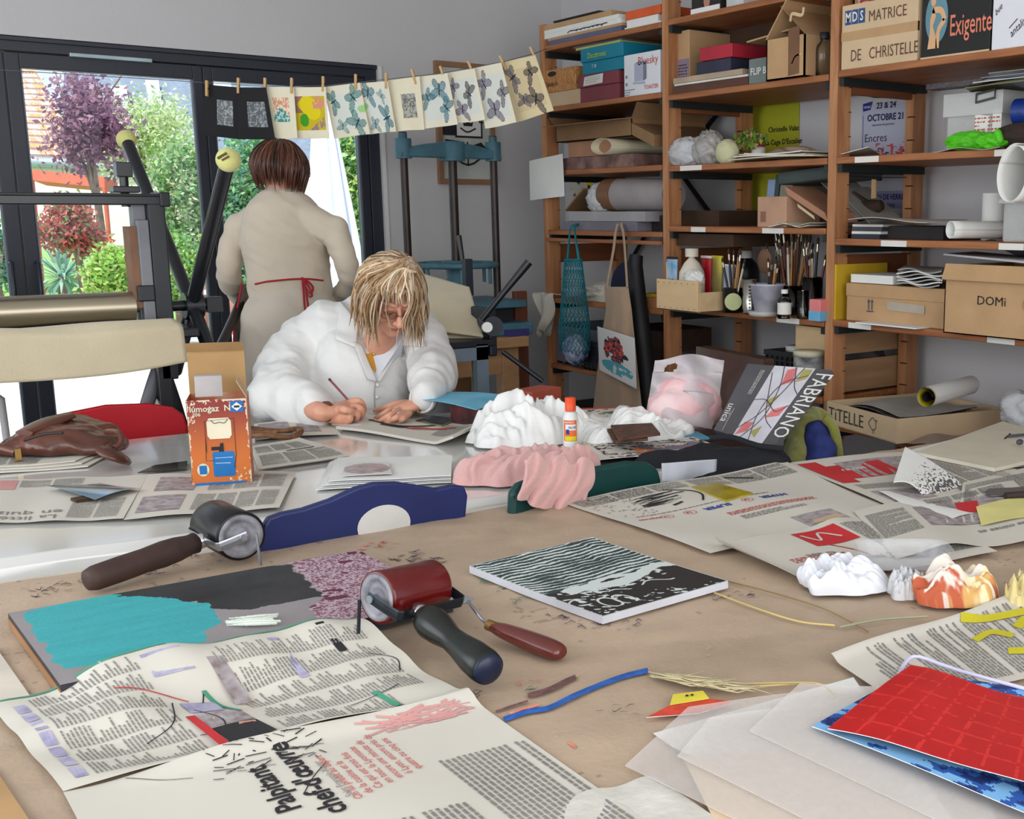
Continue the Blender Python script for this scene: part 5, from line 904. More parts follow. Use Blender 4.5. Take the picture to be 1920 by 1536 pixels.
# legs
def fl(name,pts,r,m,flat=(1,.45)): b=MB();b.tube([Y_(*p,3.95) for p in pts],r,12,sub=5,flat=flat,seg_up=(1,0,0));part(b,name,m,ep)
b=MB();b.box((.925,3.9,.70),(.965,3.99,1.0));part(b,'leg_column',M_blk,ep,bevel=.004)
fl('leg',[(298,690),(283,735),(268,790),(262,850),(240,990)],.022,M_iron);fl('leg',[(300,680),(318,730),(334,780),(352,850),(372,990)],.022,M_blk)
fl('curved_brace',[(300,668),(325,690),(330,672),(345,640),(352,600)],.016,M_blk);fl('curved_brace',[(275,668),(292,690),(296,720)],.014,M_iron)
b=MB();b.box((-.9,3.93,.52),(.94,3.97,.56));part(b,'cross_tie',M_blk,ep)
r=root('felt_blanket','cream felt blanket draped over the large press bed','felt',(.5,3.9,1.03))
def Sf(u,v):
    x=np.where(v>.5,.325+(.985-.325)*u,.12+(.93-.12)*u);x=(.12+(.93-.12)*u)*(1-sstep(.2,.6,v))+(.345+(.975-.345)*u)*sstep(.2,.6,v)
    y=np.interp(v,[0,.42,.55,1],[3.935,3.81,3.772,3.755])+.012*np.sin(u*6);z=np.interp(v,[0,.42,.55,1],[1.042,1.05,1.03,.905]);z=z+.016*np.exp(-((u-.75)/.2)**2)*np.exp(-((v-.4)/.2)**2)+.035*sstep(.5,1,v)*(u-.4)**2*2+.01*np.sin(u*7)*np.exp(-((v-.45)/.15)**2)
    return np.stack([x,y,z],-1)
b=MB();b.grid(Sf,50,30);part(b,'felt',M_felt,r,solid=.006)
b=MB();b.tube([(.1,3.82,1.045),(.3,3.78,1.04),(.38,3.765,1.02)],[.008,.008,.004],6,sub=3);tag(b.build('blanket_edge',M_brown),'dark curled edge strip lying on the bed left of the felt','strip')
# ---- wooden workbench with blue book press
wb=root('workbench','wooden workbench carrying the tall blue press near the corner','workbench',(2.4,5.2,0));M_bw=mat('bench_wood',(178,136,96),.6,var=.2,stretch=(.2,1,1),vscale=18)
b=MB();b.box((1.7,4.85,.75),(2.82,5.5,.80));part(b,'benchtop',M_bw,wb,bevel=.004)
for x,y in ((1.74,4.9),(2.70,4.9),(1.74,5.4),(2.70,5.4)): b=MB();b.box((x,y,0),(x+.09,y+.07,.75));part(b,'leg',M_bw,wb,bevel=.004)
b=MB();b.box((1.8,4.91,.62),(2.72,4.94,.74));part(b,'apron_rail',M_bw,wb)
M_bp=mat('blue_press_paint',(78,122,138),.5,var=.2,bump=.05,vscale=12);Yp=5.15
bp=root('book_press','tall blue-painted screw press with four-spoke handwheel and steel columns','press',(2.6,Yp,.8))
cl,cr_,cm=Y_(757,300,Yp)[0],Y_(925,300,Yp)[0],Y_(848,300,Yp)[0]
b=MB();n_=24;xs=np.linspace(cl-.03,cr_+.03,n_);top=1.655+.055*np.sin(np.linspace(0,PI,n_))**.7;pol=[(x,1.645-.0*i) for i,x in enumerate(xs)];pol=[(x,1.638) for x in xs]+[(x,t) for x,t in zip(xs[::-1],top[::-1])]
b.prism(pol,(0,Yp-.035,0),A(1,0,0),A(0,0,1),A(0,.07,0));part(b,'crown_beam',M_bp,bp,bevel=.006)
b=MB();b.lathe([(.06,0),(.06,.085),(.055,.09),(0,.09)],(cm,Yp,1.625),n=24);part(b,'crown_boss',M_bp,bp)
for x in (cl,cr_):
    b=MB();b.tube([(x,Yp,.83),(x,Yp,1.75)],.018,14);part(b,'column',mat('dark_steel',(66,58,56),.4,.6),bp)
    b=MB();b.tube([(x,Yp,1.63),(x,Yp,1.72)],.038,16);b.tube([(x,Yp,1.72),(x,Yp,1.745)],.022,6);part(b,'column_collar',M_bp,bp)
b=MB();b.tube([(cm,Yp,1.0),(cm,Yp,1.66)],.021,14);part(b,'screw',mat('dark_steel'),bp)
wz=1.135;hw=MB();t=np.linspace(0,2*PI,41);hw.tube([(cm+.19*math.cos(a),Yp+.19*math.sin(a),wz) for a in t],.014,8);
for k in range(4): a=k*PI/2+.4;hw.tube([(cm,Yp,wz),(cm+.19*math.cos(a),Yp+.19*math.sin(a),wz)],.012,8)
hwo=part(hw,'handwheel',M_bp,bp)
for k in range(6): a=k*PI/3+.2;b=MB();b.tube([(cm+.17*math.cos(a),Yp+.17*math.sin(a),wz),(cm+.17*math.cos(a),Yp+.17*math.sin(a),wz-.09)],.009,8);part(b,'wheel_peg',M_bp,hwo)
b=MB();b.lathe([(.075,0),(.06,.03),(.045,.06),(.05,.1),(.07,.13),(.07,.14),(0,.14)][::1],(cm,Yp,wz-.12),n=24);part(b,'hub_cone',M_bp,bp)
b=MB();b.box((cl-.03,Yp-.2,.93),(cr_+.05,Yp+.2,.965));part(b,'platen',M_bp,bp,bevel=.006);b=MB();b.box((cl-.05,Yp-.24,.801),(cr_+.06,Yp+.24,.86));part(b,'base_plate',M_bp,bp,bevel=.008);b=MB();b.box((cl,Yp-.15,.862),(cr_,Yp+.15,.925));part(b,'pressed_stack',M_ink,bp)
b=MB();b.cbox((2.78,4.9,.815),(.12,.05,.03),.2);tag(b.build('violet_tool',mat('violet_cloth',(70,66,130),.7)),'small violet rag at the workbench front edge','rag')
# ---- small etching press with felt, on blue-grey stand
sp=root('tabletop_press','small etching press on a blue-grey metal stand beside the seated person','press',(2.05,3.95,0));M_bg=mat('blue_grey_steel',(112,128,142),.5,.2,var=.1);M_nv=mat('navy_steel',(34,42,52),.45,.2)
q=lambda x,y,t: T_(x,y,t)
P=q(915,650,4.05);L=q(810,640,4.3)
b=MB();d=A(-1,0,0);n_=A(-d[1],d[0],0);n_=n_ if n_@FW>0 else -n_;b.obox(P,d*.30,n_*.04,A(0,0,-.045));part(b,'stand_rail',M_bg,sp);
for kk,(o_,m_) in enumerate(((P,M_bg),(P-d*.02+n_*.04,M_nv))): b=MB();b.obox(A(o_[0],o_[1],0),d*.045,n_*.03,A(0,0,P[2]+.01));part(b,'leg',m_,sp)
b=MB();b.obox(A(*(P+d*.27)[:2],0),d*.045,n_*.04,A(0,0,P[2]));part(b,'leg',M_nv,sp);b=MB();b.obox(A(*(P+d*.05+n_*.45)[:2],0),d*.045,n_*.04,A(0,0,P[2]));part(b,'leg',M_nv,sp)
b=MB();b.obox(P+A(0,0,.0)-d*.03,d*.30,n_*.5,A(0,0,.025));part(b,'press_bed',M_blk,sp,bevel=.004)
b=MB();b.tube([q(925,612,4.05),q(905,605,4.2),q(820,590,4.5)],.035,20);part(b,'roller',M_nv,sp)
b=MB();b.obox(q(932,615,4.1)-A(0,0,.1),d*.03,n_*.14,A(0,0,.17));part(b,'side_plate',M_nv,sp,bevel=.006);b=MB();c=q(912,615,4.0);b.tube([c,c+nrm(-FW+RI*.3)*.03],.018,16);part(b,'white_knob',M_white,sp)
b=MB();b.tube([q(903,600,4.05),q(945,548,4.05),q(992,491,4.05)],[.011,.011,.015],12);part(b,'lever_arm',M_blk,sp);b=MB();b.tube([q(943,660,4.03),q(1018,715,4.03)],.009,10);part(b,'lever_arm',M_blk,sp)
b=MB();b.tube([q(860,442,4.5),q(868,492,4.5)],[.011,.008],10);b.tube([q(868,492,4.5),q(872,560,4.5)],.004,8);part(b,'gauge_rod',M_blk,sp);b=MB();b.cbox(q(877,520,4.45),(.03,.03,.14));part(b,'upright_bracket',M_nv,sp)
b=MB();b.tube([q(886,640,4.3),q(893,740,4.25)],.010,8);part(b,'stay_rod',M_blk,sp)
r=root('felt_blanket','cream double felt blanket laid over the small etching press','felt',q(850,600,4.2))
for k in range(2):
    s=Sheet([q(770,615+5*k,4.12),q(906,632+5*k-0,4.05),q(881,543,4.42),q(775,512,4.55)],lambda u,v: .02*np.sin(v*PI)*(1-.3*u)+.012*v*v,n=nrm(-FW+A(0,0,.8)));s.P=[p-A(0,0,.012*k)-FW*-.0+FW*(.008*k) for p in s.P];b=MB();b.grid(s.S,24,24);part(b,'felt_layer',M_felt,r,solid=.005)
# ---- framed crest picture on the back wall
fp=root('framed_crest','wood-framed print of a crest shield hanging on the back wall','picture',Y_(878,348,YW-.01));yF=YW-.015;a=Y_(823,345,yF);c=Y_(930,349,yF);x0,x1,z0,z1=a[0],c[0],a[2],a[2]+.62;w=.028;M_fr=mat('frame_wood',(150,112,82),.5)
for (p,q_) in (((x0,z0),(x1,z0+w)),((x0,z1-w),(x1,z1)),((x0,z0+w),(x0+w,z1-w)),((x1-w,z0+w),(x1,z1-w))): b=MB();b.box((p[0],yF-.012,p[1]),(q_[0],YW,q_[1]));part(b,'frame_side',M_fr,fp,bevel=.002)
b=MB();b.box((x0+w,yF,z0+w),(x1-w,YW,z1-w));pr_=part(b,'print',mat('greenish_paper',(196,202,196),.4,coat=.6),fp);cx_=(x0+x1)/2+.005;zb=z0+.10
f=frame((cx_,yF,zb),(1,0,0),ZX,.0025);f2=frame((cx_,yF,zb),(1,0,0),ZX,.004);S_=.165
b=MB();out=[(-S_*.93,.36),(-S_*.93,.14),(-S_*.6,.06),(0,0),(S_*.6,.06),(S_*.93,.14),(S_*.93,.36),(0,.40)];b.stroke(out+[out[0]],.010,f,sub=3);b.stroke([(-S_*.93,.3),(0,.34),(S_*.93,.3)],.007,f);b.stroke([(0,0),(0,.12)],.008,f,2);b.poly([(-.07,.14),(.09,.14),(.09,.25),(-.07,.25)],f)
b.poly([(-.15,.25),(-.07,.25),(-.07,.15),(-.145,.15)],f);b.poly([(-.148,.30),(0,.33),(0,.26),(-.15,.26)],f);b.poly([(-.12,.10),(-.03,.03),(-.02,.12),(-.13,.13)],f);b.poly([(.03,.04),(.11,.09),(.08,.12),(.02,.1)],f);part(b,'crest_lines',M_ink,fp)
b=MB();b.poly([(-.06,.15),(.08,.15),(.08,.24),(-.06,.24)],f2);b.poly([(-.10,.10),(-.04,.05),(-.03,.06),(-.09,.115)],f2);part(b,'crest_panel',M_white,fp)
b=MB();f3=frame((cx_,yF,zb),(1,0,0),ZX,.0055);b.text('PORKSHERIE',lambda p,q_: f3(p,np.asarray(q_)+.048-.9*np.asarray(p)**2),.040,0,.288,bold=.02,align='c',sx=1.05);b.text('LE',f3,.06,.095,.22,bold=.02,align='c');b.poly([(-.02,.2),(.03,.2),(.035,.225),(.02,.215),(.005,.23),(-.01,.215),(-.025,.225)],f3);b.stroke([(-.04,.19),(.0,.17),(.05,.19)],.008,f3);part(b,'crest_lettering',M_ink,fp)
# ---- line of prints
pts=[(-300,118,4.3),(0,131,4.35),(388,155,4.5),(497,162,4.52),(606,161,4.55),(724,149,4.58),(830,137,4.62),(943,116,4.68),(1004,100,4.72),(1025,91,5.6)]
LP=[T_(*p) for p in pts];b=MB();b.tube(LP,.0015,5);tag(b.build('clothes_line',mat('line_cord',(90,92,96),.7)),'thin cord strung across the room carrying the prints','cord')
def lt(px): return float(np.interp(px,[p[0] for p in pts],[p[2] for p in pts]))
def ell(u,v,cx,cy,a,b_,ang=0): c,s=math.cos(ang),math.sin(ang);x,y=u-cx,v-cy;return ((x*c+y*s)/a)**2+((-x*s+y*c)/b_)**2
CRm=lin((226,218,192));WH=lin((214,216,212))
def moth(c,u,v,cx,cy,s,ang,col,seed=0):
    n=fbm(u*26,v*34,seed,3);col=lin(col);ca,sa=math.cos(ang),math.sin(ang)
    for sg in (-1,1):
        for (dx,dy,a,b_,ra) in ((.55,.28,.55,.26,.5),(.42,-.30,.38,.26,-.7)):
            k=ell(u,v,cx+(sg*dx*ca-dy*sa)*s*.8,cy+(sg*dx*sa+dy*ca)*s,a*s,b_*s,ang+sg*ra)
            c[k<1]=c[k<1]*.25+.75*(col*(.45+1.1*n[...,None])[k<1]);c[(k<1) & (k>.82)]=col*.6
    k=ell(u,v,cx,cy,.07*s,.45*s,ang);c[k<1]=col*.3
def plate(c,u,v,x0,x1,y0,y1,col,tone=.96): k=(u>x0) & (u<x1) & (v>y0) & (v<y1);c[k]=lin(col);return k
def P_sq(bg,x0,x1,y0,y1,c1,c2,seed,c3=None):
    def f(u,v):
        c=np.ones(u.shape+(3,))*lin(bg);k=plate(c,u,v,x0,x1,y0,y1,c1);n=np.abs(fbm(u*14,v*14,seed,4)-.5)*2;c[k & (n<.14)]=lin(c2)
        if c3: k3=k & (v>.5+.1*np.sin(u*9));c[k3]=lin(c3[0]);c[k3 & (n<.16)]=lin(c3[1])
        return c
    return f
def P_lemon(u,v):
    c=np.ones(u.shape+(3,))*CRm;k=plate(c,u,v,.08,.92,.18,.84,(196,176,30));n=fbm(u*16,v*16,8);c[k & (ell(u,v,.5,.4,.32,.2,.5)<1)]=lin((220,200,20));
    for q,col in ((k & (v<.42) & (u>.66-v*.3) & (n>.5),(214,140,120)),(k & (u<.25+.1*np.sin(v*14)) & (v<.5),(150,110,96)),(k & (ell(u,v,.33,.64,.13,.12,.9)<1),(60,150,30)),(k & (u>.5) & (v>1.12-u*.6) & (n>.45),(150,120,130))): c[q]=lin(col)
    return c
def P_moth(L,bg=(222,216,196),pl=(210,214,206),extra=None):
    def f(u,v):
        c=np.ones(u.shape+(3,))*lin(bg);plate(c,u,v,.1,.9,.16,.86,pl)
        for i,(cx,cy,s,a,col) in enumerate(L): moth(c,u,v,cx,cy,s,a,col,i*3)
        if extra is not None: k=ell(u,v,*extra[:4])<1;c[k]=c[k]*.3+.7*lin(extra[4])
        return c
    return f
BL=(70,120,132);TG=(72,128,124);GY=(96,92,104);VI=(108,100,122);DK=(64,58,66)
prints=[
 ([(381,158),(449,164),(447,259),(381,253)],P_sq((26,26,28),.37,.80,.28,.76,(104,108,110),(160,164,166),1),'black sheet with a small grey print, hung leftmost on the line'),
 ([(445,164),(499,164),(513,259),(444,260)],P_sq((26,26,28),.3,.86,.28,.76,(92,98,102),(150,156,158),5),'black sheet with a small grey print, second from the left on the line'),
 ([(489,163),(551,164),(556,258),(498,258)],P_sq((226,218,192),.3,.8,.2,.68,(208,150,120),(236,214,190),9,((70,140,136),(190,210,200))),'cream sheet with an orange and teal veined print'),
 ([(547,164),(611,163),(616,258),(547,258)],P_lemon,'cream sheet with a yellow lemon and green leaf print'),
 ([(607,163),(675,155),(693,250),(624,258)],P_moth([(.18,.3,.24,1.2,TG),(.72,.25,.28,-.7,TG),(.72,.76,.3,.7,TG),(.3,.78,.18,.3,(130,160,156))],extra=(.93,.5,.14,.07,(120,196,90))),'cream sheet of teal moths beside the green spot'),
 ([(672,156),(727,152),(741,245),(691,250)],P_moth([(.25,.2,.3,.5,BL),(.75,.72,.3,1.3,BL),(.3,.82,.22,.2,(120,150,156)),(.7,.28,.16,.8,(140,160,160))],extra=(.02,.45,.16,.07,(120,196,90))),'cream sheet of blue moths and pale petals around its border'),
 ([(724,151),(787,143),(794,241),(741,245)],P_sq((224,216,190),.36,.8,.3,.76,(172,172,160),(110,110,108),13),'cream sheet with one small pale grey print'),
 ([(785,144),(839,137),(857,231),(792,241)],P_moth([(.62,.3,.32,.2,BL),(.22,.42,.24,-.5,BL),(.75,.65,.26,-.8,BL)]),'cream sheet with three blue moths'),
 ([(835,137),(890,128),(909,223),(855,230)],P_moth([(.15,.3,.22,-.6,VI),(.62,.45,.26,-.9,DK),(.3,.75,.26,.3,VI)]),'cream sheet with three violet-grey moths'),
 ([(886,128),(940,117),(968,228),(909,240)],P_moth([(.25,.28,.26,-.5,VI),(.8,.48,.24,-.6,GY),(.42,.72,.28,.2,VI)]),'cream sheet with violet-grey moths between its violet neighbour and the tan sheet'),
 ([(934,118),(1004,103),(1038,206),(967,228)],P_moth([(.25,.28,.24,1.2,GY),(.72,.26,.22,-.6,DK),(.66,.72,.27,.6,DK),(.35,.68,.18,.2,GY)],(216,200,160),(206,188,150)),'tan-toned sheet with dark grey moths and petals, hung rightmost')]
for i,(pp,cf,lb) in enumerate(prints):
    t=lt(sum(p[0] for p in pp[:2])/2)-.004*(i % 2) if i>1 else lt(430)-.004*i
    C4=[T_(x,y,t) for x,y in (pp[3],pp[2],pp[1],pp[0])];C4[0]+=FW*.015;C4[1]+=FW*.015
    s=Sheet(C4,lambda u,v,i=i: .006*np.sin(u*5+i)*(1-v));b=MB();b.grid(s.S,56,80,0,lambda u,v,cf=cf: cf(u,1-v),True);o=b.build('print_sheet',ATT(.85),solid=.0006);tag(o,lb,'print','prints hanging on the cord')
peg=None
for i,(x,y) in enumerate([(388,166),(447,161),(497,161),(547,161),(606,158),(667,154),(724,152),(776,144),(830,138),(883,128),(943,118),(1000,101)]):
    c=T_(x,y,lt(x)-.006);sc=.030
    if peg is None:
        mi_=Matrix.Translation(-Vector(c))
        peg=root('clothes_peg','x','clothes peg',c,'wooden pegs on the cord')
        for k in (0,1): b=MB();b.prism([(-.0045,-sc),(.0045,-sc),(.0045,sc),(-.0045,sc)],c+FW*(-.006+.0065*k),RI,UP,FW*.005);part(b,'jaw',mat('peg_wood'),peg)
        b=MB();b.tube([c-RI*.0055,c+RI*.0055],.0035,8);part(b,'spring',M_rail,peg);r0=c;r_=peg
    else:
        r_=peg.copy();COL.objects.link(r_);r_.location=c
        for ch in list(peg.children): q=ch.copy();COL.objects.link(q);q.parent=r_;q.matrix_parent_inverse=mi_.copy()
    r_.rotation_euler=(0,-.05*i if i>6 else 0,0)
    r_['label']='wooden clothes peg '+('at the left corner of the leftmost black sheet','between the two black sheets','where the black sheets meet the orange and teal print','left of the lemon print','between the lemon print and the teal moths','between the teal moths and the blue moths with petals','between the petals sheet and the small pale grey print','between the small pale grey print and the three blue moths','between the blue moths and three violet-grey moths','between the two violet-grey moth sheets','at the left corner of the tan-toned sheet','at the right corner of the tan-toned sheet')[i]
# ============================================================ PEOPLE
from mathutils.bvhtree import BVHTree
Bk=-nrm(FW*A(1,1,0));Zv=A(0,0,1)
M_skin=mat('skin',(216,158,132),.5,var=.06,vscale=30,sss=.15,bump=.03,bs=300);M_coat=mat('white_cotton_coat',(222,221,219),.9,var=.02,bump=.06,bs=260,sheen=.2)
class Proj:      # put small cloth pieces exactly on a garment's surface
    def __init__(s,v,f): s.t=BVHTree.FromPolygons([tuple(p) for p in v],f)
    def hit(s,px,py,off=.003):
        d=nrm(ray(px,py));h=s.t.ray_cast(Vector(EYE),Vector(d));
        return (A(*h[0])-d*off) if h[0] is not None else T_(px,py,s.tt)
    tt=3.7
    def fn(s,off=.003): return lambda a,b: np.array([s.hit(x,y,off) for x,y in zip(np.ravel(a),np.ravel(b))])
def patch(pr,quad,nu,nv,off=.004):    # quad in pixels on the garment
    q=[A(*p) for p in quad]
    def S(u,v):
        uu=u[...,None];vv=v[...,None];p=q[0]*(1-uu)*(1-vv)+q[1]*uu*(1-vv)+q[2]*uu*vv+q[3]*(1-uu)*vv
        return np.array([pr.hit(x,y,off) for x,y in p.reshape(-1,2)]).reshape(u.shape+(3,))
    return S
def wrinkle(v,n,sc,amp,seed,an=(1,1,1)): k=1-2*np.abs(n3(v*np.array(an),sc,seed));k2=1-2*np.abs(n3(v*np.array(an),sc*2.3,seed+8));return v+n*((k*.65+k2*.35)*amp)[:,None]
# ---------------------------------------------- seated person
r=root('person','seated person with tousled blond hair and white coat, writing with a pencil','person',(1.7,3.75,0))
hc=T_(733,556,3.62);fd=nrm(Bk*.62-Zv*.58+RI*.40);ud=nrm(Zv*.8+RI*.30+Bk*.5);ud=nrm(ud-fd*np.dot(ud,fd));xd=np.cross(ud,fd)
HL=lambda x,f,u: hc+xd*x+fd*f+ud*u;HR=np.stack([xd,fd,ud],1)
def head(b,c0,HL,HR,neck):
    b.ell(HL(0,-.012,.02),(.073,.092,.098),HR,28,18);b.limb([HL(0,.02,-.02),HL(0,.038,-.06)],[.062,.048],18);b.ell(HL(0,.066,-.088),(.024,.02,.017),HR)
    b.limb([HL(0,.082,.018),HL(0,.094,-.002),HL(0,.108,-.022)],[.007,.009,.0125],10);b.ell(HL(.012,.096,-.025),(.009,.01,.008),HR);b.ell(HL(-.012,.096,-.025),(.009,.01,.008),HR)
    for s in (1,-1):
        b.ell(HL(.036*s,.056,-.022),(.026,.024,.026),HR);b.limb([HL(.014*s,.083,.036),HL(.034*s,.078,.042),HL(.054*s,.060,.034)],[.007,.008,.006],8);b.ell(HL(.032*s,.070,.012),(.016,.013,.012),HR)
        b.limb([HL(.072*s,-.005,.022),HL(.082*s,-.014,.018),HL(.074*s,-.006,-.02)],[.008,.009,.008],8)
    b.limb([HL(-.022,.080,-.052),HL(0,.090,-.048),HL(.022,.080,-.052)],[.004,.006,.004],8);b.limb([HL(-.018,.079,-.06),HL(0,.087,-.060),HL(.018,.079,-.06)],[.004,.007,.004],8)
    b.limb([HL(0,-.02,-.05)]+neck,[.052]*(1+len(neck)),16)
q=T_
b=MB();head(b,hc,HL,HR,[q(712,640,3.78),q(700,690,3.86)])
b.limb([q(690,690,3.88),q(682,780,3.90),q(680,900,3.95),A(*q(680,980,3.98)[:2],.58)],[.10,.12,.12,.14],20,flat=(1,.8))
pel=A(*q(680,980,3.98)[:2],.56)
for s in (1,-1):
    k=pel+RI*.14*s+Bk*.42;b.limb([pel+RI*.09*s,k],[.085,.06],14);b.limb([k,A(k[0],k[1],.1)],[.055,.038],12);b.limb([A(k[0],k[1],.045)-Bk*.04,A(k[0],k[1],.035)+Bk*.16],[.04,.03],10)
# writing hand (left in the picture): palm, four fingers, thumb around the pencil
W1=Z_(603,774,.80);b.limb([q(545,752,3.60),W1],[.04,.029],14)
tip,tail=Z_(684,785,.760),T_(620,714,3.47)
b.limb([W1,Z_(626,771,.80),Z_(650,764,.80)],[.028,.032,.031],14,flat=(.72,1.15));b.limb([Z_(612,780,.785),Z_(640,783,.782)],[.02,.024],12)
for P_,R_ in (([(652,754,.815),(674,752,.822),(682,766,.795),(681,778,.772)],[.0105,.010,.009,.0065]),([(656,762,.805),(674,764,.808),(680,777,.785),(674,784,.769)],[.011,.010,.009,.007]),
               ([(654,772,.797),(670,775,.797),(668,786,.776),(656,788,.767)],[.0105,.0095,.0085,.007]),([(646,780,.788),(658,784,.785),(652,791,.771),(640,791,.765)],[.0095,.009,.008,.0065]),
               ([(626,766,.80),(645,768,.812),(664,773,.80),(677,780,.775)],[.013,.012,.010,.007])):
    b.limb([Z_(*p) for p in P_],R_,12)
W2=Z_(787,757,.80);b.limb([q(806,720,3.66),W2],[.036,.027],14)
b.limb([W2,Z_(770,762,.797),Z_(752,767,.79)],[.026,.030,.028],14,flat=(.6,1.3))
for P_,R_ in (([(750,760,.79),(732,768,.792),(717,777,.78),(704,784,.766)],[.0105,.0095,.0085,.0068]),([(752,768,.79),(734,777,.79),(720,785,.777),(710,790,.765)],[.0105,.0098,.0085,.007]),
               ([(758,774,.788),(743,783,.785),(733,789,.773),(726,792,.765)],[.010,.0093,.0082,.0068]),([(768,776,.785),(756,785,.78),(749,790,.77),(744,793,.764)],[.0095,.0085,.0078,.006]),
               ([(768,757,.795),(742,758,.80),(722,765,.79),(702,770,.775)],[.014,.0115,.0095,.007])):
    b.limb([Z_(*p) for p in P_],R_,12)
v,n,f=remesh(b,.0034,smooth=2);b=MB();b.add(v,f,True);body=part(b,'body',M_skin,r)
b=MB()
for s in (1,-1): k=pel+RI*.14*s+Bk*.42;b.limb([pel+RI*.09*s,k],[.11,.085],14);b.limb([k,A(k[0],k[1],.08)],[.085,.065],12)
v,n,f=remesh(b,.012,smooth=4);b=MB();b.add(wrinkle(v,n,9,.006,3),f,True);part(b,'jeans',mat('blue_jeans',(78,96,130),.9,var=.1),r)
M_lip=mat('lips',(176,96,92),.5)
b=MB();b.tube([HL(-.019,.0865,-.055),HL(0,.0955,-.0535),HL(.019,.0865,-.055)],[.002,.0042,.002],8,sub=3);part(b,'mouth',M_lip,body)
for s in (1,-1): b=MB();b.tube([HL(.018*s,.082,.006),HL(.032*s,.0835,.002),HL(.046*s,.075,.006)],[.001,.0018,.001],6,sub=3);part(b,'eyelashes',M_ink,body)
# glasses
g_=root('eyeglasses','thin rimless glasses worn by the seated blond person','glasses',HL(0,.1,.01));M_rim=mat('reddish_metal',(140,84,76),.3,.7)
for s in (1,-1):
    b=MB();t=np.linspace(0,2*PI,25);C_=HL(.033*s,.100,.008);L_=[C_+xd*.024*math.cos(a)*(1.0)+ud*.016*math.sin(a)-fd*.012*abs(.033*s+.024*math.cos(a))/.06 for a in t];b.tube(L_,.0011,6);part(b,'rim',M_rim,g_)
    b=MB();b.add(np.array(L_[:-1]),[tuple(range(24))]);part(b,'lens',glass('lens_glass',(.97,.97,.98),.4),g_);b=MB();b.tube([HL(.058*s,.086,.014),HL(.078*s,.03,.018),HL(.08*s,-.01,.02)],.0014,6);part(b,'temple',M_rim,g_)
b=MB();b.tube([HL(-.01,.104,.012),HL(0,.107,.014),HL(.01,.104,.012)],.0012,6);part(b,'bridge',M_rim,g_)
def wig(parent,hc,xd,fd,ud,n,pal,seed,part_pt,Rr,thmax,grav,front=None,rad=.006,jit=.012,name='hair',sw=.25,m=None,cap=1.0,capcol=None,curl=0):
    g=random.Random(seed);b=MB();m=m or mat('hair',attr=True,rough=.45,var=.25,vscale=60)
    b.col=tuple(lin(capcol or pal[0]));nu,nv=36,18;V=[];
    for i in range(nv+1):
        th=PI*.60*i/nv
        for j in range(nu): ph=2*PI*j/nu;sh=1 if not front or abs((ph+PI) % (2*PI)-PI)>front[0] else front[1];t_=th*sh;V.append(hc+(xd*math.sin(ph)*math.sin(t_)*Rr[0]+fd*math.cos(ph)*math.sin(t_)*Rr[1]+ud*math.cos(t_)*Rr[2])*.965*cap)
    b.add(V,[(i*nu+j,i*nu+(j+1) % nu,(i+1)*nu+(j+1) % nu,(i+1)*nu+j) for i in range(nv) for j in range(nu)],True)
    for k in range(n):
        ph=g.uniform(-PI,PI);fr_=front and abs(ph)<front[0];tm=thmax*g.uniform(.85,1.05)*(front[2] if fr_ else 1);gl=grav*g.uniform(.5,1.15)*(front[3] if fr_ else 1)
        lift=1+g.uniform(-.01,.11);P=[];ns=7;p0=A(*part_pt)+A(g.uniform(-.012,.012),g.uniform(-.05,.03),0);rx=g.uniform(-sw,sw)-sw*.3
        for i in range(ns):
            t=i/(ns-1);th=tm*t;e=A(math.sin(ph+rx*t)*math.sin(th)*Rr[0],math.cos(ph+rx*t)*math.sin(th)*Rr[1],math.cos(th)*Rr[2])*(lift if t>.2 else 1.01);w=(1-t)**2;e=e*(1-w)+w*(A(p0[0],p0[1],0)*.9+A(0,0,Rr[2]*1.0))
            P.append(hc+xd*e[0]+fd*e[1]+ud*e[2])
        d=nrm(P[-1]-P[-2]);
        for i in (1,2,3): d=nrm(d*.55+A(0,0,-1)*.6+A(g.uniform(-1,1),g.uniform(-1,1),0)*jit*8-nrm(P[-1]-hc)*curl);P.append(P[-1]+d*gl/3)
        P=np.array(P);b.col=tuple(lin(g.choice(pal))*g.uniform(.8,1.15));R_=np.array([.5,.9,1,1,1,1,.95,.8,.5,.12])*rad*g.uniform(.6,1.2);b.tube(P,R_,6,sub=2,flat=(1,.45),seg_up=nrm(P[3]-hc))
    return b.build(name,m,parent)
BLD=[(178,148,112),(206,178,142),(146,114,82),(222,200,172),(118,90,66),(190,164,132),(184,172,158),(160,124,84)]
wig(r,hc+fd*-.012+ud*.02,xd,fd,ud,680,BLD,5,(.045,.035,0),(.096,.112,.114),1.76,.115,(.75,.45,.56,.30),.0056,.03,capcol=(150,118,86),curl=.05,sw=.6)
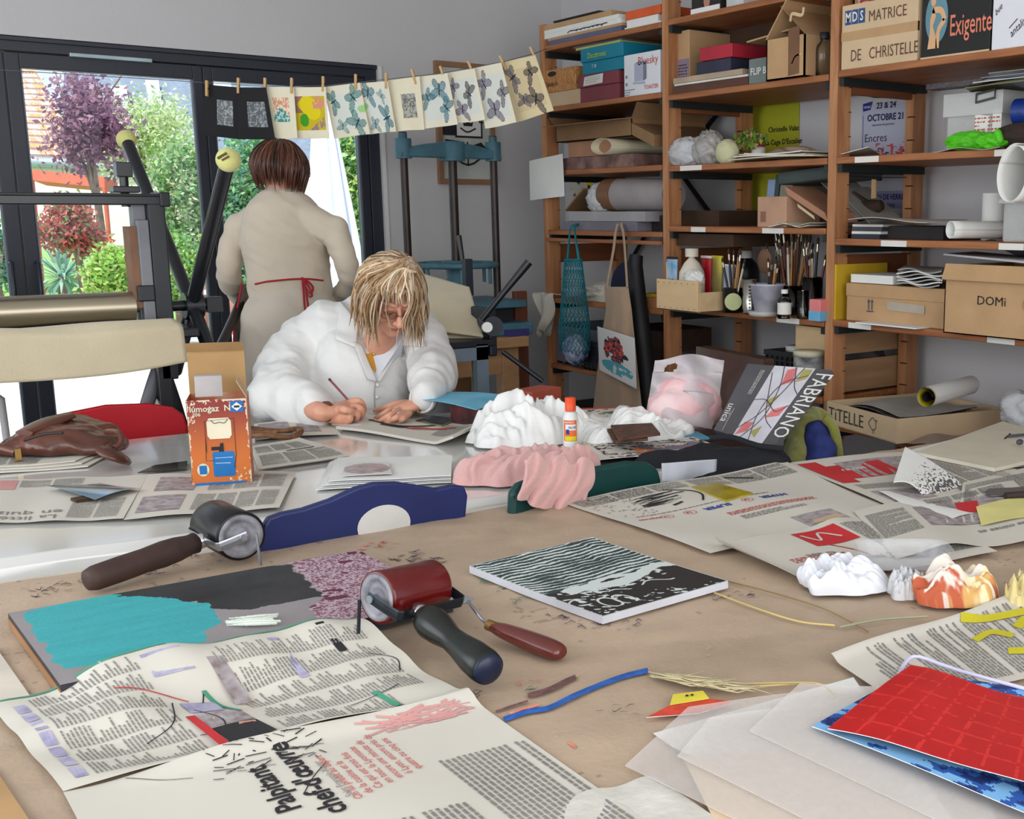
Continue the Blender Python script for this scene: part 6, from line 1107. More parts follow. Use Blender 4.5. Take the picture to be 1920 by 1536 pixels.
# coat
b=MB()
b.limb([q(700,640,3.88),q(690,690,3.87),q(684,780,3.86),q(680,900,3.92),q(680,960,3.95)],[.125,.175,.195,.2,.21],28,flat=(1,.72))
b.limb([q(572,645,3.88),q(640,612,3.88),q(700,600,3.90),q(760,610,3.88),q(800,640,3.86)],[.078,.085,.075,.08,.07],20)
b.limb([q(572,645,3.88),q(540,700,3.78),q(518,752,3.62)],[.085,.088,.082],18);b.limb([q(518,752,3.62),q(560,764,3.56),q(600,771,3.50)],[.076,.06,.044],18)
b.limb([q(797,640,3.86),q(812,682,3.82),q(808,716,3.68)],[.074,.076,.068],18);b.limb([q(808,716,3.68),q(805,732,3.60),q(797,744,3.56)],[.056,.046,.034],18)
v,n,f=remesh(b,.009,smooth=5);v=crumple(v*A(1,1,.5),n,3.2,.010,4)*A(1,1,2)-0*v;v=wrinkle(v,n,8,.012,4,(1,1,.4));v=crumple(v,n,5.5,.0045,9,3,.5);v=wrinkle(v,n,20,.006,14,(.7,.7,1.2))
b=MB();b.add(v,f,True);ct=part(b,'lab_coat',M_coat,r,sub=1);pr=Proj(v,f)
b=MB();b.grid(patch(pr,[(668,610),(764,622),(738,640),(704,716)],14,20,.004),14,20);b.add([pr.hit(*p,.0045) for p in ((668,612),(764,622),(752,668),(704,716))],[(3,2,1,0)]);part(b,'undershirt',mat('pale_grey_tshirt',(214,216,222),.9),r)
b=MB();P=[(685,664),(712,660),(706,690),(704,700),(696,688)];b.add([pr.hit(*p,.007) for p in P],[tuple(range(5))[::-1]]);part(b,'mustard_print',mat('mustard_print',(206,148,50),.8),r)
b=MB();b.tube([pr.hit(*p,.009) for p in ((680,634),(692,650),(701,664))],.0012,5);b.tube([pr.hit(*p,.009) for p in ((716,640),(708,652),(701,664))],.0012,5);b.ell(pr.hit(701,664,.012),.006);part(b,'necklace',mat('gold',(214,170,90),.3,.9),r)
for nm_,quad in (('collar',[(640,566),(672,606),(668,652),(628,636)]),('collar',[(770,600),(792,612),(796,650),(742,648)]),('lapel',[(662,640),(676,646),(706,716),(690,712)]),('lapel',[(744,640),(756,644),(712,716),(706,714)])):
    b=MB();S0=patch(pr,quad,12,12,.012);b.grid(S0,12,12);part(b,nm_,M_coat,ct,solid=.006)
b=MB();b.tube([pr.hit(x,y,.004) for x,y in ((704,716),(702,740),(703,775))],.0018,6,sub=3);part(b,'front_seam',mat('coat_seam',(176,172,172),.9),ct)
for x,y in ((708,722),(707,745)): b=MB();c=pr.hit(x,y,.006);b.lathe([(0,0),(.006,0),(.006,.003),(0,.003)],c,-FW,n=14,caps=False);part(b,'button',M_white,ct)
for (x,y,t,dx,dy,rr) in ((600,770,3.50,8,0,.045),(793,748,3.545,-6,3,.038)):
    a_,c_=T_(x-dx,y-dy*.3,t+.02),T_(x+dx*.5,y+dy*.2,t-.005);b=MB();b.tube([a_,c_],[rr+.002,rr+.003],24,caps=False);part(b,'cuff',M_coat,ct,solid=.006)
# wrist jewellery and rings
b=MB();t=np.linspace(0,2*PI,25);c=Z_(779,759,.80);d=nrm(Z_(760,765,.79)-Z_(790,756,.80));u_=nrm(np.cross(d,Zv));w_=np.cross(u_,d);b.tube([c+u_*.034*math.cos(a)+w_*.029*math.sin(a) for a in t],.0035,8);tag(b.build('bracelet',mat('gold')),'gold bracelet on the wrist of the flat resting hand','bracelet')
b=MB();c=Z_(611,772,.80);d=nrm(Z_(640,768,.80)-Z_(600,774,.80));u_=nrm(np.cross(d,Zv));w_=np.cross(u_,d);[b.tube([c+d*.004*k+u_*.033*math.cos(a)+w_*.028*math.sin(a) for a in t],.003,7) for k in range(3)];tag(b.build('bracelet',mat('brown_beads',(120,64,50),.5,var=.4,vscale=120)),'brown beaded bracelet on the writing hand wrist','bracelet')
for (x,y,z,lb) in ((668,783,.782,'silver ring on the ring finger of the writing hand'),(738,776,.790,'silver ring on the middle finger of the resting hand'),(748,781,.786,'silver ring on the ring finger of the resting hand')):
    b=MB();c=Z_(x,y,z);t2=np.linspace(0,2*PI,15);b.tube([c+RI*.0105*math.cos(a)*.5+FW*.009*math.cos(a)*.3+Zv*.0105*math.sin(a) for a in t2],.0016,6);b.ell(c+Zv*.011,.003,nu=8,nv=6);tag(b.build('ring',mat('silver',(220,220,224),.2,1)),lb,'ring')
pn=root('pencil','mauve-red pencil held by the writing hand','pencil',tip);M_pen=mat('mauve_pencil',(150,84,104),.45);dp=nrm(tail-tip)
b=MB();b.tube([tip+dp*.016,tail],.0035,6,smooth=False);part(b,'shaft',M_pen,pn);b=MB();b.tube([tip,tip+dp*.016],[.0006,.0034],8);part(b,'tip',mat('pink_tip',(200,140,150),.6),pn);b=MB();b.tube([tail,tail+dp*.008],.0038,8);part(b,'eraser',mat('dark_red',(110,40,50),.6),pn)
st=root('stool','stool under the seated person behind the table','stool',(pel[0],pel[1],0));b=MB();b.lathe([(0,.40),(.17,.40),(.17,.44),(0,.44)],(pel[0],pel[1],0),n=24,caps=False);part(b,'seat',M_lw,st)
for a in range(4): b=MB();a_=a*PI/2+.8;b.tube([(pel[0]+.12*math.cos(a_),pel[1]+.12*math.sin(a_),.4),(pel[0]+.17*math.cos(a_),pel[1]+.17*math.sin(a_),0)],.014,8);part(b,'leg',M_rail,st)
# ---------------------------------------------- standing person, seen from behind
r=root('person','standing person seen from behind, brown bobbed hair, off-white sweater and trousers','person',(1.75,4.6,0));T=4.6
hc=q(527,320,T);fd=nrm(-Bk*.95+RI*.28-Zv*.1);ud=nrm(Zv+RI*.03);ud=nrm(ud-fd*np.dot(ud,fd));xd=np.cross(ud,fd);HL=lambda x,f,u: hc+xd*x+fd*f+ud*u;HR=np.stack([xd,fd,ud],1)
b=MB();head(b,hc,HL,HR,[q(530,375,T),q(533,410,T)]);b.limb([q(533,420,T),q(540,520,T),q(545,600,T)],[.12,.11,.14],18,flat=(1,.7))
gx=q(548,640,T)
for s in (1,-1):
    h0=q(545+33*s,640,T);b.limb([h0,A(h0[0],h0[1],.45),A(h0[0],h0[1],.1)],[.085,.055,.04],14);b.limb([A(h0[0],h0[1],.04),A(h0[0],h0[1],.035)-Bk*.17],[.04,.032],10)
sp_=[([(447,425,T),(428,500,T-.03),(440,545,T+.10),(462,572,T+.22)],[.042,.036,.030,.024]),([(628,430,T),(650,500,T),(655,530,T+.08),(632,562,T+.2)],[.042,.036,.030,.024])]
for P_,R_ in sp_: b.limb([q(*p) for p in P_],R_,12)
for (x,y,t,s) in ((462,575,T+.22,1),(628,566,T+.2,-1)):
    c=q(x,y,t);b.limb([c,c+FW*.03+RI*.015*s],[.024,.03],12,flat=(.8,1));[b.limb([c+FW*.03+A(0,0,.024-.016*k),c+FW*.07+RI*.02*s+A(0,0,.022-.016*k),c+FW*.08+RI*.045*s+A(0,0,.012-.016*k)],[.0095,.009,.0075],8) for k in range(4)];b.limb([c+A(0,0,.02),c+FW*.03+RI*.03*s+A(0,0,.03)],[.011,.008],8)
v,n,f=remesh(b,.006,smooth=2);b=MB();b.add(v,f,True);part(b,'body',M_skin,r)
BR=[(82,50,38),(64,38,30),(104,64,48),(50,32,26),(124,80,66)]
wig(r,hc+ud*.012-fd*.01,xd,fd,ud,620,BR,9,(0,.02,0),(.094,.108,.105),1.62,.088,None,.0062,.002,capcol=(84,48,34),m=mat('brown_hair',attr=True,rough=.32,var=.2,vscale=80),curl=.22)
M_swt=mat('offwhite_knit',(212,199,180),.95,var=.03,bump=.06,bs=240,sheen=.25)
b=MB();b.limb([q(533,420,T),q(535,450,T),q(540,490,T),q(543,535,T)],[.15,.172,.158,.162],26,flat=(1,.68));b.limb([q(462,425,T),q(500,410,T),q(535,404,T),q(575,412,T),q(615,432,T)],[.055,.062,.062,.064,.056],18);b.limb([q(532,378,T),q(533,400,T)],[.054,.06],18)
for P_,R_ in sp_: b.limb([q(*p) for p in P_[:4]],[k+.006 for k in R_],16)
v,n,f=remesh(b,.010,smooth=6);v=wrinkle(v,n,9,.010,24,(1,1,1.6));v=crumple(v,n,4.5,.004,6,3,.5);v=wrinkle(v,n,26,.002,29)
b=MB();b.add(v,f,True);sw=part(b,'sweater',M_swt,r,sub=1);ps=Proj(v,f);ps.tt=T-.1
b=MB();t=np.linspace(0,2*PI,40);cN=q(532,367,T);b.tube([cN+RI*(.072+.003*math.sin(a*11))*math.cos(a)+FW*.06*math.sin(a)+Zv*(-.004*math.cos(a*2)) for a in t],.005,8);part(b,'ruffled_neckline',M_swt,sw)
b=MB();b.limb([q(543,542,T),q(548,585,T),q(550,640,T),q(550,700,T)],[.135,.185,.20,.20],26,flat=(1,.72))
for s in (1,-1): h0=q(548+38*s,660,T);b.limb([h0,A(h0[0],h0[1],.5),A(h0[0],h0[1],.12)],[.115,.09,.075],18)
v,n,f=remesh(b,.010,smooth=5);v=wrinkle(v,n,8,.010,34,(1,1,.9));v=crumple(v,n,4.5,.005,8,3,.5);b=MB();b.add(v,f,True);tr=part(b,'trousers',mat('offwhite_twill',(208,197,182),.92,var=.03,bump=.05,bs=200),r,sub=1);pt=Proj(v,f);pt.tt=T-.1
# floral apron worn in front, seen at the left edge, tied with red ribbons
M_flo=mat('floral_cotton',(110,132,112),.9,var=.5,vscale=42,col2=(196,170,168));M_rr=mat('red_ribbon',(178,30,44),.7)
ap=None
def Sw(u,v):   # wraps around the left hip from the front
    py=533+v*250;a=u*1.25;rad=np.interp(v,[0,.3,1],[.175,.205,.215]);cx=545+v*4;dxp=(cx-CX)/F;dyp=(py-CY)/F
    c_=EYE+(RI*dxp[...,None]-UP*dyp[...,None]+FW)*T;return c_-RI*(rad*np.cos(a-.25))[...,None]*1.06-Bk*(rad*.74*np.sin(a-.25))[...,None]*1.06
b=MB();b.grid(Sw,16,30);ap=part(b,'apron',M_flo,r,solid=.004)
b=MB();b.tube([Sw(np.array(0.),np.array(float(k)))*1.0-FW*.003 for k in np.linspace(0,1,16)],.004,6);part(b,'red_trim',M_rr,ap)
hp=lambda x,y,o=.006: (ps.hit(x,y,o) if y<531 else pt.hit(x,y,o))
def bh(x,y,o=.006): a_,c_=ps.hit(x,y,o),pt.hit(x,y,o);return a_ if (a_-EYE)@FW<(c_-EYE)@FW else c_
b=MB();b.tube([bh(x,y) for x,y in ((478,533),(500,528),(520,526),(540,524),(560,523),(580,523),(606,526))],.0035,6);wb_=part(b,'waist_ribbon',M_rr,ap)
for P_ in ([(567,523),(569,545),(571,572),(573,586)],[(570,523),(574,548),(577,570),(579,584)],[(568,522),(580,530),(587,540),(582,550),(573,538),(568,524)],[(568,524),(577,534),(585,552),(580,556),(572,540)],[(566,520),(570,526)]): b=MB();b.tube([bh(x,y,.012) for x,y in P_],.0038,6,sub=4,flat=(1,.5));part(b,'ribbon_end',M_rr,ap)
gl=root('eyeglasses','thin glasses just visible beyond the brown bobbed hair','glasses',HL(0,.1,.01));b=MB();t=np.linspace(0,2*PI,25);[b.tube([HL(.036*s+.026*math.cos(a),.105,.0+.018*math.sin(a)) for a in t],.0013,6) for s in (1,-1)];part(b,'rims',M_rim,gl);b=MB();b.tube([HL(.06,.102,.006),HL(.086,.05,.0),HL(.088,.0,.005)],.0015,6);part(b,'temple',M_rim,gl)
b=MB();b.tube([q(404,668,4.3),q(428,618,4.45),q(450,568,4.62),q(458,550,4.7)],.017,12);b.tube([q(404,668,4.3),A(*q(380,720,4.2)[:2],0)],.017,12);tag(b.build('metal_bar',mat('dark_steel')),'dark metal bar beside the standing person\'s left hand','bar')
# ============================================================ FAR TABLE AND WHAT LIES ON IT
TZ=.752
tb=root('work_table','table under a glossy white plastic cloth where the seated person writes','table',(.8,3,0))
out=[(-.9,2.53),(.40,2.42),(1.31,2.27),(1.86,2.24),(1.86,3.30),(1.25,3.50),(-.9,3.62)]
b=MB();b.prism(out,(0,0,.715),A(1,0,0),A(0,1,0),A(0,0,.03));part(b,'tabletop',M_lw,tb)
for x,y in ((-.7,2.65),(-.7,3.5),(1.75,2.4),(1.75,3.15)): b=MB();b.tube([(x,y,0),(x,y,.715)],.022,10);part(b,'leg',M_rail,tb)
M_pvc=mat('white_pvc_cloth',(214,213,210),.14,var=.02,bump=.05,bs=5,coat=1)
def Stc(u,v):
    x=-.9+2.765*u;yn=np.interp(x,[-.9,.4,1.31,1.86],[2.52,2.41,2.26,2.235]);yf=np.interp(x,[-.9,1.25,1.87],[3.63,3.51,3.31]);vv=np.clip((v-.25)/.75,0,1);y=yn+(yf-yn)*vv
    h=np.clip(.25-v,0,1)/.25;z=.7475-.30*h;y=y-.012*sstep(0,.2,h)-.014*np.sin(x*13)*h-.01*h;return np.stack([x,y,z],-1)
b=MB();b.grid(Stc,120,60);tc_=b.build('tablecloth',M_pvc);tag(tc_,'glossy white plastic cloth covering the far table, hanging at the front','tablecloth')
def psheet(name,label,quad,m,cat,z=TZ,dz=None,th=.0006,nu=24,nv=18,cf=None,group=None,extra=None,zz_=None):
    zq=zz_ or (z,)*4;s=Sheet([Z_(x,y,k) for (x,y),k in zip(quad,zq)],dz,n=A(0,0,1));b=MB();b.grid(s.S,nu,nv,th,cf);mm=[m]
    if extra: extra(b,s)
    o=b.build(name,[m,M_ink,mat('news_text',(132,129,126),.8),mat('pink_panel',(206,150,146),.8),mat('photo_tone',(128,112,112),.7,vscale=60,col2=(176,170,174)),mat('red_text',(196,80,76),.8)]);tag(o,label,cat,group);return s,o
M_news=mat('newsprint',(204,199,188),.75,var=.03,vscale=5,bump=.03,bs=25)
def block(b,s,x,y,w,h,seed,lh=.0045,mt=2,cols=1,off=.0012,fill=.5): b.mt(mt);f=s.fn(off);lines(b,lambda a,c: f(np.asarray(a)+x,np.asarray(c)+y),w,h,lh,fill,seed,cols)
def rect(b,s,x,y,w,h,mt,off=.001,n=6):
    b.mt(mt);f=s.fn(off);g=np.linspace(0,1,n+1)
    for i in range(n): b.add(f(np.array([x+w*g[i],x+w*g[i+1],x+w*g[i+1],x+w*g[i]]),np.array([y,y,y+h,y+h])),[(0,1,2,3)])
# big upside-down newspaper at the left
def ex(b,s):
    w,h=s.w,s.h;f=s.fn(.0014);up_=lambda x0,y0: (lambda a,c: f(x0-np.asarray(a),y0-np.asarray(c)))
    b.mt(2);b.text('La littérature',up_(w*.60,.045),.045);b.text('en quiz',up_(w*.62,.09),.05)
    rect(b,s,.0,h*.45,w*.16,h*.3,3);rect(b,s,w*.12,h*.72,w*.16,h*.24,3);block(b,s,w*.65,.02,w*.3,h*.4,3,cols=2);block(b,s,w*.3,h*.78,w*.35,h*.18,4,cols=2);block(b,s,w*.02,.02,w*.16,.03,8)
psheet('newspaper','newspaper with an upside-down headline and pink panels lying at the far table\'s left',[(-90,985),(232,976),(278,893),(-60,905)],M_news,'newspaper',dz=lambda u,v: .002+.003*np.sin(u*8)**2,extra=ex)
def ex(b,s):
    w,h=s.w,s.h;rect(b,s,w*.05,h*.1,w*.28,h*.34,4);rect(b,s,w*.1,h*.55,w*.26,h*.34,4);block(b,s,w*.4,h*.08,w*.55,h*.38,5,cols=4);block(b,s,w*.45,h*.55,w*.5,h*.36,6,cols=3)
psheet('newspaper','open newspaper with grey photos under the orange lantern carton',[(232,976),(524,956),(556,886),(278,893)],M_news,'newspaper',z=TZ+.001,dz=lambda u,v: .002+.004*np.sin(u*5+v)**2,extra=ex)
def ex(b,s): block(b,s,.01,.01,s.w*.9,s.h*.4,7,cols=3);block(b,s,.01,s.h*.55,s.w*.8,s.h*.35,8,cols=3);rect(b,s,s.w*.45,s.h*.47,s.w*.4,.01,1)
for k in range(2): psheet('folded_newspaper',('lower folded newspaper right of the orange lantern carton','upper folded newspaper right of the orange lantern carton, edge curling')[k],[(484,881-2*k),(655,857-2*k),(562,823-2*k),(470,838-2*k)],M_news,'newspaper',z=TZ+.001+.006*k,dz=lambda u,v: .002+.010*np.clip(u-.8,0,1)+.003*np.sin(v*5),th=.003,extra=ex if k else None)
# magazine left of writing hand
def ex(b,s): rect(b,s,s.w*.55,s.h*.2,s.w*.25,s.h*.5,4);rect(b,s,s.w*.05,s.h*.55,s.w*.4,s.h*.35,4);block(b,s,s.w*.05,s.h*.1,s.w*.4,s.h*.3,12,cols=2)
psheet('magazine','open magazine with dark photos left of the writing hand',[(478,826),(640,816),(610,786),(476,796)],M_news,'magazine',z=TZ,dz=lambda u,v: .002+.004*np.sin(u*3),extra=ex)
r=root('eyeglass_case','brown leather loop of spectacles case lying on the magazine','case',Z_(510,812,.76));t=np.linspace(0,2*PI,29);c=Z_(505,812,.768);b=MB();b.tube([c+RI*.085*math.cos(a)+nrm(FW*A(1,1,0))*.06*math.sin(a)+Zv*.006*math.sin(3*a) for a in t],.011,8,flat=(.7,1));part(b,'loop',mat('brown_braid',(124,84,54),.6,var=.4,vscale=60),r)
b=MB();b.tube([c+RI*.02,c-RI*.09-FW*.04],.01,8);part(b,'strap',mat('brown_braid'),r)
# open reading magazine in front of the hands
def ex(b,s):
    w,h=s.w,s.h;f=s.fn(.002);b.mt(1);b.stroke([(w*.15,h*.42),(w*.35,h*.33),(w*.5,h*.38),(w*.62,h*.52),(w*.7,h*.66)],.012,f);b.stroke([(w*.3,h*.3),(w*.45,h*.3),(w*.52,h*.36)],.02,f);b.mt(5);b.stroke([(w*.52,h*.3),(w*.62,h*.42),(w*.7,h*.45),(w*.84,h*.62)],.014,f);b.stroke([(w*.56,h*.3),(w*.66,h*.38),(w*.8,h*.5)],.006,f);block(b,s,w*.1,h*.7,w*.5,h*.2,9,cols=2);block(b,s,w*.75,h*.2,w*.2,h*.5,10,cols=1)
psheet('magazine','thick open magazine with black and red brush marks under the writing hands',[(630,806),(850,838),(915,798),(700,772)],M_news,'magazine',z=TZ,th=.008,dz=lambda u,v: .010+.022*np.clip(u-.86,0,1)/.14*(1-v*.6)+.003*np.sin(u*6),nu=40,extra=ex)
psheet('writing_paper','small white sheet the seated person is writing on',[(622,796),(704,800),(735,781),(668,776)],M_paper,'paper',z=TZ+.0115,th=.0004,dz=lambda u,v: .001*np.sin(u*3)+0*v)
r=root('smartphone','smartphone in a khaki case beside the resting hand','phone',Z_(818,790,.76));pq=[Z_(775,789,TZ+.012),Z_(828,798,TZ+.012),Z_(860,785,TZ+.012),Z_(812,779,TZ+.012)]
b=MB();b.hexa([p-Zv*.011 for p in pq]+pq);part(b,'case',mat('khaki_case',(120,118,84),.6),r,bevel=.004);b=MB();c=sum(pq)/4;b.add([c+(p-c)*.9+Zv*.0008 for p in pq],[(0,1,2,3)]);part(b,'screen',mat('phone_glass',(60,66,78),.08,coat=.5),r)
# blue card on dark box
r=root('dark_box','dark red-black glossy box propping the sky-blue card','box',Z_(880,790,.75));p=Z_(845,797,TZ);e1=Z_(905,806,TZ)-p;b=MB();b.obox(p,e1,nrm(A(-e1[1],e1[0],0))*.16,A(0,0,.062));part(b,'body',mat('dark_red_print',(44,30,36),.3,vscale=16,col2=(110,50,46)),r,bevel=.002)
b=MB();k=Z_(960,768,TZ);b.obox(k,nrm(e1)*.09,nrm(A(-e1[1],e1[0],0))*.14,A(0,0,.065));tag(b.build('red_block',mat('brick_red_card',(176,84,66),.6),bevel=.002),'brick-red box end beside the dark box under the blue card','box')
psheet('blue_card','sky-blue painted card lying tilted on the dark box',[(788,749),(893,766),(978,742),(838,735)],mat('sky_paint',(86,170,206),.55,vscale=9,col2=(130,196,222)),'card',zz_=(.822,.822,.822,.822),th=.002,dz=lambda u,v: .004*np.sin(u*4))
# lantern carton
c0,c1=Z_(361,915,TZ+.001),Z_(474,907,TZ+.001);ex_=nrm((c1-c0)*A(1,1,0));ey_=A(-ex_[1],ex_[0],0);Wb=np.linalg.norm((c1-c0)[:2]);tq=(c0-EYE)@FW;Hb=(T_(355,745,tq)-T_(361,915,tq))[2]-.003
r=root('lantern_carton','worn orange lantern carton with open brown flap on the far table','box',c0);M_or=mat('orange_print',(204,100,42),.6,vscale=3,var=.1);
def ocol(u,v): t=sstep(.25,1,v)[...,None];c=lin((200,108,44))*(1-t)+lin((136,50,46))*t;e=(np.minimum(np.minimum(u,1-u)*1.0,np.minimum(v,1-v)*1.3)+.05*(fbm(u*14,v*20,3)-.5)*2<.022) | ((fbm(u*22,v*26,8)>.66) & ((v<.2) & (u>.6) | (v>.9) | (u<.12) & (v>.6)));c=np.where(e[...,None],lin((216,196,170)),c);return c
s=Sheet([c0,c0+ex_*Wb,c0+ex_*Wb+Zv*Hb,c0+Zv*Hb]);b=MB();b.grid(s.S,80,110,0,ocol,False);part(b,'front_panel',ATT(.55),r)
b=MB();D_=.118
for (o_,w_,n_) in ((c0+ex_*.0,ey_*D_,ex_*.0015),(c0+ex_*(Wb-.0015),ey_*D_,ex_*.0015),(c0+ey_*(D_-.0015),ex_*Wb,ey_*.0015)): b.obox(o_,w_,n_,A(0,0,Hb))
b.obox(c0+ey_*.0006,ex_*Wb,ey_*.0012,A(0,0,Hb));b.obox(c0,ex_*Wb,ey_*D_,A(0,0,.0015));part(b,'body',mat('worn_orange_card',(190,96,60),.7,vscale=18,col2=(212,190,160),pos=.36),r)
M_kr=mat('kraft_inside',(176,140,94),.85)
b=MB();top=c0+ey_*D_+Zv*Hb;b.obox(top,ex_*Wb*.97,ey_*.0015,A(0,0,.105)-ey_*-.01);part(b,'flap',M_kr,r);b=MB();b.obox(top+A(0,0,.10),ex_*Wb*.97,ey_*.0015,A(0,0,.022)-ey_*.02);part(b,'tuck_flap',M_kr,r)
b=MB();b.obox(c0+ex_*Wb*.15+Zv*(Hb+.005)+ey_*.02,ex_*Wb*.45,ey_*.002,A(0,0,.045)+ey_*.01);b.obox(c0+ex_*Wb*.15+Zv*(Hb+.05)+ey_*.03,ex_*Wb*.45,ey_*.03,A(0,0,.002));part(b,'side_flap',mat('grey_card_inside',(176,170,168),.8),r);b=MB();b.obox(c0+ex_*Wb+Zv*Hb+ey_*.01,ey_*.09,-ex_*.0015,A(0,0,.04)-ex_*.02);part(b,'side_flap',M_cardL,r)
f=s.fn(.0012);W0,H0=Wb,Hb;fq=lambda P: [(x*W0,y*H0) for x,y in P];rd=lambda x0,y0,x1,y1,k=.02: [(x0+k,y0),(x1-k,y0),(x1,y0+k),(x1,y1-k),(x1-k,y1),(x0+k,y1),(x0,y1-k),(x0,y0+k)]
b=MB();b.text('lúmogaz  N',f,.0195,.006,H0*.87,bold=.02,sx=.98);b.text('206',f,.0115,.012,H0*.82,bold=.02);b.poly(fq(rd(.31,.55,.71,.79,.04)),f);b.poly(fq([(.30+.10*math.cos(a)-.1,.2+.075*math.sin(a)) for a in np.linspace(0,2*PI,22)[:-1]]),f);part(b,'cream_print',mat('cream_print',(226,216,190),.6),r)
b=MB();b.poly(fq(rd(.37,.11,.73,.40)),f);b.poly(fq([(.05,.02),(.9,.015),(.9,.045),(.05,.05)]),f);b.poly(fq([(.72,.85),(.93,.85),(.93,.975),(.72,.975)]),f);f2=s.fn(.002);b.poly(fq([(.14,.15),(.26,.15),(.26,.25),(.14,.25)]),f2);part(b,'blue_print',mat('gas_blue',(22,110,178),.55),r)
b=MB();b.poly(fq([(.825,.862),(.915,.912),(.825,.962),(.735,.912)]),f2);b.stroke(fq([(.41,.33),(.70,.33)]),.001,f2);b.stroke(fq([(.41,.27),(.66,.265)]),.0012,f2);part(b,'white_print',M_white,r)
b=MB();b.poly(fq([(.78,.9),(.87,.9),(.87,.924),(.78,.924)]),s.fn(.0026));b.stroke(fq([(.28,.40),(.28,.76),(.76,.78),(.76,.36),(.72,.2)]),.0012,f2,1);b.stroke(fq([(.28,.58),(.26,.3),(.40,.3)]),.0012,f2,1);b.poly(fq([(.48,.40),(.56,.40),(.56,.50),(.51,.50)]),f2);b.poly(fq([(.36,.42),(.5,.42),(.5,.46),(.36,.46)]),f2);b.stroke(fq([(.38,.77),(.44,.73),(.52,.74),(.6,.73),(.66,.77)]),.0015,f2);part(b,'dark_print',M_ink,r)
psheet('metal_sheet','thin shiny blue-silver foil sheet on the upside-down newspaper',[(178,937),(262,916),(185,901),(88,915)],mat('blue_foil',(176,206,230),.18,.85,var=.05),'foil',z=TZ+.012,dz=lambda u,v: .006*np.sin(u*3+v*2),th=.0008)
b=MB();b.cbox(Z_(160,936,TZ+.006)+A(0,0,.001),(.05,.03,.008),.2);tag(b.build('dark_block',mat('dark_brown_card')),'small dark block under the shiny foil sheet','block')
psheet('mirror_plate','glossy plate reflecting the window, left behind the lantern carton',[(258,886),(350,878),(352,864),(290,872)],mat('mirror_black',(40,44,50),.05,coat=1),'plate',z=TZ+.003,th=.002)
# plastic sleeves
for k in range(5): psheet('plastic_sleeve','clear plastic sleeve %s in the stack behind the blue chair' % ('lowest','second','third','fourth','fifth')[k],[(592+6*k,918-4*k),(846,904-3*k),(848,862-2*k),(618+4*k,866-2*k)],(M_paper,film('sleeve_film',(236,238,240),.5,.1))[k % 2],'sleeve',z=TZ+.002+.004*k,th=.002,dz=lambda u,v: .001*np.sin(u*9),group='stack of plastic sleeves')
psheet('sleeved_print','mauve-grey print inside the topmost plastic sleeve',[(640,893),(735,888),(728,866),(650,868)],ATT(.35),'print',z=TZ+.0235,cf=lambda u,v: np.where(((ell(u,v,.5,.5,.5,.42)<.8+.4*fbm(u*6,v*6,2)))[...,None],lin((168,150,152))*(.5+.9*fbm(u*9,v*9,3))[...,None],lin((212,212,212))),nu=60,nv=40)
# handbag
r=root('handbag','worn brown leather handbag lying on folded newspapers at the table\'s left','handbag',Z_(110,860,.76));M_lea=mat('brown_bag_leather',(92,50,36),.32,var=.25,vscale=12,bump=.08,coat=.35)
td_=float((Z_(110,862,.76)-EYE)@FW);q=lambda x,y,d=0: T_(x,y,td_+d)
b=MB();b.limb([q(42,838,.1),q(110,826,.1),q(205,836,.1)],[.055,.07,.045],20,flat=(.62,1.5));b.limb([q(60,815,.18),q(120,800,.18),q(190,812,.15)],[.03,.045,.03],16,flat=(.6,1.6));v,n,f=remesh(b,.006,smooth=4);v=wrinkle(v,n,22,.006,3);v=crumple(v,n,7,.004,3,3);v[:,2]=np.maximum(v[:,2],.765);b=MB();b.add(v,f,True);part(b,'body',M_lea,r)
b=MB();b.tube([q(45,812,.02),q(90,793,.1),q(135,778,.15)],[.02,.03,.018],10,sub=4,flat=(.4,1.3));part(b,'flap',M_lea,r);b=MB();b.tube([q(200,810,.05),q(222,812,0),q(228,830,-.03),q(214,842,-.05)],.008,8,sub=4);b.tube([q(-30,846,0),q(-5,840,0),q(30,848,0)],.012,8,sub=3);part(b,'strap',M_lea,r)
b=MB();b.tube([q(188,842,-.07),q(215,852,-.06),q(236,858,0)],[.02,.034,.012],10,sub=4,flat=(.4,1.4));part(b,'corner_tab',M_lea,r);b=MB();b.tube([q(45,826,-.05),q(85,814,-.06),q(118,812,-.06)],.0035,6,sub=3);part(b,'zip',mat('dark_zip',(40,26,24),.5),r)
b=MB();b.cbox(q(34,852,-.03),(.014,.012,.03));b.cbox(q(34,862,-.03),(.02,.012,.006));part(b,'buckle',mat('brass',(150,120,70),.35,.8),r,bevel=.001)
for k in range(3): psheet('folded_newspaper','folded newspaper %s beneath the brown handbag' % ('lowest','middle','uppermost')[k],[(-60,890-5*k),(165-12*k,874-5*k),(215-6*k,846-4*k),(-60,850-4*k)],M_news,'newspaper',z=TZ+.001+.004*k,th=.003,dz=lambda u,v: .001*np.sin(u*7),extra=(lambda b,s: block(b,s,.02,.01,s.w*.55,s.h*.8,15,cols=2)) if k==2 else None)
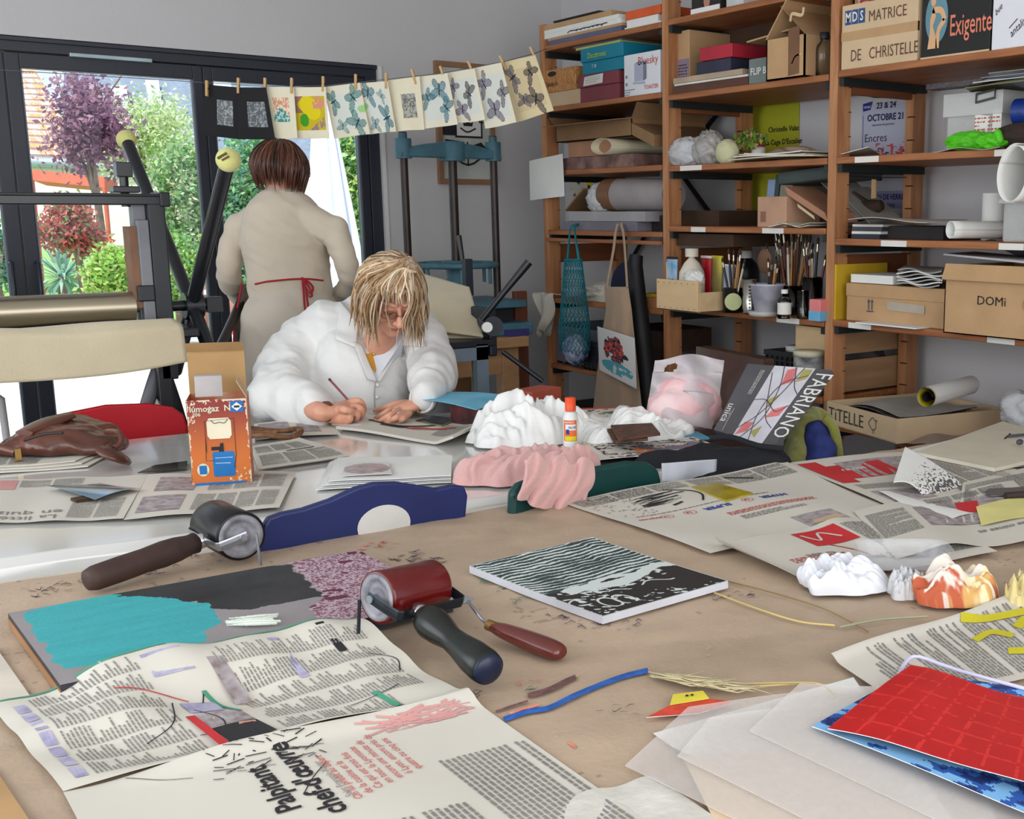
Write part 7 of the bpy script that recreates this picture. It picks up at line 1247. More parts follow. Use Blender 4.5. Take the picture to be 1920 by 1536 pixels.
# chairs
r=root('red_chair','chair with a wide rounded red backrest behind the handbag','chair',(.7,3.95,0));M_red=mat('red_plastic_chair',(186,18,34),.45,var=.05)
pts=[(38,850),(44,820),(70,796),(120,776),(200,760),(280,757),(325,764),(345,778),(352,800),(352,850)];P=[Y_(x,y,3.78) for x,y in pts];pol=[(p[0],p[2]) for p in P];b=MB();b.prism(pol,(0,3.78,0),A(1,0,0),A(0,0,1),A(0,.022,0));part(b,'backrest',M_red,r,bevel=.006)
b=MB();b.box((.52,3.8,.43),(.95,4.2,.46));part(b,'seat',M_red,r,bevel=.01)
for x,y in ((.54,3.82),(.92,3.82),(.54,4.17),(.92,4.17)): b=MB();b.tube([(x,y,0),(x,y,.68 if y<4 else .43)],.012,8);part(b,'leg',M_rail,r)
r=root('tubular_stand','white tubular stand leg seen at the far left by the glass door','stand',Y_(10,830,4.5));b=MB();b.tube([Y_(-20,735,4.5),Y_(2,748,4.5),Y_(14,835,4.5),Y_(22,960,4.5)],.012,8);part(b,'leg',mat('white_tube'),r)
r=root('blue_chair','dark blue wooden chair with wavy backrest and white oval hole','chair',(1.1,2.2,0));M_blu=mat('navy_paint',(24,36,92),.4,var=.1)
def onpl(x,y,a=Z_(498,985,.8),c=Z_(870,925,.8)):
    d=c-a;n=A(-d[1],d[0],0);rr=ray(x,y);return EYE+rr*((a-EYE)@n/(rr@n))
pb=[(480,1040),(497,985),(505,972),(530,963),(570,955),(620,938),(670,915),(705,906),(745,905),(785,911),(820,917),(850,911),(872,913),(878,930),(870,1010)]
P=[onpl(*p) for p in pb];dd=nrm((P[-2]-P[1])*A(1,1,0));nn=A(-dd[1],dd[0],0);nn=nn if nn@FW>0 else -nn;b=MB();o_=A(*P[1][:2],0);b.prism([((p-P[1])@dd,p[2]) for p in P],o_,dd,Zv,nn*.022);part(b,'backrest',M_blu,r,bevel=.005)
b=MB();c=onpl(720,985);b.prism([(.056*math.cos(a),.042*math.sin(a)) for a in np.linspace(0,2*PI,33)[:-1]],c-nn*.002,dd,Zv,nn*.001);part(b,'oval_panel',mat('white_glimpse',(208,206,202),.6),r)
b=MB();c2=o_+dd*.22+nn*.0;b.obox(o_+A(0,0,.43)+dd*.02+nn*-.38,dd*.42,nn*.38,A(0,0,.03));part(b,'seat',M_blu,r,bevel=.005)
for k in (.03,.43):
    for j in (-.36,0): b=MB();b.obox(A(*(o_+dd*k+nn*j)[:2],0),dd*.035,nn*.022,A(0,0,.72 if j==0 else .43));part(b,'leg',M_blu,r)
r=root('green_chair','dark green chair back with rounded corners under the pink towel','chair',(1.5,2.2,0));M_gr=mat('bottle_green_plastic',(10,62,60),.35)
def onp2(x,y,a=Z_(975,935,.78),c=Z_(1235,880,.78)):
    d=c-a;n=A(-d[1],d[0],0);rr=ray(x,y);return EYE+rr*((a-EYE)@n/(rr@n))
pg_=[(958,1000),(962,925),(975,907),(1000,898),(1180,866),(1218,868),(1236,880),(1241,900),(1241,960)];P=[onp2(*p) for p in pg_];dd=nrm((P[-2]-P[1])*A(1,1,0));nn=A(-dd[1],dd[0],0);nn=nn if nn@FW>0 else -nn;b=MB();o_=A(*P[1][:2],0);b.prism([((p-P[1])@dd,p[2]) for p in P],o_,dd,Zv,nn*.025);part(b,'backrest',M_gr,r,bevel=.01)
b=MB();b.obox(o_+A(0,0,.43)-nn*.38,dd*.38,nn*.38,A(0,0,.025));part(b,'seat',M_gr,r,bevel=.01)
for k in (.02,.36):
    for j in (-.36,0): b=MB();b.tube([A(*(o_+dd*k+nn*j)[:2],0),A(*(o_+dd*k+nn*j)[:2],.7 if j==0 else .43)],.014,8);part(b,'leg',M_gr,r)
# towel: lump on the table plus a fall over the green chair
M_tow=mat('pink_terry',(222,170,166),.98,var=.06,bump=.5,bs=500,sheen=.5)
def soft(name,label,cat,limbs,m,vox=.006,wa=.008,ws=18,seed=1,smooth=3,floor=None,w2=.003,group=None):
    b=MB();[b.limb([T_(*p) if len(p)==3 else Z_(p[0],p[1],p[3]) for p in P_],R_,16,flat=fl_) for P_,R_,fl_ in limbs];v,n,f=remesh(b,vox,smooth=smooth);v=crumple(v,n,ws*.42,wa*.8,seed,4);v=crumple(v,n,ws*1.3,w2*.7,seed+4,4)
    if floor: v[:,2]=np.maximum(v[:,2],floor)
    b=MB();b.add(v,f,True);return tag(b.build(name,m),label,cat,group)
t0=lambda x,y,z=.78: float((Z_(x,y,z)-EYE)@FW)
r=root('towel','crumpled pale pink towel hanging over the dark green chair back','towel',Z_(1000,890,TZ));HX=nrm(Z_(1100,880)-Z_(900,905));HY=A(-HX[1],HX[0],0)
b=heap(Z_(985,888,TZ),HX*.165,HY*.12,.085,4,1.1,.1,120,.9);part(b,'heaped_part',M_tow,r)
def Stw(u,v):
    px=985+u*(128-8*v)+6*np.sin(v*5);X0=onp2(1040,880);py=862+u*10+v*(66+14*np.sin(u*PI));p=np.array([onp2(x,y) for x,y in zip(px.ravel(),py.ravel())]).reshape(px.shape+(3,));k=.012+.030*np.sin(np.clip(v*1.6,0,1)*PI*.5)+.012*np.sin(u*17+v*3)*v+.006*np.sin(u*31+v*8)
    return p-nrm(FW*A(1,1,0))*k[...,None]+A(0,0,.02)*(1-v)[...,None]*np.sin(u*9)[...,None]**2
b=MB();b.grid(Stw,60,40);part(b,'hanging_part',M_tow,r,solid=.007)
M_sack=film('white_poly',(232,232,230),.93,.4)
tag(heap(Z_(990,822,TZ),HX*.165,HY*.13,.15,7,1.3,.6,130,.9).build('plastic_bag',M_sack),'crumpled white plastic bag left of the glue bottle','bag')
tag(heap(Z_(1205,826,TZ)+HY*.07,HX*.19,HY*.15,.10,12,1.3,.6,130,.9).build('plastic_bag',M_sack),'white plastic bag spread behind the brown boards','bag')
for k,(qd,lb) in enumerate(((([(1150,826),(1215,822),(1205,800),(1138,804)]),'dark brown textured board, lower of two in front of the white bag'),([(1160,822),(1238,812),(1222,793),(1145,797)],'dark brown textured board, upper of two in front of the white bag'))): psheet('brown_board',lb,qd,mat('brown_bark_board',(96,66,52),.8,var=.35,vscale=40,stretch=(1,3,1),bump=.2),'board',z=TZ+.05+.010*k,th=.007)
# glue bottle
c=Z_(1071,838,TZ);tb_=(c-EYE)@FW;k=tb_/F;r=root('glue_bottle','white glue bottle with orange cap and orange-blue label','bottle',c);R0=14.5*k*.98;Hh=94*k
b=MB();b.lathe([(0,0),(R0,0),(R0*1.04,Hh*.04),(R0,Hh*.3),(R0,Hh*.58),(R0*.8,Hh*.69),(R0*.5,Hh*.73)],c,n=28);part(b,'body',mat('milk_plastic',(228,228,224),.35),r);b=MB();b.lathe([(R0*.72,Hh*.73),(R0*.70,Hh*.99),(R0*.5,Hh),(0,Hh)],c,n=24,caps=False);part(b,'cap',mat('orange_cap',(232,82,34),.4),r)
fc=nrm(FW*A(1,1,0));cyl=lambda off=.0008: (lambda a,z: c+(-fc*((R0*1.01+off)*np.cos(np.asarray(a)/R0))[...,None]+RI*((R0*1.01+off)*np.sin(np.asarray(a)/R0))[...,None])+Zv*np.asarray(z)[...,None])
def cyq(b,a0,a1,z0,z1,off): 
    g=np.linspace(a0,a1,9);f=cyl(off)
    for i in range(8): b.add(f(np.array([g[i],g[i+1],g[i+1],g[i]]),np.array([z0,z0,z1,z1])),[(0,1,2,3)],True)
b=MB();cyq(b,-R0*.95,R0*.95,Hh*.14,Hh*.56,.0006);lb=part(b,'label',mat('label_orange',(226,110,50),.5),r);b=MB();cyq(b,-R0*.6,R0*.75,Hh*.36,Hh*.48,.0012);b.text('eberhard',cyl(.0014),.0075,-R0*.8,Hh*.505,bold=.02);part(b,'white_badge',M_white,lb);b=MB();cyq(b,-R0*.7,R0*.8,Hh*.15,Hh*.24,.0012);part(b,'yellow_band',mat('yellow_print'),lb);b=MB();cyq(b,-R0*.5,-R0*.1,Hh*.28,Hh*.38,.0016);b.text('GLUE',cyl(.0018),.008,-R0*.2,Hh*.4,bold=.02);part(b,'blue_mark',mat('royal_blue'),lb)
# prints and folders at the right end
psheet('black_portfolio','black portfolio jutting over the table edge beneath the spattered painting',[(1090,872),(1335,862),(1290,824),(1075,836)],M_ink,'portfolio',z=TZ+.006,th=.007)
def spat(u,v):
    c=np.ones(u.shape+(3,))*lin((212,206,196));n=fbm(u*34,v*24,3,2);m_=fbm(u*8,v*6,7);k=(u>.15) & (m_>.4);c[k & (n>.52)]=lin((70,54,50));c[(ell(u,v,.5,.35,.12,.3)<1) & (n>.35)]=lin((220,120,60));c[(ell(u,v,.7,.6,.25,.25)<1) & (m_>.5)]=lin((122,110,126));return c
psheet('spatter_painting','painting spattered in black with an orange spot on the black portfolio',[(1100,864),(1372,848),(1300,822),(1070,838)],ATT(.8),'painting',z=TZ+.014,cf=spat,nu=110,nv=60,th=.001,dz=lambda u,v: .004*np.sin(u*5)**2)
psheet('cream_folder','cream folder with rust edge behind the spattered painting',[(1095,842),(1230,830),(1210,812),(1090,818)],mat('cream_paper'),'folder',z=TZ+.01,th=.003);psheet('blue_folder','teal-blue folder corner under the white bag\'s right end',[(1225,830),(1335,822),(1300,806),(1235,810)],mat('teal_folder',(60,140,170),.5),'folder',z=TZ+.012,th=.003)
psheet('red_bordered_print','drawing with a red border behind the white bags',[(1085,796),(1160,790),(1190,762),(1075,766)],ATT(.8),'print',z=TZ+.01,cf=lambda u,v: np.where(((u<.06) | (u>.94) | (v>.9) | (v<.1))[...,None],lin((196,76,60)),np.where((fbm(u*12,v*12,2)>.6)[...,None],lin((90,110,110)),lin((214,206,190)))),nu=50,nv=40)
b=MB();s=Sheet([onp2(1240,905),onp2(1338,905),onp2(1344,862),onp2(1240,870)],lambda u,v: .012*np.sin(u*7)*(1-v));s.P=[p+FW*.04 for p in s.P];b.grid(s.S,20,14);tag(b.build('hanging_cloth',mat('bluish_cloth',(206,210,220),.8),solid=.003),'white-blue cloth hanging off the far table\'s right end','cloth')
# pink carrier bag
tp=t0(1290,800)+.1;r=root('carrier_bag','translucent pink-filled carrier bag standing behind the white bags','bag',Z_(1290,810,TZ))
def Scb(u,v):
    px=1222+(1355-1222)*(u)+(0)*v;th=(u-.5);pxx=np.interp(v,[0,.5,1],[1205,1218,1228])+u*np.interp(v,[0,.5,1],[130,132,130]);py=805-135*v-8*np.sin(u*PI)*(v<.5)+6*np.cos(u*6)*(v>.8)
    t_=tp-.09*np.sin(u*PI)*(1.1-v)+.012*np.sin(u*11+v*7)+.008*np.sin(v*17+u*5);return EYE+(RI*((pxx-CX)/F)[...,None]-UP*((py-CY)/F)[...,None]+FW)*t_[...,None]
b=MB();b.grid(Scb,44,44,cut=lambda u,v: ell(u,v,.25,.86,.10,.06)<1);part(b,'film',film('bag_film',(222,214,218),.62,.35),r);b=MB();blob(T_(1285,762,tp+.02),(.11,.08,.085),14,.15,5,40,b,base=TZ+.002);part(b,'pink_contents',mat('pink_tissue',(226,150,160),.8,vscale=9,col2=(232,206,206)),r)
# drawing pad
A_,B_,C_,D_=T_(1338,806,3.20),T_(1449,840,2.98),T_(1560,694,3.10),T_(1402,682,3.36)
s=Sheet([A_,B_,C_,D_]);s.n=-s.n if s.n@FW>0 else s.n;r=root('drawing_pad','large grey drawing pad lettered FABRIANO leaning at the table end','pad',(A_+B_)/2)
b=MB();P=s.P;b.hexa([p-s.n*.014 for p in P]+[p for p in P]);part(b,'body',mat('pad_grey',(84,82,86),.45),r)
b=MB();b.add([s.S(x,y,.0006) for x,y in ((.34,0),(.82,0),(.82,1),(.34,1))],[(0,1,2,3)]);part(b,'cover_picture',mat('cover_pale',(208,206,214),.4),r)
e1=lambda x,y,o=.0012: s.S(np.asarray(x,float),np.asarray(y,float),o)
b=MB();[b.poly(p,lambda x,y: e1(x,y)) for p in ([(.36,.02),(.5,.1),(.52,.22),(.40,.2)],[(.52,.95),(.62,.99),(.66,.8),(.56,.74)],[(.62,.3),(.78,.36),(.80,.5),(.66,.42)])];part(b,'pink_shapes',mat('rose_print',(214,120,120),.5),r)
b=MB();[b.poly(p,lambda x,y: e1(x,y)) for p in ([(.70,.98),(.80,.98),(.8,.86),(.7,.8)],[(.5,.52),(.62,.62),(.58,.44)],[(.55,.1),(.66,.2),(.66,.05)])];part(b,'olive_shapes',mat('olive_print',(170,164,96),.5),r)
b=MB()
for P_ in ([(.34,.1),(.5,.3),(.62,.6),(.70,1)],[(.46,0),(.6,.3),(.56,.7),(.46,1)],[(.6,0),(.5,.35),(.56,.75),(.8,.9)],[(.8,.2),(.64,.3),(.5,.55),(.36,.9)],[(.34,.5),(.5,.52),(.7,.4),(.82,.5)],[(.60,1),(.72,.75),(.82,.65)]): b.stroke(P_,.008,lambda x,y: e1(x,y,.0018))
part(b,'cover_lines',mat('plum_line',(74,52,70),.5),r)
b=MB();Wd,Hd=s.w,s.h;vf=lambda x0,y0,k=1: (lambda a,c: e1(x0+np.asarray(c)/Wd*-1,y0+np.asarray(a)/Hd));f_=lambda a,c: e1(.965-np.asarray(c)*0+np.asarray(c)/Wd*-1,.97-np.asarray(a)/Hd*1.0)
b.text('FABRIANO',lambda a,c: e1(.87+np.asarray(c)/Wd,.95-np.asarray(a)/Hd),.085*1.0,0,0,bold=.002,sx=Hd*.9/(.085*5.2));b.text('unica',lambda a,c: e1(.03+np.asarray(c)/Wd,.40-np.asarray(a)/Hd),.045,sx=.8);b.stroke([(.14,.02),(.14,.34)],.004,lambda x,y: e1(x,y));lines(b,lambda a,c: e1(.20+np.asarray(c)/Wd,.92-np.asarray(a)/Hd),.10,.022,.006,.3,3);b.stroke([(.05,.22),(.12,.3),(.12,.14),(.05,.22)],.003,lambda x,y: e1(x,y),1);part(b,'lettering',M_tag,r)
# black bag and garments on a chair at the right
soft('black_bag','black fabric bag slumped under the drawing pad','bag',[([(1225,862,3.0),(1330,850,3.02),(1440,866,3.0)],[.025,.03,.03],None),([(1225,885,2.97),(1340,880,3.0),(1455,880,2.97)],[.055,.06,.05],None),([(1235,940,2.95),(1450,940,2.97)],[.08,.09],None)],mat('black_fabric',(24,25,30),.9,bump=.1),.008,.012,14,9)
b=MB();b.tube([T_(x,y,2.93) for x,y in ((1330,822),(1370,820),(1420,836),(1470,842))],.008,8,sub=3);put(b.build('strap',mat('black_fabric')),bpy.data.objects['black_bag'])
r=root('wooden_chair','chair hidden under the green cardigan and blue jacket','chair',A(*T_(1520,880,2.95)[:2],0));cc=T_(1525,840,3.3);b=MB();b.cbox(A(cc[0],cc[1],.62),(.03,.16,.30),-.9);part(b,'backrest',M_pine,r);
for dx,dy in ((0,-.15),(0,.15),(-.3,-.15),(-.3,.15)): b=MB();b.cbox(A(cc[0]+dx,cc[1]+dy,.26),(.035,.035,.52));part(b,'leg',M_pine,r)
soft('cardigan','olive-green cardigan draped over the chair beside the drawing pad','cardigan',[([(1490,870,3.14),(1505,815,3.2),(1525,782,3.25),(1548,786,3.25)],[.04,.045,.03,.02],None),([(1510,800,3.2),(1490,880,3.1)],[.035,.035],None)],mat('olive_wool',(132,134,52),.98,bump=.5,bs=300,sheen=.4),.006,.006,18,5)
soft('jacket','navy-blue jacket hanging on the chair right of the olive cardigan','jacket',[([(1528,822,3.16),(1538,860,3.12),(1530,900,3.1)],[.045,.055,.06],(1,.9)),([(1550,805,3.18),(1558,845,3.17),(1555,880,3.15)],[.018,.025,.03],None)],mat('navy_check',(38,50,110),.85,vscale=30,bump=.1),.006,.010,16,15)
b=MB();b.tube([T_(x,y,3.14) for x,y in ((1545,784),(1564,806),(1574,870))],[.012,.014,.014],8,sub=3);put(b.build('cardigan_edge',mat('olive_wool')),bpy.data.objects['cardigan'])
# ============================================================ NEAR TABLE
ft=root('work_table','near work table covered in stained brown kraft paper','table',(1.3,1.4,0));fo=[(-.15,2.30),(2.9,2.01),(2.9,.35),(-.15,.45)]
b=MB();b.prism(fo[::-1],(0,0,.712),A(1,0,0),A(0,1,0),A(0,0,.033));part(b,'tabletop',M_lw,ft)
for x,y in ((0,2.15),(0,.6),(2.75,1.9),(2.75,.5)): b=MB();b.box((x-.03,y-.03,0),(x+.03,y+.03,.712));part(b,'leg',M_rail,ft)
def kcf(u,v):
    n=fbm(u*9,v*7,3);c=lin((180,158,136))*(.86+.28*n[...,None]);d=fbm(u*210,v*110,9,3);c=np.where(((d>.76) & (n>.55))[...,None],c*.72,c);c=c*(1-.10*sstep(.6,.75,fbm(u*14,v*9,21)))[...,None];return c
def kdz(u,v): 
    p=np.stack([u*3,v*1.6,u*0],-1).reshape(-1,3);q=crumple(p,np.tile(A(0,0,1.),(len(p),1)),4.5,.0016,5,7,.5)[:,2].reshape(u.shape);return .0025+q+.0016*fbm(u*30,v*20,2)
def kraft(name,label,pts,nu,nv,cf,dz=kdz,z=.747,m=None):
    s=Sheet([A(*p,z) for p in pts],dz,n=A(0,0,1));b=MB();b.grid(s.S,nu,nv,0,cf);[b.mt(i+1).stroke(P_,w_,kp(.0056),5) for i,(m_,st_) in enumerate(SM) for P_,w_ in st_];o=b.build(name,[mat('kraft',attr=True,rough=.62,var=.06,vscale=30,bump=.12,bs=120)]+[q[0] for q in SM]);return s,tag(o,label,'paper')
# smears drawn on the kraft paper (named by the place they lie)
kp=lambda off=.006: (lambda a,c: np.array([Z_(x,y,.7475)+A(0,0,off) for x,y in zip(np.ravel(a),np.ravel(c))]))
SM=[]
def smear(name,col,strokes,off=.0056): 
    SM.append((mat(name,col,.75,var=.3,vscale=80),strokes))
def rags(pts,w,n,seed,jx=10,jy=5,L=14): g=random.Random(seed);out=[];[out.append(([(x+dx,y+dy),(x+dx+g.uniform(.2,.5)*L,y+dy-g.uniform(-.6,.8)*L*.4),(x+dx+g.uniform(.5,1)*L,y+dy-g.uniform(-.3,.6)*L*.5)],g.uniform(.3,.8)*w*np.array([.2]+[.7]*4+[1.2]+[.7]*4+[.2]))) for x,y in pts for dx,dy in [(g.uniform(-jx,jx),g.uniform(-jy,jy)) for _ in range(n)]];return out
smear('blue_crayon',(44,96,176),[([(945,1357),(990,1342),(1030,1335),(1075,1313),(1120,1294),(1165,1277),(1215,1264)],10)])
smear('brown_crayon',(120,84,84),[([(930,1342),(965,1330),(990,1322)],4),([(990,1312),(1030,1300),(1060,1285),(1080,1276)],9)]);smear('green_crayon',(84,122,96),rags([(995,1300),(905,1095),(935,1112),(965,1130),(985,1125)],2.5,5,3))
smear('coral_crayon',(226,140,120),[([(955,1345),(990,1335),(1010,1328)],5),([(1066,1400),(1080,1410)],6)]+rags([(985,1285),(690,1028),(720,1025)],4,5,8,20,5))
smear('violet_mark',(88,74,104),rags([(1040,1160),(1065,1172),(1100,1180),(1130,1172),(1180,1175),(1390,1120),(1340,1125),(800,1055),(770,1045)],2.6,4,5,18,5,18));smear('charcoal_mark',(64,58,60),rags([(100,1108),(140,1100),(60,1120),(300,1075),(330,1050),(560,1020),(760,1050),(790,1060),(860,1310),(1000,1215),(1150,1340)],2.2,6,6,34,7,22))
smear('white_mark',(206,196,180),rags([(1050,1385),(1090,1375),(1320,1230)],1.6,4,9,16,8))
ks,ko=kraft('kraft_paper','large crumpled brown kraft sheet covering the near table, with ink smears',[(-.12,.5),(2.86,.4),(2.86,2.03),(-.12,2.285)],460,300,kcf)
# pale sheet strips under the kraft along the far edge
psheet('backing_paper','pale backing paper strip showing along the far edge of the near table',[(-60,1125),(420,1052),(1000,938),(-60,1100)],mat('pale_backing',(206,198,184),.8),'paper',z=.7445,th=.0005);psheet('backing_paper','pale sheet corner at the left border of the near table',[(-40,1330),(60,1310),(-10,1210),(-60,1215)],mat('pale_backing'),'paper',z=.7565,th=.0004)
psheet('plywood_corner','bare plywood corner of tabletop at the bottom left',[(-80,1560),(70,1560),(-10,1440),(-60,1430)],mat('ply_yellow',(178,142,98),.7),'board',z=.7568,th=.0004)
# ---- inked slab
P0,P1,P3=Z_(15,1150,.774),Z_(113,1285,.774),Z_(672,1031,.774);s=Sheet([P1,P1+P3-P0,P3,P0]);s.n=Zv
def uvq(x,y): p=Z_(x,y,.774)-P1;U=(P3-P0);V=P0-P1;M2=np.array([[U@U,U@V],[U@V,V@V]]);return np.linalg.solve(M2,A(p@U,p@V))
def inp(u,v,poly): 
    c=np.zeros(u.shape,bool);n=len(poly)
    for i in range(n):
        (x1,y1),(x2,y2)=poly[i],poly[(i+1) % n];k=((y1>v) != (y2>v)) & (u<(x2-x1)*(v-y1)/((y2-y1) or 1e-9)+x1);c ^= k
    return c
pT=[uvq(*p) for p in ((42,1150),(180,1114),(300,1120),(395,1133),(415,1168),(385,1182),(388,1202),(330,1215),(300,1232),(200,1243),(118,1256),(85,1215))];pB=[uvq(*p) for p in ((178,1117),(492,1062),(540,1058),(605,1118),(470,1143),(400,1140),(370,1126),(250,1138))];pV=[uvq(*p) for p in ((540,1053),(672,1034),(768,1078),(700,1165),(600,1158),(575,1142),(610,1120))]
def scf(u,v):
    w=.02*(fbm(u*26,v*18,4)-.5)*2;uu,vv_=u+w,v+w*1.4;n=fbm(u*170,v*110,6,3);n2=fbm(u*8,v*30,8);c=lin((146,140,142))*(.93+.12*fbm(u*5,v*5,2))[...,None]
    k=inp(uu,vv_,pV);st=k & (n>.52);c=np.where(k[...,None],lin((184,164,174)),c);c=np.where(st[...,None],lin((128,82,98)),c);c=np.where((k & (fbm(u*12,v*12,14)>.68))[...,None],lin((96,44,60))*(.8+.5*n[...,None]),c)
    k=inp(uu,vv_,pB);c=np.where(k[...,None],lin((50,50,52))*(.25+1.1*fbm(u*7+2,v*5,12)+.35*n)[...,None],c)
    k=inp(uu,vv_,pT);c=np.where(k[...,None],lin((60,164,170))*(.78+.22*n2+.2*n)[...,None],c);return c
r=root('inking_slab','grey slab rolled with turquoise, black and purple ink','slab',(P1+P3)/2*A(1,1,0)+A(0,0,.753));b=MB();b.grid(s.S,300,200,0,scf);part(b,'inked_surface',mat('ink_film',attr=True,rough=.5,var=.04,vscale=40,bump=.08,bs=400,spec=.25),r)
b=MB();b.hexa([p-Zv*.0205 for p in s.P]+[p-Zv*.0008 for p in s.P]);part(b,'slab_body',mat('dark_slab_edge',(40,42,52),.5,var=.4,vscale=20),r);b=MB();e=P0-P1;o_=P1-Zv*.021;b.obox(o_-nrm(P3-P0)*.001,e,nrm(P3-P0)*.001,A(0,0,.014));part(b,'wooden_edge',mat('edge_wood',(150,108,70),.7),r)
b=MB();g=random.Random(4)
for k in range(7): x=415+g.uniform(0,12);y=1172-k*1.6+g.uniform(-3,3);b.tube([Z_(x,y,.777),Z_(x+50+g.uniform(-10,10),y-3,.781),Z_(x+96+g.uniform(-6,8),y-2-g.uniform(0,10),.779)],[.001,.004,.003],6,sub=3,flat=(1,.5))
v,n,f=remesh(b,.0015,smooth=1);b=MB();b.add(v,f,True);tag(b.build('ink_dab',mat('white_ink',(212,220,208),.5)),'white smear of thick paint on the grey part of the slab','paint')
b=MB();[b.tube([Z_(x,1258-.2*(x-230),.777),Z_(x+14,1252-.2*(x-230),.777),Z_(x+16,1258-.2*(x-230),.772)],.0008,5) for x in (234,252,268)];tag(b.build('thread',M_paper),'white thread scraps at the slab near edge','thread')
# ---- brayers
def lathe_pts(b,p,q,prof,n=20): d=np.linalg.norm(q-p);b.lathe([(r_,z*d) for r_,z in prof],p,q-p,n=n);return b
M_rub=mat('black_rubber',(15,15,18),.3,var=.1,spec=.3);M_zinc=mat('zinc_steel',(170,174,182),.3,.85,var=.15);M_disc=mat('smudged_disc',(104,104,112),.6,vscale=40,col2=(156,154,160));M_hw=mat('worn_dark_wood',(40,32,32),.6,vscale=10,var=.3,bump=.08,col2=(74,54,48),spec=.3)
HP=[(0,0),(.55,0),(.80,.02),(.72,.08),(.8,.22),(1,.42),(1.1,.65),(1.05,.86),(.8,.97),(.4,1),(0,1)]
def brayer(label,e0,e1,R,mr,md,joint,hb,hR,mh,my,ferr,foot,end=None,hprof=HP):
    r=root('brayer',label,'brayer',(e0+e1)/2*A(1,1,0)+A(0,0,.753),'ink brayers on the near table');ax=nrm(e1-e0);b=MB();L=np.linalg.norm(e1-e0);b.lathe([(R*.88,0),(R*.97,0),(R,.003),(R,L-.003),(R*.97,L),(R*.88,L)],e0,ax,n=56,caps=False);part(b,'roller',mr,r)
    for k,e in enumerate((e0,e1)): b=MB();s_=-1 if k==0 else 1;b.lathe([(0,.001),(R*.34,.001),(R*.34,-.003),(R*.62,-.004),(R*.66,.001),(R*.88,.0015),(R*.88,-.004)],e,ax*s_,n=40,caps=False);part(b,'end_disc',md,r)
    o0,o1=e0-ax*.010,e1+ax*.010;jd=joint-(e0+e1)/2;jd=jd-ax*np.dot(jd,ax);c0,c1=o0+jd*.9,o1+jd*.9;w=nrm(np.cross(ax,jd))*.009
    for p,q_ in ((o0,c0),(c0,c1),(c1,o1)): pass
    b=MB();Pw=[o0-nrm(jd)*.008,o0+jd*.45,c0+ax*.002,c0+ax*.008+nrm(jd)*.004,c1-ax*.008+nrm(jd)*.004,c1-ax*.002,o1+jd*.45,o1-nrm(jd)*.008];b.tube(Pw,.0085,8,flat=(1,.16),seg_up=w,smooth=False);part(b,'yoke',my,r)
    b=MB();b.tube([o0-ax*.004,e0+ax*.002],.006,12);b.tube([e1-ax*.002,o1+ax*.004],.006,12);part(b,'axle_bolt',M_zinc,r)
    if foot is not None: b=MB();b.tube([foot[0],foot[1]],.0028,8,flat=(1,1));part(b,'rest_foot',my,r)
    b=MB();d=nrm(hb-joint);b.lathe([(.0,-.012),(hR*.55,-.012),(hR*.6,.0),(hR*.62,.022),(0,.022)],joint,d,n=20,caps=False);part(b,'ferrule',ferr,r)
    b=MB();h0=joint+d*.012;LL=np.linalg.norm(hb-h0);b.lathe([(hR*a,LL*z) for a,z in hprof],h0,d,n=28,caps=False);part(b,'handle',mh,r)
    if end: b=MB();b.lathe([(hR*1.0,-.014),(hR*.93,-.002),(hR*.7,.003),(0,.004)],hb,d,n=28,caps=False);part(b,'handle_end',end,r)
    return r
brayer('brayer with black rubber roller and dark worn wooden handle, behind the slab',T_(452,1006,2.09),T_(401,981,2.19),.045,M_rub,M_disc,T_(381,1013,2.11),T_(160,1090,1.93),.0235,M_hw,M_zinc,mat('silver'),(T_(480,1000,2.05),T_(489,1060,2.06)),hprof=[(0,0),(.6,0),(.82,.02),(.78,.08),(.95,.2),(1.0,.32),(.92,.5),(.95,.7),(.92,.92),(.75,.985),(.4,1),(0,1)])
M_bw2=mat('glossy_dark_handle',(22,27,25),.3,vscale=12,var=.3,spec=.4)
brayer('brayer with dark red roller and glossy black-green handle',T_(707,1121,1.70),T_(815,1097,1.79),.040,mat('oxblood_rubber',(98,16,16),.22,var=.15,coat=.2),M_disc,T_(788,1150,1.69),T_(917,1256,1.535),.0235,M_bw2,mat('black_iron',(42,46,52),.35,.6),mat('silver'),(T_(674,1125,1.66),T_(672,1188,1.665)),mat('navy_lacquer',(26,34,60),.35),[(0,0),(.7,0),(.95,.06),(1.05,.14),(.95,.28),(.72,.44),(.8,.58),(1.0,.78),(1.03,.92),(.95,.99),(0,1)])
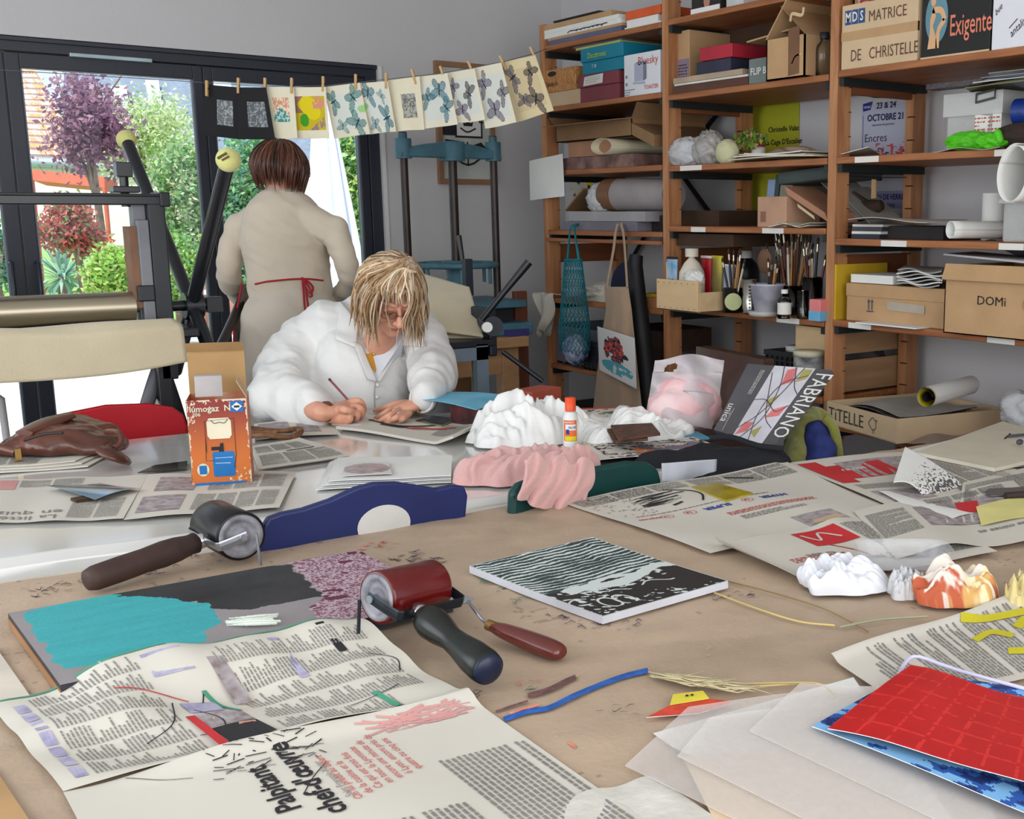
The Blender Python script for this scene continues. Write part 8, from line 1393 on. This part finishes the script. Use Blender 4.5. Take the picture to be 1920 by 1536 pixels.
# ---- palette knife
r=root('palette_knife','palette knife with brown-red wooden handle beside the red brayer','palette knife',Z_(960,1190,.753));b=MB();a_=Z_(926,1176,.775);c_=Z_(1055,1226,.765);d=nrm(c_-a_);L=np.linalg.norm(c_-a_)
b.tube([a_,a_+d*L*.15,a_+d*L*.5,a_+d*L*.8,a_+d*L*.95,c_],[.009,.0125,.0155,.016,.0135,.008],10,sub=3,flat=(.85,1.15));part(b,'handle',mat('rosewood',(100,36,30),.3,var=.2,coat=.4),r);b=MB();b.tube([a_-d*.012,a_+d*.004],.0085,14);part(b,'ferrule',mat('brass',(150,120,70),.35,.8),r)
b=MB();b.tube([a_-d*.01,Z_(905,1163,.778),Z_(893,1148,.787),Z_(878,1128,.790)],.0025,8,sub=3);part(b,'shank',M_zinc,r);b=MB();p=[Z_(x,y,.788) for x,y in ((800,1128),(820,1118),(850,1115),(876,1117),(888,1122),(880,1130),(855,1134),(822,1136))];b.add(p+[k-Zv*.0012 for k in p],[tuple(range(8))[::-1],tuple(range(8,16))]+[(k,(k+1) % 8,8+(k+1) % 8,8+k) for k in range(8)]);part(b,'blade',mat('polished_blade',(206,212,224),.12,.95),r)
# ---- lino block
q_=[(1130,1158),(1365,1091),(1112,1009),(880,1063)];s=Sheet([Z_(x,y,.766) for x,y in q_],lambda u,v: .004*np.sin(u*PI)*0+.004*(v-.5)**2*2,n=Zv)
def lcf(u,v):
    n=fbm(u*7,v*16,3);w=v*25+2.4*fbm(u*2.2,v*3,5)+.9*fbm(u*9,v*8,7);t=np.abs(w-np.floor(w+.5))*2;wt=.12+.85*fbm(u*5,v*13,11);W_=np.zeros(u.shape,bool);W_ |= (v>.42) & (t>1.18-wt)
    W_ |= (np.abs(v-.33-.035*np.sin(u*9)-.05*u)<.045*(fbm(u*11,v*9,4)*1.6)) & (u>.12);W_ |= (np.abs(v-.40-.02*np.sin(u*14+1))<.02*(fbm(u*8,u*3,9)*2)) & (u>.3)
    st=fbm(u*26,v*48+u*14,17,2);W_ |= (v<.40) & (st>.66) & (fbm(u*4,v*5,2)>.35)
    for cx,cy in ((.2,.13),(.30,.12)): e=ell(u,v,cx,cy,.055,.07);W_ |= (np.abs(e-1)<.22) & (v>.06)
    W_ |= (np.abs(v-.23-.03*np.sin(u*22))<.006) & (u<.8) & (n>.4);W_ |= (np.minimum(u,1-u)<.006) | (np.minimum(v,1-v)<.006)
    d=np.where((v>.40)[...,None],lin((48,68,66))+0*lin((1,1,1)),lin((40,38,37)));d=d*(.85+.3*fbm(u*3,v*3,6))[...,None];return np.where(W_[...,None],lin((206,214,212)),d)
r=root('lino_block','carved linocut block with a black and green seascape, white edges','linocut',Z_(1120,1085,.753));b=MB();b.grid(s.S,330,250,0,lcf);part(b,'carved_face',mat('lino_ink',attr=True,rough=.5,var=.03,vscale=60),r);s2=Sheet([p-Zv*.0004 for p in s.P],s.dz,n=Zv);b=MB();b.grid(s2.S,30,30,.0125);part(b,'block_body',mat('white_block',(206,208,216),.6),r)
# ---- newspaper in front
F0,F1=A(.188,1.354,.7535),A(.652,1.299,.7535);TR,TL=A(.632,1.612,.7535),A(.158,1.668,.7535)
def nz(u,v): return .004+.034*np.exp(-((v-.93)/.28)**2)*sstep(.05,.5,u)*(1-.15*sstep(.85,1,u))+.010*np.exp(-((v-.55)/.12)**2)*np.sin(u*7+1)+.014*np.exp(-((u-.30)/.14)**2)*sstep(.2,.8,v)+.012*np.exp(-(v/.06)**2)*sstep(.05,.4,u)+.003*np.sin(u*13+v*9)+.002*np.sin(u*31)*v
def up90(s,off=.0012):      # writing that runs along +v (up the sheet)
    f=s.fn(off);return lambda x0,y0: (lambda a,c: f(x0-np.asarray(c),y0+np.asarray(a)))
def vlines(b,s,x,y,w,h,lh,seed,fill=.5,mt=2,wl=(.004,.016),para=.12): f=s.fn(.0011);b.mt(mt);lines(b,lambda a,c: f(x+w-np.asarray(c),y+np.asarray(a)),h,w,lh,fill,seed,para=para,wl=wl)
def ex(b,s):
    w,h=s.w,s.h
    for i in range(7): rect(b,s,.018,h*(.06+.118*i),.013,h*.10,7,n=3)
    g=random.Random(3)
    for i in range(6):
        y0=h*(.055+.152*i)
        vlines(b,s,.036,y0,.126,h*.132,.0048,20+i,.42,wl=(.003,.012),para=.6)
    for i in range(5): vlines(b,s,.248,h*(.07+.17*i),.205 if i else .15,h*.14,.0048,40+i,.42,wl=(.003,.012),para=.6)
    f=s.fn(.0016)
    rect(b,s,.168,h*.03,.011,h*.36,6);rect(b,s,.181,h*.03,.052,h*.21,1);rect(b,s,.181,h*.25,.052,h*.15,4);rect(b,s,.178,h*.42,.04,h*.13,7);rect(b,s,.17,h*.74,.05,h*.18,7);rect(b,s,.24,h*.50,.02,h*.3,4);rect(b,s,.33,h*.55,.012,h*.35,7);rect(b,s,.40,h*.68,.012,h*.25,1)
    b.mt(8);b.poly([(.208+.012*math.cos(a),h*.115+.018*math.sin(a)) for a in np.linspace(0,2*PI,20)[:-1]],f);b.mt(9);b.poly([(.204+.009*math.cos(a),h*.125+.013*math.sin(a)) for a in np.linspace(0,2*PI,16)[:-1]],s.fn(.002));b.poly([(.208,h*.19),(.228,h*.17),(.230,h*.22),(.212,h*.23)],s.fn(.002))
    b.mt(10);b.stroke([(.0,h*.992),(w*.3,h*.99),(w*.7,h*.99),(w,h*.985)],.006,s.fn(.001));b.stroke([(.215,h*.62),(.225,h*.45),(.232,h*.38)],.006,f);b.stroke([(.385,h*.26),(.39,h*.1),(.385,h*.03)],.008,f)
    b.mt(6);[b.stroke([(.12+.003*k,h*.72-.002*k),(.15,h*.66),(.19,h*.56)],.0022,f) for k in range(6)];b.mt(1)
    for P_ in ([(.17,h*.55),(.15,h*.35),(.11,h*.25)],[(.18,h*.5),(.2,h*.32),(.195,h*.2)],[(.16,h*.02),(.2,h*.16),(.165,h*.21)],[(.215,h*.62),(.2,h*.5)],[(.345,h*.2),(.40,h*.24),(.42,h*.27)],[(.445,h*.42),(.455,h*.52),(.43,h*.62)]): b.stroke(P_,.0016,f)
mx=[M_news,M_ink,mat('small_print',(134,130,126),.8),mat('pink_panel'),mat('photo_tone'),mat('red_text'),mat('poster_red',(196,44,50),.7),mat('lilac_tone',(142,136,172),.7,vscale=50,col2=(184,180,200)),mat('hair_tone',(196,170,140),.7),mat('face_tone',(196,140,122),.7),mat('green_tone',(70,150,120),.7),mat('yellow_paint',(206,196,40),.6),mat('blue_letter',(52,76,150),.7)]
def page(name,label,quad,dz,ex,nu=60,nv=40,th=.0005,group=None,cat='newspaper',m=None):
    s=Sheet(quad,dz,n=Zv);b=MB();b.grid(s.S,nu,nv,th);ex and ex(b,s);o=b.build(name,[m or M_news]+mx[1:]);tag(o,label,cat,group);return s,o
sA=Sheet([F0,F1,TR,TL],nz,n=Zv)
dv=nrm(A(-.003,-1,0));G=[F0+dv*.62,F1+dv*.62,F1,F0]
def nz2(u,v): return .004+.012*np.exp(-((1-v)/.035)**2)*sstep(.05,.4,u)+.002*np.sin(u*9+v*4)
def ex2(b,s):
    w,h=s.w,s.h;u9=up90(s);b.mt(1);b.text("Palpitant",u9(.192,h-.180),.0345,bold=.025);b.text("chef-d'œuvre",u9(.229,h-.212),.036,bold=.025)
    b.mt(5);
    for k,t in enumerate(("On lui prédit au départ","de la cuisine et la","Ce qui est trois fois","en tout, la Lyonnaise","encore une minute de","à Lyon, encore près de","quatre ou cinq ans")): b.text(t,u9(.252+.0135*k,h-.195+.006*k),.0135,bold=.0)
    b.mt(2);b.text('Saint François-Xavier',u9(.2455,h-.185),.012);
    vlines(b,s,.352,h-.42,.112,.27,.0072,61,.5,wl=(.006,.014),para=.06);vlines(b,s,.24,h-.46,.10,.20,.0072,62,.5,wl=(.006,.014),para=.06)
    b.mt(3);f=s.fn(.0012);g=random.Random(8);[b.stroke([(.31+g.uniform(0,.13),h-.010-g.uniform(0,.035)),(.34+g.uniform(0,.12),h-.006-g.uniform(0,.04))],g.uniform(.001,.004),f) for _ in range(46)]
    b.mt(1);[b.stroke([(x,y),(x+g.uniform(-.02,.03),y+g.uniform(-.012,.012))],g.uniform(.0008,.0022),s.fn(.0015)) for x,y in [(g.uniform(.13,.26),h-g.uniform(.0,.07)) for _ in range(50)]];b.stroke([(.06,h-.005),(.09,h-.03),(.12,h-.045)],.001,f);b.stroke([(.25,h-.09),(.225,h-.12),(.205,h-.15)],.0014,f)
s_,o_=page('newspaper','open newspaper with article columns and headline lying at the bottom left',[F0,F1,TR,TL],nz,ex,110,90);b=MB();s2_=Sheet(G,nz2,n=Zv);b.grid(s2_.S,60,60,.0004);ex2(b,s2_);put_=b.build('lower_page',[M_news]+mx[1:]);put(put_,o_)
# ---- newspapers at the right
def up180(s,off=.0012): f=s.fn(off);return lambda x0,y0: (lambda a,c: f(x0-np.asarray(a),y0-np.asarray(c)))
def ex(b,s):
    w,h=s.w,s.h;u=up180(s);b.mt(12);b.text('HYPER',u(w*.73,h*.545),.025,bold=.04);b.text('SUPER',u(w*.46,h*.545),.025,bold=.04)
    b.mt(6);b.text('U',u(w*.55,h*.548),.018,bold=.03);b.text('U',u(w*.285,h*.548),.018,bold=.03);b.text('U express',u(w*.185,h*.545),.018,bold=.02)
    for x in (.542,.278,.178): b.stroke([(w*x+.014*math.cos(a),h*.535+.014*math.sin(a)) for a in np.linspace(0,2*PI,15)],.0015,s.fn(.0014),2)
    b.mt(2);block(b,s,w*.08,h*.575,w*.6,h*.03,70,.009);block(b,s,w*.38,h*.40,w*.42,h*.045,71,.008,mt=5);block(b,s,w*.40,h*.33,w*.3,h*.05,72,.009);rect(b,s,w*.55,h*.10,w*.20,h*.14,4);b.mt(8);b.poly([(w*.58,h*.12),(w*.74,h*.12),(w*.73,h*.17),(w*.6,h*.16)],s.fn(.0016));block(b,s,w*.02,h*.86,w*.45,h*.12,73,.006,cols=3);block(b,s,w*.5,h*.8,w*.46,h*.18,74,.006,cols=3)
    b.mt(1);g=random.Random(5);f=s.fn(.0015)
    for k in range(90): x,y=w*g.uniform(.02,.2),h*g.uniform(.62,.96);b.stroke([(x,y),(x+g.uniform(.002,.007),y+g.uniform(-.003,.003))],g.uniform(.001,.003),f,1)
    for k in range(26): x,y=w*g.uniform(.17,.26),h*g.uniform(.70,.84);b.stroke([(x,y),(x+g.uniform(.03,.11),y+g.uniform(-.005,.015))],g.uniform(.001,.005),f)
    b.stroke([(w*.35,h*.88),(w*.43,h*.8),(w*.44,h*.72),(w*.4,h*.64)],.005,f);b.stroke([(w*.28,h*.66),(w*.33,h*.68)],.008,f);b.stroke([(w*.66,h*.93),(w*.76,h*.85)],.009,f)
g_=lambda x,y,z=.7545: Z_(x,y,z)
page('newspaper','newspaper advert page reading HYPER and SUPER upside down, spotted with black ink',[g_(1332,1040),g_(1712,972),g_(1470,868),g_(1055,943)],lambda u,v: .003+.003*np.sin(u*9+v*5)+.006*np.exp(-(u/.03)**2)*0,ex,70,50)
def ex(b,s):
    w,h=s.w,s.h;rect(b,s,w*.03,h*.55,w*.10,h*.40,6);rect(b,s,w*.13,h*.62,w*.30,h*.24,6);rect(b,s,w*.2,h*.62,w*.30,h*.28,4);rect(b,s,w*.06,h*.18,w*.26,h*.2,4);block(b,s,w*.5,h*.1,w*.4,h*.8,75,.006,cols=3);block(b,s,w*.06,h*.42,w*.5,h*.09,76,.006,cols=2);b.mt(0);b.text('MENU',up180(s,.0022)(w*.3,h*.78),.024,bold=.03);block(b,s,w*.12,h*.02,w*.3,h*.12,79,.006)
page('newspaper','newspaper page with a red panel and small photos beyond the HYPER page',[g_(1715,974,.756),g_(2010,925,.756),g_(1800,840,.756),g_(1474,868,.756)],lambda u,v: .003+.003*np.sin(u*7+v*5),ex,50,36)
def ex(b,s):
    w,h=s.w,s.h;rect(b,s,w*.36,h*.60,w*.22,h*.32,6);b.mt(0);b.stroke([(w*.38,h*.85),(w*.42,h*.7),(w*.47,h*.85),(w*.53,h*.7)],.006,s.fn(.0018));b.mt(6);b.stroke([(w*.42,h*.6),(w*.47,h*.45),(w*.49,h*.3)],.004,s.fn(.0012));b.mt(2);b.text('ist moins cher',up180(s)(w*.62,h*.28),.032,bold=.02);b.text('C\'est',up180(s)(w*.38,h*.46),.032,bold=.02);block(b,s,w*.14,h*.34,w*.28,h*.1,77,.010,mt=5);block(b,s,w*.6,h*.1,w*.35,h*.8,78,.0075,cols=2)
page('newspaper','curled newspaper sheet behind the crumpled white tissue, with a red panel',[g_(1500,1098,.757),g_(1870,1040,.757),g_(1690,958,.757),g_(1330,1030,.757)],lambda u,v: .004+.026*np.exp(-(u/.035)**2)*(.4+.6*v)+.012*np.exp(-((u-.62)/.1)**2)*v+.003*np.sin(u*8),ex,90,40)
def ex(b,s):
    w,h=s.w,s.h;rect(b,s,w*.30,h*.38,w*.6,h*.44,4);b.mt(6);b.poly([(w*.52,h*.6),(w*.64,h*.56),(w*.68,h*.76),(w*.55,h*.8)],s.fn(.0016));b.mt(0);[b.stroke([(w*(.4+.05*k),h*.42),(w*(.43+.05*k),h*.55)],.006,s.fn(.0016)) for k in range(6)];b.mt(2);b.text('cavernes mines et',up180(s)(w*.98,h*.26),.028,bold=.02);block(b,s,w*.03,h*.35,w*.22,h*.5,80,.006);block(b,s,w*.4,h*.85,w*.5,h*.12,81,.006,cols=3)
page('newspaper','newspaper with a large dark photo at the right edge of the near table',[g_(1680,1052,.76),g_(2010,1005,.76),g_(1900,905,.76),g_(1600,962,.76)],lambda u,v: .004+.014*np.exp(-((u-.3)/.15)**2)*(1-v)+.003*np.sin(u*9),ex,60,40)
def ex(b,s):
    w,h=s.w,s.h
    for i in range(5): vlines(b,s,w*(.06+.18*i),h*.07,w*.16,h*.86,.0068,90+i,.45,wl=(.004,.03),para=.4)
    b.mt(11);f=s.fn(.0018);g=random.Random(6)
    for P_,w_ in (([(w*.62,h*.95),(w*.72,h*.85),(w*.85,h*.78),(w,h*.72)],.022),([(w*.58,h*.62),(w*.68,h*.66),(w*.75,h*.52)],.016),([(w*.8,h*.6),(w*.9,h*.66),(w,h*.5)],.02),([(w*.66,h*.36),(w*.75,h*.28)],.02)): b.stroke(P_,w_,f)
page('newspaper','newspaper with small print splashed with yellow paint at the right',[g_(1690,1328),g_(2060,1240),g_(1920,1120),g_(1558,1240)],lambda u,v: .004+.008*np.exp(-((1-v)/.08)**2)+.003*np.sin(u*8),ex,60,40)
psheet('yellow_plate','small translucent plate coated in yellow ink on the spotted newspaper',[(1360,938),(1412,924),(1345,906),(1297,912)],mat('yellow_ink',(176,156,14),.25,vscale=14,var=.25,coat=.5),'plate',z=.764,th=.004)
# ---- right-hand litter
M_tis=mat('tissue_paper',(222,224,230),.9,var=.02,sheen=.1)
HX2=nrm(Z_(1700,1080)-Z_(1500,1095));HY2=A(-HX2[1],HX2[0],0)
tag(heap(Z_(1592,1100,.7575)+HY2*.015,HX2*.088,HY2*.060,.062,5,1.0,.35,130,1.1).build('crumpled_tissue',M_tis),'big crumpled white tissue on the near table, left of the stained one','tissue')
def stc(u,v): n=fbm(u*5,v*5,3);t=sstep(.50,.60,n+.45*np.clip(.42-v,0,1)-.15*np.clip(u-.5,0,1))[...,None];c=lin((226,216,206))*(1-t)+lin((184,92,62))*t;y=(sstep(.55,.62,fbm(u*4+3,v*4,8)))[...,None];return c*(1-.5*y)+lin((226,204,120))*y*.5
tag(heap(Z_(1800,1125,.7575)+HY2*.015,HX2*.072,HY2*.055,.074,9,.9,.3,130,1.1,cf=stc).build('stained_tissue',mat('stained_towel',attr=True,rough=.9,var=.05)),'crumpled paper towel stained orange-red with ink','tissue')
tag(heap(Z_(1930,1130,.7575),HX2*.045,HY2*.04,.06,15,1.8,.7,90,.5).build('pale_yellow_tissue',mat('yellowish_towel',(224,208,150),.9)),'pale yellow stained tissue at the right picture edge','tissue')
tag(heap(Z_(1700,1112,.7575),HX2*.035,HY2*.04,.05,19,2,.9,80,.5).build('plastic_wrap',M_bag),'crinkled clear wrap between the white and stained tissues','wrap')
r=root('plastic_tray','clear plastic food tray behind the white tissue','tray',Z_(1700,1040,.762));t=np.linspace(0,2*PI,41);c=Z_(1692,1045,.775);ey2=nrm(FW*A(1,1,0));b=MB()
def Str(u,v): a=u*2*PI;k=np.interp(v,[0,.25,.3,.9,1],[0,.8,.84,.96,1.04]);zz=np.interp(v,[0,.25,.3,.9,1],[0,0,.002,.028,.03]);sq=(np.abs(np.cos(a))**4+np.abs(np.sin(a))**4)**-.25;return c-Zv*.012+RI*(.085*k*np.cos(a)*sq)[...,None]+ey2*(.055*k*np.sin(a)*sq)[...,None]+Zv*zz[...,None]
b.grid(Str,60,16);part(b,'body',film('clear_pet',(214,216,222),.38,.12),r)
M_str=mat('straw',(206,184,120),.6,var=.15)
straw=lambda lb,P_,rr=.0015,m=M_str: tag((lambda b: b.tube([Z_(*p) for p in P_],rr,6,sub=5))(MB()).build('straw_stem',m),lb,'stem','dry stems on the kraft paper')
straw('long pale straw stem curving right from the linocut corner',[(1340,1112,.755),(1430,1145,.757),(1500,1166,.757),(1565,1173,.756)],.0018);straw('thin brown stem crossing above the pale straw',[(1365,1090,.755),(1450,1112,.758),(1540,1140,.757),(1605,1172,.755),(1628,1185,.754)],.0013,mat('brown_stem',(140,116,72),.7));straw('grey-green stem reaching right toward the stained towel',[(1575,1176,.756),(1650,1162,.758),(1740,1156,.76)],.0022,mat('sage_stem',(158,156,130),.7));straw('fine pale stem lying over the white folders',[(1400,1282,.756),(1500,1280,.762),(1540,1284,.765),(1568,1308,.77)],.0012)
r=root('dried_grass','feathery dried grass head lying beside the orange paper bird','dried grass',Z_(1320,1285,.754));b=MB();g=random.Random(12)
for k in range(64): x=1215+g.uniform(0,130);y=1262+(x-1215)*.16+g.uniform(-5,8);L=g.uniform(50,120);b.tube([Z_(x,y,.756),Z_(x+L*.6,y+L*.08+g.uniform(-5,7),.76+g.uniform(0,.01)),Z_(x+L,y+L*.05+g.uniform(-8,14),.757)],[.0009,.0008,.0003],4,sub=2)
part(b,'awns',mat('pale_straw',(200,188,150),.7),r);b=MB();b.tube([Z_(1262,1270,.756),Z_(1340,1290,.758),Z_(1470,1284,.757),Z_(1520,1281,.757)],.0014,6,sub=3);part(b,'stem',M_str,r)
def bcf(u,v): c=np.ones(u.shape+(3,))*lin((204,70,50))*(.7+.6*fbm(u*9,v*14,4))[...,None];return c
psheet('orange_paper_bird','orange-red painted paper shape like a bird beside the dried grass',[(1212,1345),(1310,1338),(1378,1316),(1290,1305)],ATT(.6),'paper',z=.7575,cf=bcf,nu=40,nv=20);psheet('yellow_paper_head','yellow paper cut-out with dotted eyes next to the orange paper',[(1256,1322),(1330,1310),(1318,1295),(1262,1302)],mat('lemon_paper',(222,206,70),.7),'paper',z=.759,extra=lambda b,s: (b.mt(1),[b.poly([(s.w*x+.0025*math.cos(a),s.h*.6+.003*math.sin(a)) for a in np.linspace(0,2*PI,9)[:-1]],s.fn(.0012)) for x in (.45,.6)]))
# drawing board, paper cone, spatula
psheet('loose_paper','white sheet under the drawing board at the far right',[(1840,880),(1990,870),(1880,800),(1690,848)],M_paper,'paper',z=.756,th=.0006);psheet('drawing_board','pale primed drawing board with dark edge and red dabs at the far right',[(1865,878),(2040,838),(1880,790),(1718,848)],mat('primed_board',(206,200,182),.6,vscale=9,var=.06),'board',z=.772,th=.009,extra=lambda b,s: (b.mt(5),b.stroke([(s.w*.75,s.h*.45),(s.w*.85,s.h*.52)],.01,s.fn()),b.mt(1),b.stroke([(s.w*.65,s.h*.62),(s.w*.8,s.h*.7)],.006,s.fn())))
def Scone(u,v): a=T_(1697,838,2.83);bb=T_(1838,938,2.66);c=T_(1675,905,2.62);d=T_(1745,950,2.58);p=[c,d,bb,a];uu=u[...,None];vv=v[...,None];return p[0]*(1-uu)*(1-vv)+p[1]*uu*(1-vv)+p[2]*uu*vv+p[3]*(1-uu)*vv+Zv*(.022*np.sin(u*PI)*(1-.5*v))[...,None]
b=MB();b.grid(Scone,90,60,0,lambda u,v: np.where(((fbm(u*40,v*30,3)>.30+.55*(1-u)+.2*np.abs(v-.6)) & (u>.3))[...,None],lin((88,84,84)),lin((218,218,214))));tag(b.build('curled_paper',ATT(.85),solid=.0015),'curled white paper rubbed with charcoal, standing up like a sail','paper')
psheet('scrap_paper','white scrap lying left of the curled charcoal paper',[(1760,985),(1830,962),(1700,915),(1648,925)],M_paper,'paper',z=.761,dz=lambda u,v: .006*np.sin(u*3+v*2));psheet('yellow_note','pale yellow note slips left of the spatula',[(1840,985),(1990,962),(1960,925),(1830,950)],mat('lemon_paper2',(222,214,140),.7),'paper',z=.766,dz=lambda u,v: .004*np.sin(u*4));psheet('printed_leaflet','printed leaflet under the spatula at the right edge',[(1800,945),(1990,930),(1960,868),(1805,905)],M_news,'leaflet',z=.763,extra=lambda b,s: block(b,s,.01,.01,s.w*.9,s.h*.8,95,.007))
r=root('spatula','grey metal spatula with a dark handle at the right edge','spatula',Z_(1880,920,.77));b=MB();P=[Z_(x,y,.772) for x,y in ((1845,922),(1856,916),(1900,914),(1960,908),(1960,922),(1900,928),(1858,929))];b.add(P+[p-Zv*.002 for p in P],[tuple(range(7))[::-1],tuple(range(7,14))]+[(k,(k+1) % 7,7+(k+1) % 7,7+k) for k in range(7)]);part(b,'blade',mat('dull_steel',(120,124,130),.4,.7),r);b=MB();b.tube([Z_(1885,930,.775),Z_(1990,922,.775)],.008,8);part(b,'handle',M_hw,r)
b=MB();b.ell(Z_(1912,829,.785),(.012,.008,.008));b.tube([Z_(1890,818,.778),Z_(1935,814,.78)],.004,8);tag(b.build('felt_pen',mat('grey_pen',(70,74,86),.4)),'grey pen with a red end lying on the primed board','pen')
# ---- folders, red sheet at the bottom right
M_fold=film('folder_plastic',(236,230,226),.30,.3)
psheet('rough_paper','rough white paper at the bottom centre edge',[(930,1640),(1500,1640),(1225,1455),(1080,1490)],mat('rough_white',(206,202,194),.9,vscale=12,bump=.2),'paper',z=.757,dz=lambda u,v: .002*np.sin(u*9));psheet('cream_print','cream printed paper seen through the translucent folders',[(1420,1700),(2000,1700),(1520,1400),(1280,1420)],mat('warm_cream',(226,204,172),.8,vscale=3),'paper',z=.7585);psheet('white_folder','white folder lowest under the translucent folders by the orange paper',[(1260,1400),(1900,1700),(1600,1270),(1225,1375)],M_paper,'folder',z=.757,th=.0006)
for k,(qd,lb) in enumerate((([(1172,1435),(1800,1760),(1650,1290),(1290,1330)],'lowest translucent plastic folder at the bottom right'),([(1270,1422),(1950,1760),(1780,1290),(1330,1355)],'second translucent plastic folder from the bottom of the stack'),([(1405,1375),(2020,1650),(1960,1300),(1500,1290)],'third translucent plastic folder, under the blue painted paper'))): psheet('plastic_folder',lb,qd,M_fold,'folder',z=.760+.005*k,th=.0012,dz=lambda u,v,k=k: .004*np.sin(u*3+k)+.003*v,group='translucent plastic folders')
b=MB();b.tube([Z_(x,y,z) for x,y,z in ((1655,1312,.776),(1680,1275,.778),(1700,1240,.780),(1725,1232,.781),(1800,1258,.781),(1990,1310,.781))],.0028,8,sub=3);tag(b.build('lavender_frame',mat('lavender_plastic',(206,202,228),.4)),'thin lavender plastic frame edge behind the red sheet','frame')
def blf(u,v): n=fbm(u*7+v*5,v*16-u*6,5,4);c=lin((120,176,222))*(.8+.4*fbm(u*9,v*9,2))[...,None];c=np.where((n>.52)[...,None],lin((40,84,160)),c);return np.where((n>.62)[...,None],lin((26,44,100)),c)
psheet('painted_sheet','blue brush-painted sheet beneath the red one',[(1522,1362),(2020,1560),(2000,1300),(1700,1262)],ATT(.6),'painting',z=.779,cf=blf,nu=130,nv=90,th=.0008,dz=lambda u,v: .002*np.sin(u*5))
def rdf(u,v): n=fbm(u*40,v*40,3,3);g1=(np.abs(u*8-np.round(u*8)+.06*fbm(v*6,u*3,2))<.06) | (np.abs(v*6-np.round(v*6)+.06*fbm(u*6,v*3,4))<.06);c=lin((186,22,26))*(.85+.25*fbm(u*6,v*6,9))[...,None];return np.where((g1 & (n>.42))[...,None],lin((206,44,40)),c)
psheet('red_sheet','bright red painted sheet lying topmost at the bottom right',[(1552,1366),(2040,1510),(2020,1322),(1708,1254)],mat('red_gloss',attr=True,rough=.38,var=.05,vscale=20),'painting',z=.786,cf=rdf,nu=150,nv=100,th=.0008,dz=lambda u,v: .006*np.sin(u*3+v*2)+.002*np.sin(u*9))
